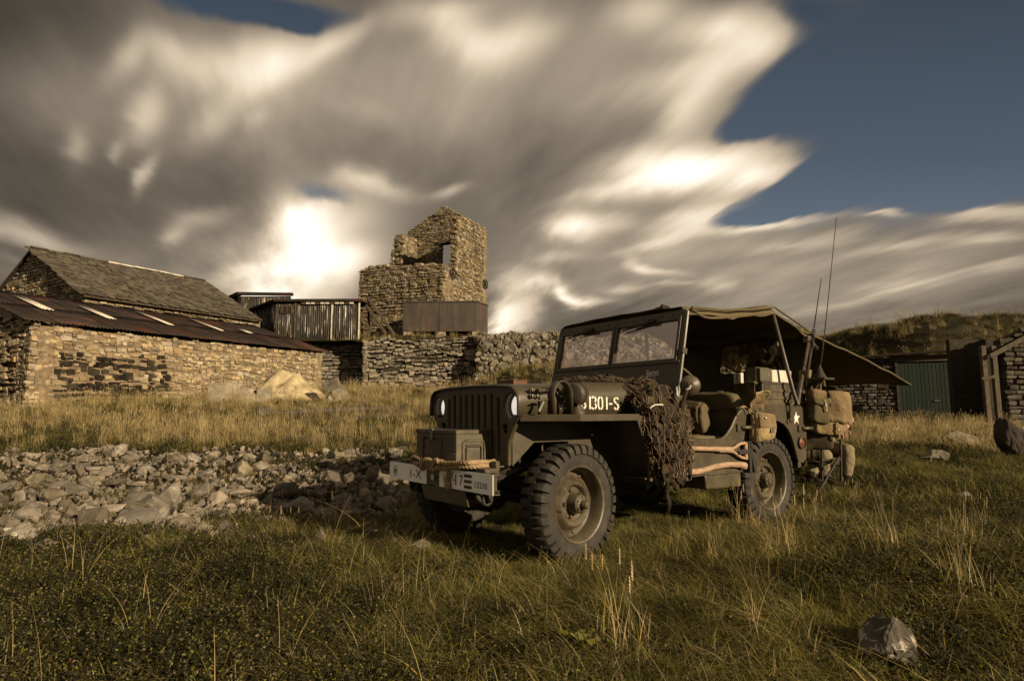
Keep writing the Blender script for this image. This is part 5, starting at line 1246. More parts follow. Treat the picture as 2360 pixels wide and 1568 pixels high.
m = MB(); m.tube([A5(1250, 835, .79), A5(1256, 1030, .79)], .017, 10); rel(t, m, 'grip_bar', WOOD, b_, smooth=50)
a0 = A5(560, 900); m = MB(); g = [[(a0.x+.02+.26*f, .785+.015*math.cos(k*.6)-.01, a0.z+k*.03*(1-.35*f*f)) for k in range(-3, 4)] for f in (0, .3, .6, .85, 1)]; m.sheet(g); rel(t, m, 'blade', STEEL, b_, solid=.003, smooth=60)
m = MB()   # strap clamp that holds both tools
q0, q1 = A5(1268, 820, .79), A5(1290, 1180, .79)
m.box(((q0.x+q1.x)/2, .79, (q0.z+q1.z)/2), (.03, .05, q0.z-q1.z)); m.box((A5(1210, 935).x, .812, A5(1210, 940).z), (.14, .006, .035)); m.box((q1.x-.03, .80, q1.z+.10), (.025, .03, .2), rot=(0, .25, 0)); m.box((q0.x-.02, .80, q0.z-.03), (.05, .03, .06))
jpart(m, 'tool_clamp', DARK, bevel=.004)

# boxes behind the seats
def XY(name, label, cat, lo, hi, m_, **k):
    c = [(a+b)/2 for a, b in zip(lo, hi)]; b0 = (c[0], c[1], lo[2]); t = on(name, label, cat, b0); mb = MB(); mb.box(c, [b-a for a, b in zip(lo, hi)]); rel(t, mb, k.get('part', 'box_body'), m_, b0, bevel=k.get('bevel', .006)); return t, b0
t, b0 = XY('radio_chest', 'ribbed olive wooden radio chest behind the driver seat', 'chest', (-2.49, .43, .925), (-2.02, .69, 1.118), OD)
for z in (1.06, 1.00, .95): m = MB(); m.box((-2.255, .692, z), (.42, .012, .022)); rel(t, m, 'side_rib', OD, b0, bevel=.003)
m = MB(); m.box((-2.255, .56, 1.120), (.485, .275, .014)); rel(t, m, 'lid', OD, b0, bevel=.003)
for y in (.485, .62): m = MB(); m.lathe([(.03, 0), (.03, .006), (0, .006)], (-2.021, y, 1.075), (1, 0, 0), 18); m.box((-2.018, y, 1.055), (.006, .06, .04)); rel(t, m, 'pressed_arch', OD, b0)
GRN = mat('chipped_green_box', (.085, .075, .05), (.06, .052, .036), rough=.6, scale=7, bump=.1, stain=(.30, .26, .20), stain_scale=16, stain_at=(.66, .70))
t, b0 = XY('ammunition_box', 'chipped green ammunition box on top of the radio chest', 'box', (-2.19, .45, 1.130), (-2.02, .68, 1.238), GRN)
t, b0 = XY('metal_box', 'pale painted metal box beside the chipped ammunition box', 'box', (-2.50, .50, 1.130), (-2.20, .67, 1.232), TINW)
t, b0 = XY('lantern', 'small pale field lantern hung before the green ammunition box', 'lantern', (-2.0, .475, 1.118), (-1.955, .545, 1.205), TINW, part='lamp_body')
m = MB(); m.box((-1.978, .51, 1.222), (.06, .09, .018)); m.tube(spline([(-1.978, .475, 1.23), (-1.978, .50, 1.275), (-1.978, .53, 1.275), (-1.978, .55, 1.23)], 4), .006, 6); rel(t, m, 'lamp_cap', CANVAS, b0, bevel=.003)
MB().box((-1.952, .51, 1.160), (.004, .008, .07)).build('lamp_slot', BROWNBOX, t, origin=b0)
m = MB(); b0 = (-2.0, .62, 1.1); t = on('webbing_strap', 'broad khaki webbing strap buckled over the stacked boxes', 'strap', b0)
g = [[(x, y, z) for y in (.585, .645)] for (x, z) in ((-2.20, 1.245), (-2.015, 1.245), (-2.010, 1.13), (-1.995, 1.12), (-1.985, 1.09), (-1.985, 1.02))]; m.sheet(g); rel(t, m, 'strap_band', CANVAS, b0, solid=.006)
m = MB(); m.tube([(-1.99, .57, 1.115), (-1.97, .575, 1.12), (-1.97, .655, 1.12), (-1.99, .66, 1.115)], .012, 8); rel(t, m, 'buckle', CANVAS, b0, smooth=50)
t, b0 = XY('jerrycan', 'dark olive jerrycan standing upright at the back corner of the jeep', 'jerrycan', (-2.66, .54, .92), (-2.53, .70, 1.135), OD, bevel=.02)
t, b0 = XY('pouch', 'small brown pouch hanging from the rear bow', 'pouch', (-2.62, .70, 1.13), (-2.55, .80, 1.24), PACK, bevel=.015)
# headset hung inside, with leads
b0 = (-2.6, .40, 1.42); t = on('headset', 'dark radio headset hung inside the canvas hood', 'headset', b0)
for k, y in enumerate((.36, .50)):
    m = MB(); m.lathe([(.0, .025), (.05, .02), (.055, 0), (.04, -.015), (0, -.02)], (-2.55, y, 1.40+.02*k), (1, .4, 0), 18); rel(t, m, 'earphone', LEATHER, b0, smooth=40)
m = MB(); m.tube(spline([(-2.55, .36, 1.40), (-2.55, .38, 1.33), (-2.54, .45, 1.32), (-2.55, .50, 1.42), (-2.56, .52, 1.50)], 5), .018, 6); rel(t, m, 'headband', PACK, b0, smooth=40)
m = MB(); m.tube(spline([(-2.55, .46, 1.32), (-2.5, .55, 1.2), (-2.45, .6, 1.12), (-2.3, .66, 1.0), (-2.42, .70, .94)], 5), .006, 5); m.tube(spline([(-2.55, .50, 1.38), (-2.56, .60, 1.15), (-2.6, .70, 1.0), (-2.5, .74, .95)], 5), .006, 5); rel(t, m, 'lead', LEATHER, b0, smooth=40)

# aerials
b0 = JP(1889, 868, 'x', -2.62); t = on('whip_aerial', 'tall thin whip aerial rising highest above the jeep', 'aerial', tuple(b0))
tp = JP(1927, 500, 'x', -2.66); m = MB(); pts = spline([b0+Vector((0, 0, .05)), JP(1897, 790, 'x', -2.62), JP(1911, 660, 'x', -2.64), tp], 8); m.tube(pts, [.0055-.003*i/len(pts) for i in range(len(pts))], 6); rel(t, m, 'rod', LEATHER, b0, smooth=60)
m = MB(); m.lathe([(.055, -.01), (.05, .0), (.03, .04), (.016, .08), (.012, .10), (.006, .11)], b0, (0, 0, 1), 18); rel(t, m, 'rubber_cone', RUBBER, b0, smooth=40)
m = MB(); m.box(b0+Vector((0, -.03, -.016)), (.16, .22, .014)); m.bar(b0+Vector((0, -.06, -.02)), b0+Vector((.03, -.08, -.17)), .02); m.bar(b0+Vector((0, .0, -.02)), b0+Vector((.0, -.12, -.20)), .02); rel(t, m, 'bracket', ODD, b0)
b0 = JP(1857, 888, 'x', -2.55); t = on('whip_aerial', 'shorter whip aerial with coil clamped to the rear bow', 'aerial', tuple(b0))
c0_, c1_ = JP(1875, 757, 'x', -2.55), JP(1872, 785, 'x', -2.55); tp = JP(1892, 641, 'x', -2.55)
m = MB(); m.tube([c0_, c0_.lerp(tp, .5), tp], [.005, .004, .0025], 6); rel(t, m, 'rod', LEATHER, b0, smooth=60)
m = MB(); 
for k in range(6): m.lathe([(.013, 0), (.019, .006), (.013, .012)], c1_.lerp(c0_, k/6), (c0_-c1_).normalized(), 12)
m.lathe([(.014, 0), (.014, .05)], c1_-Vector((0, 0, .05)), (0, 0, 1), 10); rel(t, m, 'coil', RUBBER, b0, smooth=40)
m = MB(); m.tube(spline([c1_-Vector((0, 0, .04)), JP(1867, 820, 'x', -2.55), JP(1860, 870, 'x', -2.55), b0], 5), .008, 6); m.tube([JP(1858, 777, 'x', -2.62), JP(1884, 803, 'x', -2.62)], .014, 8); m.box(JP(1859, 781, 'x', -2.62), (.05, .04, .05)); rel(t, m, 'clamp', STEEL, b0, smooth=40)

# awning from the rear bow
te = JP(2097, 879, 'z', 1.205); b0 = (-2.8, 0, 1.55); t = on('awning', 'dark olive canvas tarpaulin stretched from the jeep rear to a low pointed corner', 'awning', b0)
g = []
for i in range(29):
    f = i/28; row = []
    for j in range(21):
        a = j/20; yn = .69+(te.y-.69)*f; yf = -.72+(-1.05+.72)*f; y = yn+(yf-yn)*a
        x = -2.80+(te.x+2.80)*f; z = 1.585+(te.z-1.585)*f
        sag = -.11*math.sin(PI*f)*math.sin(PI*min(a*1.3, 1))+.028*math.sin(PI*f)*(1-a)
        fold = .016*math.sin((a*7-f*3.2)*2.2+1.5)*(1-f)**1.2*math.sin(PI*min(1, f*3+.05))*.9+.012*fbm(x*3, y*3, 2)
        row.append((x+.0*a, y, z+sag+fold-.03*(1-a)**8))
    g.append(row)
m = MB(); m.sheet(g); rel(t, m, 'canvas_sheet', CANVAS, b0, smooth=60, solid=.005)
m = MB(); m.tube([p[0] for p in g], .010, 6); m.tube([p for p in g[-1]], .009, 6); rel(t, m, 'hem', CANVAS, b0, smooth=50)
for a in (.98,):
    k = int(a*20); p = Vector(g[-1][k]); m = MB(); m.tube([p, Vector((p.x-.75-.2*a, p.y+(.15 if a == 0 else 0), .05))], .006, 5)
    if a > .3: rel(t, m, 'guy_line', ROPE, b0)
# ------------------------------------------------------------------ camouflage net over the bonnet
NETC = mat('scrim_brown', (.070, .050, .035), (.030, .022, .016), rough=1, scale=14, bump=.8, bscale=60, spec=.05, stain=(.060, .052, .030), stain_scale=6, stain_at=(.5, .62), island=.3)
NETR = mat('net_cord', (.33, .235, .155), (.12, .09, .06), rough=1, scale=12, bump=.3, bscale=200, spec=.05)
def build_net():
    b_ = (-.65, .5, 1.0); t = on('camouflage_net', 'brown scrim camouflage net draped over the bonnet and down beside the door', 'camouflage net', b_)
    ctr = [(-.70, -.42, 1.06), (-.74, -.15, 1.078), (-.75, .12, 1.08), (-.75, .36, 1.058), (-.75, .53, 1.015), (-.765, .67, .965), (-.72, .765, .86), (-.705, .80, .74), (-.735, .805, .62), (-.755, .79, .50), (-.75, .77, .43)]
    wid = [.08, .11, .13, .15, .165, .19, .20, .18, .15, .11, .05]; thk = [.03, .045, .055, .055, .06, .085, .095, .10, .085, .06, .03]
    cs = spline(ctr, 6); n = len(cs)
    def lerp(a, f): k = min(int(f), len(a)-2); return a[k]+(a[k+1]-a[k])*(f-k)
    nu = 34; g = []; frames = []
    for i, p in enumerate(cs):
        f = i/6; tg = (cs[min(i+1, n-1)]-cs[max(i-1, 0)]).normalized(); W_ = Vector((1, 0, 0)); W_ = (W_-tg*W_.dot(tg)).normalized(); O_ = W_.cross(tg); 
        if O_.y+O_.z < 0: O_ = -O_
        frames.append((p, W_, O_, lerp(wid, f), lerp(thk, f)))
    def surf(fi, a, off=0.0, lump=1.0):
        k = min(int(fi), n-2); w = fi-k; A, B = frames[k], frames[k+1]
        p = A[0].lerp(B[0], w); W_ = A[1].lerp(B[1], w); O_ = A[2].lerp(B[2], w); wd = A[3]+(B[3]-A[3])*w; th = A[4]+(B[4]-A[4])*w
        q = p+W_*(wd*math.cos(a))+O_*(th*math.sin(a))
        nrm = (W_*(math.cos(a)*th)+O_*(math.sin(a)*wd)).normalized()
        d = .042*fbm(q.x*9, q.y*9, q.z*9, 3)+.018*fbm(q.x*22, q.y*22, q.z*22+5, 2)
        return q+nrm*(d*lump+off)
    for i in range(n*2-1): g.append([surf(i/2, 2*PI*j/nu) for j in range(nu+1)])
    m = MB(); m.sheet(g); rel(t, m, 'scrim_bundle', NETC, b_, smooth=60)
    # diamond mesh of cord, sagging between knots
    r = random.Random(3); cord = MB(); nd = 11; steps = (n-3)*1.0
    knots = {}
    R_ = 16; Cn = 13
    for i in range(R_+1):
        for j in range(Cn):
            a = -.35+(PI+.7)*(j+(.5 if i % 2 else 0))/Cn+r.uniform(-.05, .05); knots[i, j] = (1+(n-6)*i/R_+r.uniform(-.4, .4), a)
    for i in range(R_):
        for j in range(Cn):
            for dj in ((0, -1) if i % 2 == 0 else (0, 1)):
                k2 = (i+1, j+dj)
                if k2 not in knots or r.random() < .12: continue
                (f0, a0), (f1, a1) = knots[i, j], knots[k2]; pts = []
                for s in range(6):
                    u = s/5; pts.append(surf(f0+(f1-f0)*u, a0+(a1-a0)*u, .017+.012*math.sin(PI*u)*r.uniform(.1, 1), .8)+Vector((0, 0, -.012*math.sin(PI*u)*r.random())))
                cord.tube(pts, .0016, 5)
            k = knots[i, j]; cord.lathe([(0, -.007), (.006, 0), (0, .007)], surf(k[0], k[1], .010, .8), (0, 0, 1), 6)
    rel(t, cord, 'net_cord', NETR, b_, smooth=60)['kind'] = 'stuff'
    # strips of scrim threaded through
    sc = MB()
    for k in range(170):
        f = r.uniform(.5, n-2.5); a = r.uniform(-.4, PI+.4); L = r.uniform(.5, 2.2); da = r.uniform(-.6, .6); w_ = r.uniform(.12, .34); g = []
        hang = r.random() < .3
        for s in range(7):
            u = s/6; o_ = .010+.026*math.sin(PI*u)*r.random(); p = surf(min(f+L*u, n-1.01), a+da*u, o_, .9); p2 = surf(min(f+L*u, n-1.01), a+da*u+w_, o_+.004, .9); g.append([p, p2])
        if hang:
            p, p2 = g[-1]; g += [[p+Vector((r.uniform(-.02, .02), .01, -.03*q_)), p2+Vector((r.uniform(-.02, .02), .012, -.03*q_))] for q_ in (1, 2)]
        sc.sheet(g)
    for k in range(60):   # frayed ends along the top
        p = surf(r.uniform(1, 22), r.uniform(1.0, 2.2), .005); d_ = Vector((r.uniform(-.03, .03), r.uniform(-.03, .03), r.uniform(.005, .035))); sc.tube([p, p+d_*.6, p+d_], .003, 4)
    rel(t, sc, 'scrim_strip', NETC, b_, smooth=60)['kind'] = 'stuff'
    # long tatters
    for (x0, x1, z0, z1, w_) in ((-.67, -.655, .52, .25, .022), (-.88, -.90, .68, .44, .022), (-.79, -.80, .56, .40, .03), (-.72, -.735, .55, .38, .035), (-.84, -.83, .60, .42, .02)):
        m = MB(); g = []
        for s in range(9):
            u = s/8; x = x0+(x1-x0)*u+.012*math.sin(u*7+x0*20); z = z0+(z1-z0)*u; wd = w_*(1-.35*u)*(1+.25*math.sin(u*11)); y = .845-.02*u+.01*math.sin(u*9)
            g.append([(x-wd, y, z), (x, y+.01, z), (x+wd, y-.004, z+.005)])
        m.sheet(g); rel(t, m, 'hanging_scrim', NETC, b_, smooth=60, solid=.004)
    m = MB(); cw_ = crop(2000, 1100, 2.8); m.tube(spline([JP(*cw_(1226, 1205), 'y', .875), JP(*cw_(1265, 1174), 'y', .88), JP(*cw_(1310, 1166), 'y', .88), JP(*cw_(1360, 1168), 'y', .87)], 4), .004, 6); rel(t, m, 'tie_cord', MARK, b_, smooth=60)
build_net()
# small scrim bundle on the hood roof
b0 = (-1.2, .27, 1.66); p = JP(1527, 713, 'x', -1.25); b0 = (-1.25, p.y, 1.655); t = on('scrim_bundle', 'small rough bundle of scrim on the canvas roof above the screen', 'bundle', b0)
mb = rounded_pad((-1.25, p.y-.03, 1.685), (.10, .13, .055), (0, 0, .3), '', 0, puff=.12); rel(t, mb, 'bundle', NETC, b0, smooth=60)
# wing-side small bag on driver seat
b0 = (-1.45, .52, .72); t = on('haversack', 'flat olive haversack propped on the driver seat', 'bag', b0)
q0, q1 = JP(*cC5(500, 380), 'x', -1.42), JP(*cC5(755, 370), 'x', -1.42); q2 = JP(*cC5(830, 730), 'x', -1.42)
cx = (q0.y+q1.y)/2; mb = rounded_pad((-1.46, cx, (q0.z+q2.z)/2-.01), (.10, (q1.y-q0.y)*1.12, (q0.z-q2.z)*1.02), (0, .18, 0), '', 0, puff=.06); rel(t, mb, 'bag_body', CANVAS, b0, smooth=60)
g = []
for i in range(9):
    u = i/8; g.append([(-1.395+.02*math.sin(u*2.5)-(.03 if u < .2 else 0)+.004*fbm(y*20, u*5, 1), y, q0.z-.005-(q0.z-q2.z)*.66*u-(.02*math.cos(y*9))) for y in np.linspace(q0.y-.005, q1.y-.01, 12)])
m = MB(); m.sheet(g); rel(t, m, 'flap', CANVAS, b0, smooth=60, solid=.006)
m = MB(); m.box((-1.378, cx+.0, q2.z+.10), (.008, .03, .085)); rel(t, m, 'strap', CANVASD, b0, bevel=.002)
m = rounded_pad((-1.40, cx-.12, .735), (.06, .14, .03), (0, 0, 0), '', 0); rel(t, m, 'folded_cloth', KHAKI, b0, smooth=60)
g = [[Vector((-1.60-.02*v+.0, .69-.03*u, .70+.22*u+.0))+Vector((-.10*u*u, 0, 0))+Vector((-.05*v, 0, 0)) for v in (0, 1, 2)] for u in [i/6 for i in range(7)]]
b1 = (-1.6, .66, .7); t = on('newspaper', 'folded pale paper tucked beside the driver seat', 'paper', b1); m = MB(); m.sheet(g); rel(t, m, 'paper_sheet', KHAKI, b1, smooth=60, solid=.006)
b1 = (-1.62, .25, 1.03); t = on('rolled_coat', 'rolled khaki coat laid behind the driver seat back', 'coat', b1); rel(t, rounded_pad((-1.95, .30, 1.0), (.16, .30, .14), (0, 0, .1), '', 0, puff=.1), 'coat_roll', CANVAS, b1, smooth=60)

# open haversack hung on the body side
def B2(x, y, yy=.82): return JP(*cC2(x, y), 'y', yy)
def build_open_bag():
    b0 = tuple(B2(660, 860)); t = on('open_haversack', 'pale khaki haversack hanging open on the jeep side above the rear wheel', 'bag', b0)
    # body: loft of horizontal rings, slouching at the bottom
    rings = []; N = 28
    spec = [(690, 838, .115, .050), (690, 900, .118, .054), (682, 980, .114, .058), (668, 1070, .112, .062), (650, 1160, .105, .060), (628, 1230, .08, .045), (610, 1262, .03, .015)]
    for k, (px, py, w_, d_) in enumerate(spec):
        c = B2(px, py, .85); row = []
        for j in range(N+1):
            a = 2*PI*j/N; sx = math.copysign(abs(math.cos(a))**.55, math.cos(a)); sy = math.copysign(abs(math.sin(a))**.7, math.sin(a))
            f = k/6; p = Vector((c.x+w_*sx, .765+d_+d_*sy, c.z)); p += Vector((fbm(p.x*9, p.z*9, 1), fbm(p.x*12, p.z*7, 4)+.5*math.sin(p.x*40+p.z*25)*f, fbm(p.z*9, p.x*9, 7)))*.016*(0.25+f)
            p.z += .012*sx*(1 if k < 2 else 0); row.append(p)
        rings.append(row)
    m = MB(); m.sheet(rings); rel(t, m, 'bag_body', KHAKI, b0, smooth=60, solid=.005)
    top = rings[0]; m = MB(); m.tube(top, .0055, 6, caps=False); m.tube([r_[int(N*.5)] for r_ in rings], .005, 6); m.tube([r_[int(N*.42)] for r_ in rings], .005, 6); rel(t, m, 'binding', KHAKI, b0, smooth=60)
    # stiff front panel
    g = [[Vector((rings[0][j].x, rings[0][j].y+.006, rings[0][j].z))*(1-u)+Vector((rings[3][j].x, rings[3][j].y+.008, rings[3][j].z))*u for j in range(2, 11)] for u in (0, .33, .66, .85)]
    m = MB(); m.sheet(g); rel(t, m, 'front_panel', PACK, b0, smooth=60, solid=.004)
    # flap thrown up and curling forward
    g = []
    for i in range(10):
        u = i/9
        L0 = B2(455, 790, .775).lerp(B2(436, 690, .80), min(u*2, 1)) if u < .5 else B2(436, 690, .80).lerp(B2(540, 560, .86), (u-.5)*2)
        R0 = B2(620, 760, .775).lerp(B2(660, 670, .80), min(u*2, 1)) if u < .5 else B2(660, 670, .80).lerp(B2(738, 508, .86), (u-.5)*2)
        g.append([L0.lerp(R0, j/10)+Vector((0, -.045*math.sin(PI*j/10)+.012*fbm(j*.5, u*4, 2), .006*math.sin(j*.9)*u+.014*math.sin(PI*j/10)*(1 if u > .8 else 0))) for j in range(11)])
    m = MB(); m.sheet(g); rel(t, m, 'flap', PACK, b0, smooth=60, solid=.005)
    m = MB(); m.tube([r_[0] for r_ in g]+g[-1]+[r_[-1] for r_ in reversed(g)], .006, 6); rel(t, m, 'flap_binding', KHAKI, b0, smooth=60)
    # straps
    m = MB(); g = [[B2(x, y, .79), B2(x+26, y+14, .795)] for (x, y) in ((290, 720), (350, 708), (400, 740), (420, 800), (470, 860), (490, 930))]; m.sheet(g); rel(t, m, 'shoulder_strap', KHAKI, b0, smooth=60, solid=.005)
    g = [[B2(x, y, .885), B2(x+45, y+4, .885)] for (x, y) in ((760, 1050), (752, 1090), (748, 1155))]; m = MB(); m.sheet(g); rel(t, m, 'closing_strap', PACK, b0, smooth=60, solid=.006)
    m = MB(); c = B2(778, 1070, .90); m.box(c, (.05, .008, .03)); m.lathe([(.010, 0), (.008, .006), (0, .008)], B2(672, 893, .885), (.2, 1, 0), 10); rel(t, m, 'buckle', STEEL, b0, bevel=.002)
    g = [[B2(x, y, .84), B2(x+70, y+50, .86)] for (x, y) in ((655, 705), (670, 720), (690, 738))]; m = MB(); m.sheet(g); rel(t, m, 'loose_tab', PACK, b0, smooth=60, solid=.005)
build_open_bag()

# big pack hung at the back corner
def build_pack():
    o_ = JP(1900, 945, 'x', -2.72); fw = Vector((.55, .83, 0)).normalized(); rt = Vector((-.83, .55, 0)).normalized(); up = Vector((0, 0, 1))
    b0 = tuple(o_-up*.2); t = on('backpack', 'bulging khaki canvas backpack with flap and front pouch hung at the jeep rear', 'backpack', b0)
    def loc(a, b, c): return o_+rt*a+fw*b+up*c
    Mp = Matrix(((rt.x, fw.x, 0, o_.x), (rt.y, fw.y, 0, o_.y), (0, 0, 1, o_.z), (0, 0, 0, 1)))
    KA = .72
    Mp = Mp @ Matrix.Diagonal((KA, KA, .98, 1)) @ Matrix.Translation((-.015, 0, 0))
    def put(mb, name, m_, parent=None, **k):
        q = MB(); q.add(mb.v, mb.f, Mp); return rel(t, q, name, m_, b0, parent, **k)
    put(rounded_pad((0, 0, -.02), (.40, .22, .36), (.0, .10, 0), '', 0, puff=.09), 'pack_body', PACKD if False else PACK, smooth=60)
    put(rounded_pad((-.02, .10, -.15), (.34, .10, .13), (0, .1, 0), '', 0, puff=.08), 'lower_pocket', PACK, smooth=60)
    g = []
    for i in range(14):
        u = i/13; row = []
        for j in range(12):
            v = j/11; a = .02+.235*v-.05*u*(1-v); b = (-.06+.19*min(1, u*2.4))+.03*math.sin(PI*v)+.015*fbm(v*3, u*4, 3); c = .175-.02*v-.01*u*2 if u < .4 else .175-.02*v-.02-(u-.4)/.6*(.24+.02*v)
            c += .012*fbm(v*4, u*5, 8); row.append((a, b+(.01 if u > .4 else 0), c))
        g.append(row)
    put(MB().sheet(g), 'flap', PACK, smooth=60, solid=.007)
    put(rounded_pad((-.13, .14, -.015), (.19, .13, .20), (0, .12, 0), '', 0, puff=.06), 'pouch', PACKD, smooth=60)
    g = [[(-.225+.2*v, .13+.085*min(1, u*2)+.0*v, .10-.02*(1-v)*0-(0 if u < .5 else (u-.5)*.13*(1-.8*abs(v-.55)))+.02*(v-.5)*0) for v in [j/8 for j in range(9)]] for u in [i/6 for i in range(7)]]
    put(MB().sheet(g), 'pouch_flap', PACKD, smooth=60, solid=.006)
    for (a, b, c0, c1, w_, m_) in ((-.10, .222, .09, -.01, .018, KHAKI), (.06, .17, -.10, -.24, .022, PACK), (.16, .155, -.06, -.25, .022, PACK)):
        put(MB().sheet([[(a-w_/2, b, c0), (a+w_/2, b, c0)], [(a-w_/2+.01, b+.008, (c0+c1)/2), (a+w_/2+.01, b+.008, (c0+c1)/2)], [(a-w_/2+.015, b, c1), (a+w_/2+.015, b, c1)]]), 'strap', m_, solid=.004)
    m = MB(); m.box((-.095, .232, .045), (.028, .006, .02)); m.box((.068, .182, -.16), (.03, .006, .02)); put(m, 'buckle', STEEL, bevel=.002)
    m = MB(); m.tube(spline([(-.02, .0, .17), (-.03, .02, .22), (0, .03, .26), (.02, .02, .21)], 4), .012, 6); put(m, 'carrying_loop', PACK, smooth=50)
build_pack()
b0 = tuple(JP(1872, 1010, 'x', -2.62)); t = on('kit_bag', 'dark canvas kit bag hanging low behind the jeep under the backpack', 'bag', b0)
rel(t, rounded_pad(JP(1874, 1006, 'x', -2.66), (.10, .30, .22), (0, 0, .5), '', 0, puff=.05), 'bag_body', CANVASD, b0, smooth=60)
m = MB(); m.tube([JP(1858, 985, 'x', -2.6), JP(1880, 975, 'x', -2.6), JP(1897, 968, 'x', -2.6)], .008, 6); rel(t, m, 'carrying_bar', DARK, b0)

# ------------------------------------------------------------------ people sitting behind the jeep, and the folding chair
def build_person(name, label, J, rad, bones, regions, base, extra=None):
    """J: joint -> world point; bones: pairs; one skinned body, materials by nearest bone"""
    names = list(J); idx = {k: i for i, k in enumerate(names)}
    me = bpy.data.meshes.new('tmp'); me.from_pydata([tuple(J[k]) for k in names], [(idx[a], idx[b]) for a, b in bones], [])
    o = bpy.data.objects.new('tmp', me); C.objects.link(o)
    md = o.modifiers.new('skin', 'SKIN'); md.use_smooth_shade = True; md.branch_smoothing = .6
    for k in names:
        v = me.skin_vertices[0].data[idx[k]]; r_ = rad[k]; v.radius = (r_, r_) if not isinstance(r_, tuple) else r_; v.use_root = (k == 'pelvis')
    sb = o.modifiers.new('sub', 'SUBSURF'); sb.levels = 2; sb.render_levels = 2
    dg = bpy.context.evaluated_depsgraph_get(); em = bpy.data.meshes.new_from_object(o.evaluated_get(dg)); bpy.data.objects.remove(o); bpy.data.meshes.remove(me)
    em.name = name; mats = []; em.materials.clear()
    for (_, m_) in regions.items():
        if m_ not in mats: mats.append(m_)
    for m_ in mats: em.materials.append(m_)
    segs = [(J[a], J[b], mats.index(regions.get((a, b), regions['default']))) for a, b in bones]
    for v in em.vertices:
        f_ = .012*fbm(v.co.x*14, v.co.y*14, v.co.z*10, 3)
        v.co += v.normal*f_
    for p in em.polygons:
        c = p.center; best = None
        for a, b, mi in segs:
            d = b-a; t_ = max(0, min(1, (c-a).dot(d)/max(d.dot(d), 1e-9))); q = (c-(a+d*t_)).length
            if best is None or q < best[0]: best = (q, mi)
        p.material_index = best[1]; p.use_smooth = True
    ob = bpy.data.objects.new(name, em); C.objects.link(ob)
    for v in em.vertices: v.co -= base
    ob.location = base; tag(ob, label, 'person'); return ob
def hand_mb(wrist, d, up, s=1.0):
    """palm and five bent fingers reaching along d; up = back of the hand"""
    d = d.normalized(); up = (up-d*up.dot(d)).normalized(); sd_ = d.cross(up); m = MB()
    pal = [wrist+d*(.09*s*t_) for t_ in (0, .3, .7, 1)]
    g = []
    for i, p in enumerate(pal):
        w_ = (.026, .036, .042, .040)[i]*s; th = (.02, .016, .014, .012)[i]*s
        g.append([p+sd_*(w_*math.cos(a))+up*(th*math.sin(a)) for a in [2*PI*k/12 for k in range(13)]])
    m.sheet(g)
    for k, (off, L) in enumerate(((-.030, .062), (-.010, .074), (.011, .070), (.030, .055))):
        b0 = pal[-1]+sd_*(off*s)-d*.01; bend = .55+.08*k; pts = [b0]
        dd = d.copy(); ax_ = sd_
        for j, fl in enumerate((.45, .32, .23)):
            dd = Matrix.Rotation(-bend*(.5+.25*j), 3, ax_) @ dd; pts.append(pts[-1]+dd*(L*fl*s*1.25))
        m.tube(pts, [.0095*s, .0092*s, .0085*s, .006*s], 8)
    b0 = pal[1]+sd_*(-.032*s); d2 = (d*.6-sd_*.75-up*.3).normalized(); m.tube([b0, b0+d2*.035*s, b0+d2*.05*s+d*.02*s, b0+d2*.055*s+d*.045*s], [.013*s, .011*s, .010*s, .007*s], 8)
    return m
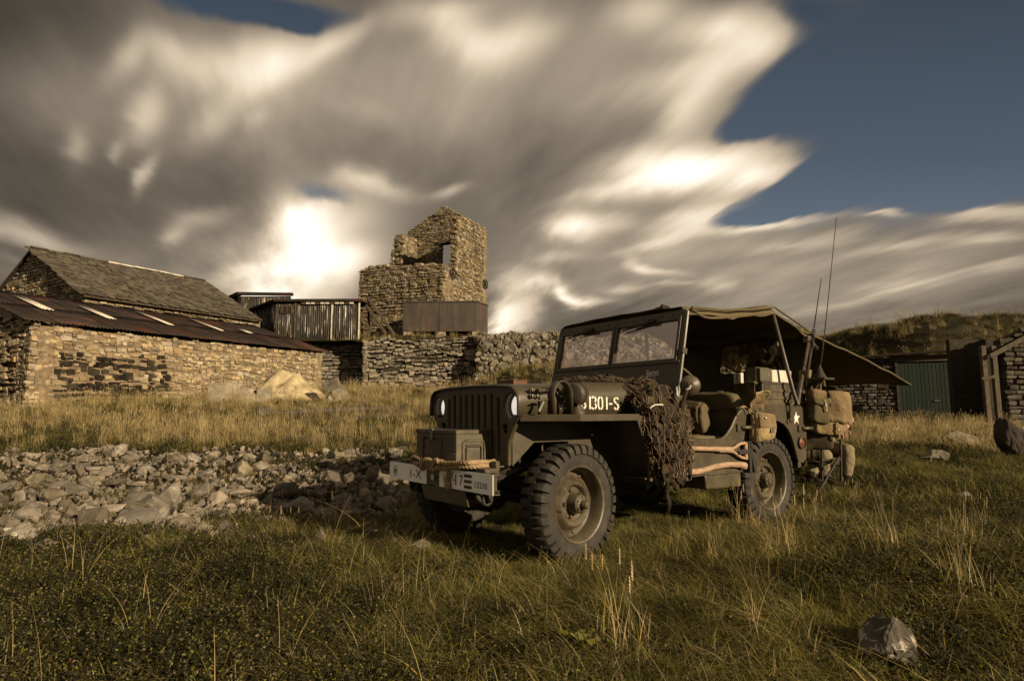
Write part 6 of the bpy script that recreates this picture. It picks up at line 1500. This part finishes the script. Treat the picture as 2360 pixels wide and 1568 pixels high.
def person_at(label, foot_r, foot_l, knee_r, knee_l, hip, chest, head, elb_r, hand_r, elb_l, hand_l, face, trou=TROUS, shirt=SHIRT, sock=LEATHER):
    up = Vector((0, 0, 1)); J = {}; rad = {}
    side = (knee_l-knee_r); side.z = 0; side.normalize()
    J['pelvis'] = hip; rad['pelvis'] = (.135, .115); J['waist'] = hip.lerp(chest, .45); rad['waist'] = (.135, .11); J['chest'] = chest; rad['chest'] = (.15, .12)
    J['neck0'] = chest+(head-chest)*.42; rad['neck0'] = .075; J['neck'] = chest+(head-chest)*.62; rad['neck'] = .05
    J['head'] = head; rad['head'] = (.078, .09); J['crown'] = head+(head-chest).normalized()*.09; rad['crown'] = (.06, .07)
    for s_, kn, ft, el, ha in (('r', knee_r, foot_r, elb_r, hand_r), ('l', knee_l, foot_l, elb_l, hand_l)):
        sg = -1 if s_ == 'r' else 1
        J['hip'+s_] = hip+side*(.10*sg)-up*.02+(kn-hip).normalized()*.06; rad['hip'+s_] = .105
        J['thigh'+s_] = J['hip'+s_].lerp(kn, .55); rad['thigh'+s_] = .085
        J['knee'+s_] = kn; rad['knee'+s_] = .070
        J['calf'+s_] = kn.lerp(ft+up*.12, .45); rad['calf'+s_] = .072
        J['cuff'+s_] = kn.lerp(ft+up*.12, .92); rad['cuff'+s_] = .066
        J['ankle'+s_] = ft+up*.10; rad['ankle'+s_] = .043
        J['heel'+s_] = ft+up*.045; rad['heel'+s_] = .042
        fd = (face*1.0); J['toe'+s_] = ft+fd*.17+up*.032; rad['toe'+s_] = (.040, .030)
        J['sho'+s_] = J['neck0']+side*(.165*sg)-up*.03; rad['sho'+s_] = .062
        J['elb'+s_] = el; rad['elb'+s_] = .046; J['arm'+s_] = J['sho'+s_].lerp(el, .5); rad['arm'+s_] = .055
        J['wri'+s_] = ha; rad['wri'+s_] = .029; J['fore'+s_] = el.lerp(ha, .45); rad['fore'+s_] = .041
    bones = [('pelvis', 'waist'), ('waist', 'chest'), ('chest', 'neck0'), ('neck0', 'neck'), ('neck', 'head'), ('head', 'crown')]
    reg = {'default': trou, ('waist', 'chest'): shirt, ('chest', 'neck0'): shirt, ('neck0', 'neck'): SKIN, ('neck', 'head'): SKIN, ('head', 'crown'): SKIN}
    for s_ in 'rl':
        bones += [('pelvis', 'hip'+s_), ('hip'+s_, 'thigh'+s_), ('thigh'+s_, 'knee'+s_), ('knee'+s_, 'calf'+s_), ('calf'+s_, 'cuff'+s_), ('cuff'+s_, 'ankle'+s_), ('ankle'+s_, 'heel'+s_), ('heel'+s_, 'toe'+s_), ('neck0', 'sho'+s_), ('sho'+s_, 'arm'+s_), ('arm'+s_, 'elb'+s_), ('elb'+s_, 'fore'+s_), ('fore'+s_, 'wri'+s_)]
        for b in bones[-9:]: reg[b] = shirt if b[0][:3] in ('nec', 'sho') else (SKIN if b[0][:3] in ('arm', 'elb', 'for') else None) or shirt
        for b in (('cuff'+s_, 'ankle'+s_), ('ankle'+s_, 'heel'+s_), ('heel'+s_, 'toe'+s_)): reg[b] = sock
        for b in (('knee'+s_, 'calf'+s_), ('calf'+s_, 'cuff'+s_), ('thigh'+s_, 'knee'+s_), ('hip'+s_, 'thigh'+s_), ('pelvis', 'hip'+s_)): reg[b] = trou
        reg['arm'+s_, 'elb'+s_] = shirt; reg['elb'+s_, 'fore'+s_] = SKIN; reg['fore'+s_, 'wri'+s_] = SKIN
    base = (foot_r+foot_l)/2; ob = build_person('person', label, J, rad, bones, reg, base)
    for s_ in 'rl':
        d_ = (J['wri'+s_]-J['fore'+s_]); MB_ = hand_mb(J['wri'+s_]-d_.normalized()*.01, d_, Vector((0, 0, 1))); h = MB_.build('hand', SKIN, ob, origin=base, smooth=60)
        bt = MB(); f0 = J['heel'+s_]; fd = face.normalized(); sd2 = fd.cross(Vector((0, 0, 1))); 
        g = [[f0+fd*t_+sd2*(w_*math.cos(a))+Vector((0, 0, max(-.04, hz*math.sin(a)))) for a in [2*PI*k/14 for k in range(15)]] for (t_, w_, hz) in ((-.075, .02, .03), (-.06, .040, .055), (0, .046, .065), (.08, .050, .050), (.16, .052, .038), (.21, .040, .028), (.23, .015, .015))]
        bt.sheet(g); bt.build('boot', LEATHER, ob, origin=base, smooth=60)
    hd = rounded_pad(head+(head-chest).normalized()*.055-face*.02, (.165, .185, .15), (0, 0, math.atan2(face.y, face.x)), '', 0, puff=.02).build('hair', LEATHER, ob, origin=base, smooth=60)
    fc = MB(); hc = head+face*.075; fc.tube([hc+Vector((0, 0, .03)), hc+face*.03+Vector((0, 0, -.005)), hc+Vector((0, 0, -.012))], [.008, .014, .008], 6)
    sdv = face.cross(Vector((0, 0, 1)))
    for sg in (-1, 1): fc.lathe([(.0, -.02), (.02, 0), (.026, .02), (0, .03)], head+sdv*(.08*sg)-face*.0, sdv*sg, 10)
    fc.build('nose_and_ears', SKIN, ob, origin=base, smooth=60)
    return ob
def W2(px, py, Y): return P(px, py, Y)
YP = 7.15
f1 = G(1949, 1124); f2 = G(1902, 1121)
YP = f1.y
p1 = person_at('person in khaki trousers and dark boots seated on the folding chair behind the backpack',
  f1, f2+Vector((0, .05, 0)), W2(1957, 1036, YP-.05), W2(1905, 1046, YP-.02), W2(1886, 1030, YP+.38), W2(1912, 955, YP+.28), W2(1905, 915, YP+.20),
  W2(1950, 972, YP+.18), W2(1943, 990, YP-.05), W2(1880, 985, YP+.2), W2(1895, 1000, YP-.05), Vector((.25, -.97, 0)))
f3 = G(1872, 1118); f4 = G(1858, 1112)
YQ = f3.y+.15
p2 = person_at('person almost hidden behind the jeep rear, a trouser leg and dark shoe showing',
  f3, f4+Vector((-.10, .1, 0)), W2(1878, 1055, YQ), W2(1845, 1050, YQ+.1), W2(1838, 1035, YQ+.45), W2(1830, 975, YQ+.42), W2(1826, 945, YQ+.38),
  W2(1848, 995, YQ+.3), W2(1850, 1025, YQ+.1), W2(1815, 1000, YQ+.3), W2(1825, 1025, YQ+.1), Vector((.05, -1, 0)))
# rolled-up sleeve
m = MB(); a = W2(1950, 960, YP+.20); b = W2(1955, 976, YP+.15); m.tube([a+(a-b)*.5, a, b], [.058, .062, .06], 10); m.build('rolled_sleeve', mat('pink_cloth', (.42, .22, .18), (.34, .17, .14), rough=.9, scale=9), p1, origin=p1.location.copy(), smooth=60)
def build_chair():
    Yc = YP-.12; b0 = G(1905, 1128); b0.y = Yc; t = thing('folding_chair', 'dark folding camp chair with canvas seat and crossed legs behind the jeep', 'chair', b0)
    def q(px, py, dy=0): return P(px, py, Yc+dy)-Vector(b0)
    for (a, b, dy, dy2, r_) in (((1892, 965), (1894, 1108), 0, 0, .014), ((1936, 985), (1938, 1115), .05, .05, .014), ((1933, 1052), (1886, 1132), -.03, -.25, .013), ((1870, 1050), (1932, 1118), .35, .3, .013), ((1857, 1075), (1862, 1112), .25, .2, .012)):
        m = MB(); m.tube([q(*a, dy), q(*b, dy2)], r_, 8); m.build('leg', DARK, t, smooth=50)
    m = MB(); m.tube(spline([q(1892, 986, 0), q(1915, 982, 0), q(1944, 981, .02)], 4), .014, 6, flat=.6); m.build('armrest', WOOD, t, smooth=50)
    g = [[q(1868+70*u, 1057+10*math.sin(PI*u), .42-.42*v) for v in [j/5 for j in range(6)]] for u in [i/8 for i in range(9)]]
    m = MB(); m.sheet(g); m.build('canvas_seat', CANVASD, t, smooth=60, solid=.01)
    g = [[q(1858+34*u, 1000+55*v, .05+.03*math.sin(PI*u)) for v in (0, .33, .66, 1)] for u in [i/5 for i in range(6)]]
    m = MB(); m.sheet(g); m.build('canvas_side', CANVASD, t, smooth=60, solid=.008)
    m = MB(); m.tube([q(1895, 1060, 0), q(1936, 1058, .04)], .011, 6); m.tube([q(1860, 1066, .2), q(1936, 1072, .05)], .010, 6); m.build('cross_bar', DARK, t, smooth=50)
build_chair()
# ------------------------------------------------------------------ rocks
def rock_mesh(seed, m, sub=0):
    r = random.Random(seed); bm = bmesh.new()
    for _ in range(r.randint(15, 24)):
        v = Vector((r.gauss(0, 1), r.gauss(0, 1), r.gauss(0, 1))); v.normalize(); v *= r.uniform(.36, .55); v.x *= 1.08; v.z *= .82
        bm.verts.new(v)
    bmesh.ops.convex_hull(bm, input=bm.verts)
    for v in [v for v in bm.verts if not v.link_faces]: bm.verts.remove(v)
    if sub:
        bmesh.ops.bevel(bm, geom=list(bm.edges), offset=.035, segments=1, affect='EDGES')
        bmesh.ops.triangulate(bm, faces=bm.faces); bmesh.ops.subdivide_edges(bm, edges=bm.edges, cuts=sub, use_grid_fill=True)
        for v in bm.verts:
            c = v.co; v.co += c.normalized()*(.05*fbm(c.x*3, c.y*3, c.z*3+seed, 4)+.022*fbm(c.x*9, c.y*9, c.z*9, 4))
    else: bmesh.ops.bevel(bm, geom=list(bm.edges), offset=.018, segments=1, affect='EDGES')
    me = bpy.data.meshes.new('rock'); bm.to_mesh(me); bm.free(); me.materials.append(m); return me
RM = [rock_mesh(s, ROCK) for s in range(14)]; RB_ = [rock_mesh(s+50, ROCK, 1) for s in range(8)]
ORD = ['first', 'second', 'third', 'fourth', 'fifth', 'sixth', 'seventh', 'eighth', 'ninth', 'tenth', 'eleventh', 'twelfth', 'thirteenth', 'fourteenth', 'fifteenth', 'sixteenth', 'seventeenth', 'eighteenth', 'nineteenth', 'twentieth', 'twenty-first', 'twenty-second', 'twenty-third']
rocks_at = []
def put_rock(px, py, wpx, hpx, name='rock', me=None, r=rng, sink=.12, dep=None):
    p = G(px, py); w = wpx/FPX*p.y; h = hpx/FPX*p.y*1.12; d = (w+h)/2*r.uniform(.85, 1.15) if dep is None else dep
    o = bpy.data.objects.new(name, me or r.choice(RB_)); C.objects.link(o)
    o.location = (p.x, p.y+d*.35, p.z+h*.5-h*sink); o.scale = (w*1.12, d*1.1, h*1.25); o.rotation_euler = (r.uniform(-.25, .25), r.uniform(-.2, .2), r.choice((0, PI))+r.uniform(-.5, .5))
    rocks_at.append((o.location.x, o.location.y, w)); return o
cR = lambda x, y: (x*.4165, 921.5+y*.4165)
BIG = [(55, 300, 60, 40), (640, 305, 85, 55), (500, 300, 70, 40), (370, 300, 60, 18), (300, 355, 42, 30), (285, 395, 100, 45), (1040, 345, 110, 55), (860, 345, 60, 40), (1455, 350, 75, 50), (1325, 420, 80, 85), (1430, 400, 100, 55), (1200, 370, 60, 45),
 (185, 485, 100, 75), (420, 430, 70, 50), (610, 490, 130, 70), (910, 585, 120, 140), (760, 590, 150, 80), (1095, 520, 110, 60), (1320, 545, 110, 55), (1560, 560, 130, 110), (1640, 650, 140, 110), (1820, 480, 90, 80), (1920, 470, 60, 70), (2060, 470, 70, 110), (1800, 370, 70, 40), (1740, 500, 60, 40), (2010, 560, 60, 70), (1180, 600, 80, 90), (260, 570, 110, 80), (380, 510, 80, 50),
 (70, 800, 160, 110), (200, 845, 120, 60), (720, 715, 250, 100), (975, 735, 120, 80), (1090, 735, 70, 60), (1440, 680, 80, 40), (1560, 690, 90, 40), (620, 600, 60, 40), (480, 650, 90, 60), (300, 740, 150, 60), (500, 455, 90, 35), (655, 375, 50, 25), (765, 440, 40, 25), (120, 640, 70, 40), (2100, 475, 80, 50), (1900, 580, 130, 50)]
bigs = []
rows = {'back': [], 'middle': [], 'front': []}
for (x, y, w, h) in BIG: rows['back' if y < 425 else ('middle' if y < 610 else 'front')].append((x, y, w, h))
for rn, lst in rows.items():
    for k, (x, y, w, h) in enumerate(sorted(lst)):
        px, py = cR(x, y); o = put_rock(px, py, w*.4165*1.1, h*.4165*1.1)
        sh = 'flat' if w > 1.9*h else ('upright' if h > w else 'blocky')
        bigs.append(('%s large %s-row rubble rock' % (ORD[k], rn), px, py))
        tag(o, '%s grey rock, %s large one from the left in the %s row of rubble' % (sh, ORD[k], rn), 'rock', 'rocks in the rubble field')
def in_rubble(px, py):
    if px < -120 or px > 930: return False
    lo = 1038+8*math.sin(px*.02); hi = 1255 if px < 120 else (1228 if px < 480 else 1195)
    return lo < py < hi
r_ = random.Random(21); k = 0; small = []
while k < 235:
    px, py = r_.uniform(-60, 930), 1038+(r_.random()**1.15)*215
    if not in_rubble(px, py): continue
    if fbm(px*.012, py*.03, 2.0, 3) < -.28 and r_.random() < .7: continue
    p = G(px, py); w = r_.choice((.07, .09, .11, .13, .16, .2))*r_.uniform(.8, 1.25)
    o = put_rock(px, py, w/p.y*FPX, w*r_.uniform(.45, .8)/p.y*FPX, 'stone', r_.choice(RM), r_, .15)
    tag(o, None, 'stone', 'small stones in the rubble field'); small.append((o, px, py)); k += 1
seen = {}
for o, px, py in sorted(small, key=lambda s: 0):
    bi = min(bigs, key=lambda b: (b[1]-px)**2+((b[2]-py)*2)**2); dx, dy = px-bi[1], (py-bi[2])*2
    rel_ = ('right of' if dx > 0 else 'left of') if abs(dx) > abs(dy) else ('in front of' if dy > 0 else 'behind')
    seen.setdefault((rel_, bi[0]), []).append((math.hypot(dx, dy), o))
for (rel_, nm_), l_ in seen.items():
    for k, (_, o) in enumerate(sorted(l_, key=lambda q: q[0])): o['label'] = '%s small stone %s the %s' % ('nearest' if k == 0 else ORD[k]+' nearest', rel_, nm_)
# rubble chips: far too many to count
def chips():
    V = []; F = []; off = 0; r = random.Random(5); base = [([tuple(v.co) for v in me.vertices], [tuple(p.vertices) for p in me.polygons]) for me in [rock_mesh(s+200, ROCK) for s in range(5)]]
    for k in range(4600):
        px, py = r.uniform(-80, 950), r.uniform(1032, 1262)
        if not in_rubble(px, py) and r.random() < .85: continue
        p = G(px, py); s = r.uniform(.022, .085)*(1 if r.random() < .85 else 1.5); vs, fs = base[k % 5]
        M = Matrix.Translation(p+Vector((r.uniform(-.2, .2), r.uniform(-.2, .2), s*.15))) @ Euler((r.uniform(0, 6), r.uniform(0, 6), r.uniform(0, 6))).to_matrix().to_4x4() @ Matrix.Diagonal((s*1.3, s, s*.8, 1))
        V += [tuple(M @ Vector(v)) for v in vs]; F += [tuple(i+off for i in f) for f in fs]; off += len(vs)
    me = bpy.data.meshes.new('rubble_chips'); me.from_pydata(V, [], F); me.materials.append(mat('rubble_chip', (.215, .18, .14), (.09, .076, .058), rough=.95, scale=6, tint=.4, spec=.1, coord='Position'))
    o = bpy.data.objects.new('rubble_chips', me); C.objects.link(o); tag(o, kind='stuff')
chips()
LICH = mat('lichen_rock', (.12, .105, .085), (.05, .045, .036), rough=.95, scale=3, bump=1.0, bscale=10, spec=.1, stain=(.36, .33, .26), stain_scale=2.6, stain_at=(.55, .59))
DKR = mat('dark_rock', (.06, .05, .04), (.035, .03, .025), rough=.95, scale=3, bump=.8, bscale=12, spec=.1)
def single(px, py, w, h, lab, m=ROCK, name='boulder', seed=90, sink=.15):
    me = rock_mesh(seed, m, 4); o = put_rock(px, py, w, h, name, me, random.Random(seed), sink); tag(o, lab, 'boulder'); return o
single(2083, 1556, 128, 118, 'rounded boulder with pale lichen blotches in the dark lower right grass', LICH, seed=93)
single(2228, 1032, 82, 46, 'pale low boulder in the grass before the green doors', seed=94)
single(2172, 1066, 42, 36, 'small pale stone just below the low boulder in the right grass', seed=95)
single(2362, 1062, 66, 118, 'dark rounded boulder cut by the right edge of the picture', DKR, seed=96)
single(2225, 1155, 46, 24, 'little pale stone in dark heather at the right', seed=99)
single(968, 1272, 82, 34, 'flat pale stone half sunk in grass before the jeep number plate', seed=97, sink=.3)
single(1803, 1307, 34, 16, 'tiny pale stone in the sunlit grass below the rear wheel', seed=98)
single(1420, 930, 40, 24, 'pale stone in the grass slope behind the bonnet', seed=101) if False else None

# ------------------------------------------------------------------ turf: tufts scattered as instances
def leafmat(name, c1, c2, tr=.35, tint=.3):
    return mat(name, c1, c2, rough=.75, scale=3, spec=.12, trans=tr, tint=tint, coord='Position')
GREEN = leafmat('green_blade', (.225, .215, .053), (.078, .085, .022), .45); STRAW = leafmat('straw_blade', (.50, .39, .20), (.25, .19, .09), .35)
OLIVE = leafmat('olive_blade', (.31, .255, .092), (.125, .105, .038)); HEATH = leafmat('heather_leaf', (.034, .031, .014), (.014, .015, .007), .15); BLOOM = leafmat('heather_bloom', (.24, .15, .12), (.12, .08, .058), .2); DOCK = leafmat('dock_leaf', (.17, .16, .04), (.09, .10, .03), .3)
tuft_col = bpy.data.collections.new('tuft_kinds')
def blade(mb, r, x, y, h, w, lean, seg=4, az=None, curl=1.0):
    az = r.uniform(0, 2*PI) if az is None else az; d = Vector((math.cos(az), math.sin(az), 0)); s = Vector((-d.y, d.x, 0)); rt = r.uniform(-.8, .8); s = (s*math.cos(rt)+d*math.sin(rt)); vs = []
    for i in range(seg+1):
        t = i/seg; p = Vector((x, y, 0))+d*(lean*h*t**1.8*curl)+Vector((0, 0, h*(t-.28*lean*t*t))); ww = w*(1-t**1.5)*.5+.0003; vs += [p-s*ww, p+s*ww]
    mb.add(vs, [(2*i, 2*i+1, 2*i+3, 2*i+2) for i in range(seg)]); return vs[-1], d
def tuft(kind, seed):
    r = random.Random(seed); mbs = {}
    def M_(m): return mbs.setdefault(m.name, (m, MB()))[1]
    if kind == 'green':
        for _ in range(60):
            a = r.uniform(0, 2*PI); q = .085*math.sqrt(r.random()); m = GREEN if r.random() < .62 else (OLIVE if r.random() < .8 else STRAW); blade(M_(m), r, q*math.cos(a), q*math.sin(a), r.uniform(.03, .105), r.uniform(.0022, .0042), r.uniform(.2, 1.5), 3)
    elif kind == 'long':
        for _ in range(46):
            a = r.uniform(0, 2*PI); q = .07*math.sqrt(r.random()); m = GREEN if r.random() < .45 else (OLIVE if r.random() < .68 else STRAW); blade(M_(m), r, q*math.cos(a), q*math.sin(a), r.uniform(.05, .15), r.uniform(.0020, .0036), r.uniform(.5, 2.8), 5)
    elif kind == 'dry':
        for _ in range(44):
            a = r.uniform(0, 2*PI); q = .09*math.sqrt(r.random()); m = STRAW if r.random() < .62 else OLIVE; blade(M_(m), r, q*math.cos(a), q*math.sin(a), r.uniform(.09, .22), r.uniform(.0025, .0045), r.uniform(.1, .9), 4)
        for _ in range(7):
            a = r.uniform(0, 2*PI); q = .06*r.random(); e, d = blade(M_(STRAW), r, q*math.cos(a), q*math.sin(a), r.uniform(.20, .34), .0022, r.uniform(.05, .35), 5)
            for k in range(5): M_(STRAW).add([Vector(e)+Vector((0, 0, -.009*k)), Vector(e)+Vector((.003, .002, -.009*k-.007)), Vector(e)+Vector((-.003, -.002, -.009*k-.012))], [(0, 1, 2)])
    elif kind == 'stem':
        for _ in range(r.randint(1, 3)):
            h = r.uniform(.16, .36); az = r.uniform(0, 2*PI); ln = r.uniform(.15, 1.0); x, y = r.uniform(-.05, .05), r.uniform(-.05, .05); e, d = blade(M_(STRAW), r, x, y, h, .0019, ln, 7, az)
            for k in range(7): 
                p = Vector(e)-Vector((0, 0, .006*k))-d*(.003*k*ln); q = Vector((r.uniform(-.0025, .0025), r.uniform(-.0025, .0025), -.007)); M_(OLIVE).add([p, p+q, p+Vector((q.y, -q.x, -.007))], [(0, 1, 2)])
    elif kind == 'heath':
        for _ in range(34):
            a = r.uniform(0, 2*PI); q = .13*math.sqrt(r.random()); h = r.uniform(.03, .10); x, y = q*math.cos(a), q*math.sin(a); ln = r.uniform(.1, .8); az = r.uniform(0, 2*PI); e, d = blade(M_(HEATH), r, x, y, h, .0025, ln, 2, az)
            for k in range(9):
                t = r.uniform(.25, 1.05); p = Vector((x, y, 0)).lerp(Vector(e), t); v = Vector((r.gauss(0, 1), r.gauss(0, 1), r.gauss(0, .7)+.4)).normalized()*r.uniform(.006, .013); s = v.cross(Vector((r.gauss(0, 1), r.gauss(0, 1), r.gauss(0, 1)))).normalized()*.0028
                m = BLOOM if (r.random() < .05 and t > .75) else (HEATH if r.random() < .72 else GREEN); M_(m).add([p-s, p+v*.5-s*1.3, p+v, p+v*.5+s*1.3], [(0, 1, 2, 3)])
    elif kind == 'dock':
        for k in range(7):
            az = 2*PI*k/7+r.uniform(-.4, .4); d = Vector((math.cos(az), math.sin(az), 0)); s = Vector((-d.y, d.x, 0)); L = r.uniform(.05, .10); g = []
            for i in range(6):
                t = i/5; w_ = .5*L*.42*math.sin(PI*min(1, t*.92+.08))**.7+.002; c = d*(L*t)+Vector((0, 0, .03+.05*math.sin(t*2.2)*r.uniform(.6, 1.2))); g.append([c-s*w_, c-Vector((0, 0, .004)), c+s*w_])
            M_(DOCK).sheet(g)
    vs = []; fs = []; mi = []; mats = []
    for m, mb in mbs.values():
        o = len(vs); vs += mb.v; fs += [tuple(i+o for i in f) for f in mb.f]; mi += [len(mats)]*len(mb.f); mats.append(m)
    me = bpy.data.meshes.new(kind); me.from_pydata([tuple(v) for v in vs], [], fs)
    for m in mats: me.materials.append(m)
    me.polygons.foreach_set('material_index', mi); return me
KINDS = [('green', 4), ('long', 4), ('dry', 4), ('stem', 5), ('heath', 4), ('dock', 2)]
def scatter_object(name, label_kind, pts):
    """pts: (x,y,z,scale,variant)"""
    me = bpy.data.meshes.new(name); me.from_pydata([p[:3] for p in pts], [], [])
    a = me.attributes.new('scl', 'FLOAT', 'POINT'); a.data.foreach_set('value', [p[3] for p in pts])
    a = me.attributes.new('rotz', 'FLOAT', 'POINT'); a.data.foreach_set('value', [rng.uniform(0, 2*PI) for p in pts])
    nv = dict(KINDS)[label_kind]
    a = me.attributes.new('pick', 'INT', 'POINT'); a.data.foreach_set('value', [rng.randrange(nv) for p in pts])
    o = bpy.data.objects.new(name, me); C.objects.link(o); tag(o, kind='stuff')
    colk = cols[label_kind]
    ng = bpy.data.node_groups.new(name, 'GeometryNodeTree'); ng.interface.new_socket('Geometry', in_out='INPUT', socket_type='NodeSocketGeometry'); ng.interface.new_socket('Geometry', in_out='OUTPUT', socket_type='NodeSocketGeometry')
    n = ng.nodes; l = ng.links; gi = n.new('NodeGroupInput'); go = n.new('NodeGroupOutput'); ci = n.new('GeometryNodeCollectionInfo'); ci.inputs[0].default_value = colk; ci.inputs['Separate Children'].default_value = True; ci.inputs['Reset Children'].default_value = True
    ip = n.new('GeometryNodeInstanceOnPoints'); ip.inputs['Pick Instance'].default_value = True
    def attr(nm, t):
        q = n.new('GeometryNodeInputNamedAttribute'); q.data_type = t; q.inputs[0].default_value = nm; return q.outputs[0]
    cx_ = n.new('ShaderNodeCombineXYZ'); l.new(attr('rotz', 'FLOAT'), cx_.inputs[2])
    l.new(gi.outputs[0], ip.inputs['Points']); l.new(ci.outputs[0], ip.inputs['Instance']); l.new(attr('pick', 'INT'), ip.inputs['Instance Index']); l.new(cx_.outputs[0], ip.inputs['Rotation'])
    sc = n.new('ShaderNodeCombineXYZ'); s_ = attr('scl', 'FLOAT')
    for i in range(3): l.new(s_, sc.inputs[i])
    l.new(sc.outputs[0], ip.inputs['Scale']); l.new(ip.outputs[0], go.inputs[0])
    md = o.modifiers.new('scatter', 'NODES'); md.node_group = ng; return o
cols = {}
for kd, nv in KINDS:
    cols[kd] = bpy.data.collections.new(kd)
    for i in range(nv):
        ob = bpy.data.objects.new(kd, tuft(kd, 300+i*7+len(kd))); cols[kd].objects.link(ob)

def on_pix(X, Y, z):   # where a ground point lies in the photo, used only to follow the photo's patches of vegetation
    d = Vector((X, Y, z-CAMZ)); w = d.dot(cf); return (1179.5+FPX*d.dot(cr)/w, 784-FPX*d.dot(cu)/w)
jp_inv = JMI
def scatter():
    out = {k: [] for k, _ in KINDS}; r = random.Random(99)
    bands = [(1.55, 3.0, 330), (3.0, 5.0, 210), (5.0, 8.0, 120), (8.0, 13.0, 60), (13.0, 20.0, 30), (20.0, 31.0, 15)]
    for (y0, y1, den) in bands:
        n = int(den*(1.09*(y1*y1-y0*y0)))
        for _ in range(n):
            Y = math.sqrt(r.uniform(y0*y0, y1*y1)); X = r.uniform(-.96, 1.22)*Y; z = gz(X, Y)
            q = jp_inv @ Vector((X, Y, 0)); under = (-2.6 < q.x < .45 and abs(q.y) < .62); wheel = any(abs(q.x-a) < .26 and abs(abs(q.y)-.635) < .14 for a in (0, -2.032))
            if wheel and r.random() < .8: continue
            near_jeep = math.exp(-(max(0, abs(q.x+1.0)-1.7)/.7)**2-(max(0, abs(q.y)-.8)/.9)**2)
            px, py = on_pix(X, Y, z); rub = in_rubble(px, py)
            if rub and r.random() < .80: continue
            if any((X-a)**2+(Y-b)**2 < (.42*w)**2 for a, b, w in rocks_at if w > .12 and abs(a-X) < .3 and abs(b-Y) < .3): continue
            f1, f2, f3 = fbm(X*.55, Y*.55, 11, 3), fbm(X*1.5, Y*1.5, 21, 3), fbm(X*.25, Y*.25, 31, 2)
            # dark creeping shrub: lower left and right, patches elsewhere
            heath = sstep(.6, -2.2, X+.25*(Y-3))*sstep(5.6, 3.6, Y)*1.1+sstep(1.2, 2.6, X-.15*Y)*sstep(8.5, 5.0, Y)*.85*(1-near_jeep)+.75*sstep(-.02, .22, f1)
            mid = math.exp(-((X-.55-.05*Y)/(.75+.1*Y))**2); heath += .7*f2+.35*sstep(3.4, 2.2, Y); heath *= 1-.75*mid
            golden = sstep(8, 11, Y)*(1.0+.6*f3); green = sstep(-.1, .5, -f1+.3)*.8+near_jeep
            if under: kd = 'green'
            elif rub: kd = 'stem' if r.random() < .30 else ('heath' if r.random() < .55 else 'long')
            elif Y < 8.5:
                if r.random() < min(heath, .80)*.95*(1-.9*near_jeep): kd = 'heath'
                else: kd = 'green' if r.random() < .52 else ('long' if r.random() < .95 else ('stem' if r.random() < .6 else 'dry'))
                if kd == 'dry' and r.random() < .5: kd = 'long'
                if kd == 'heath' and r.random() < .025: kd = 'stem'
                if r.random() < .0012 and Y < 4.5: kd = 'dock'
            else:
                g_ = r.random(); gr = .25+.5*sstep(.05, .4, f1)
                kd = 'dry' if g_ < golden*.40-gr*.45+.35*f2 else ('long' if g_ < .62 else ('green' if g_ < .84 else 'heath'))
            s = r.uniform(.75, 1.3)
            if kd in ('dry', 'long') and Y > 8.5: s *= 1.0+.035*(Y-8)
            if kd == 'green': s *= (1.0 if Y < 6 else 1.5)*(1-.25*near_jeep)
            if under: s *= .8
            if kd == 'heath': s *= 1.0 if Y < 8 else 1.6
            if kd == 'dock': s *= .9
            if rub: s *= .8
            out[kd].append((X, Y, z-.006, s))
    # tall stems gathered in the clumps the photo shows
    for (px, py, w, n, hs) in ((520, 1100, 60, 26, .9), (930, 1230, 60, 34, 1.0), (960, 1170, 40, 14, .9), (1790, 1230, 60, 26, 1.05), (1830, 1180, 50, 34, 1.15), (1740, 1350, 70, 20, 1.0), (1690, 1420, 60, 9, 1.25), (500, 1400, 90, 5, 1.0), (700, 1380, 200, 12, 1.0), (1010, 1400, 120, 10, 1.1), (1760, 1480, 50, 8, 1.3), (1560, 1300, 120, 12, .9), (350, 1300, 200, 14, .9), (120, 1250, 90, 8, .9), (1450, 1330, 160, 14, .8), (1960, 1300, 120, 14, .9)):
        for _ in range(int(n*1.1)):
            p = G(px+r.gauss(0, w*.9), py+r.gauss(0, 34)); out['stem'].append((p.x, p.y, p.z-.01, hs*.8*r.uniform(.6, 1.15)))
    # the mound, the terrace edge and the bank top
    for o_n, cnt, mn in (('turf_mound', 9000, 2.0), ('terrace_ground', 1300, 1.1), ('earth_bank', 500, 1.1)):
        me = bpy.data.objects[o_n].data; ps = [p for p in me.polygons if p.area > 0]
        for _ in range(cnt):
            p = r.choice(ps); vs = [me.vertices[i].co for i in p.vertices]; a, b = r.random(), r.random(); c = (vs[0].lerp(vs[1], a)).lerp(vs[3].lerp(vs[2], a), b)
            if o_n == 'terrace_ground' and (c.y > 38 or c.x < -9): continue
            if o_n == 'earth_bank' and c.z < 4.1: continue
            kd = r.choice(('heath', 'long', 'heath', 'heath', 'heath', 'dry')) if o_n == 'turf_mound' else r.choice(('dry', 'long', 'long', 'heath')) if o_n != 'terrace_ground' else r.choice(('long', 'dry', 'green'))
            out[kd].append((c.x, c.y, c.z-.02, mn*r.uniform(.7, 1.5)))
    nm = {'green': 'short_grass', 'long': 'long_grass', 'dry': 'dry_grass', 'stem': 'straw_stems', 'heath': 'heather', 'dock': 'weeds'}
    for kd, pts in out.items():
        if pts: scatter_object(nm[kd], kd, pts)
    print({k: len(v) for k, v in out.items()})
scatter()
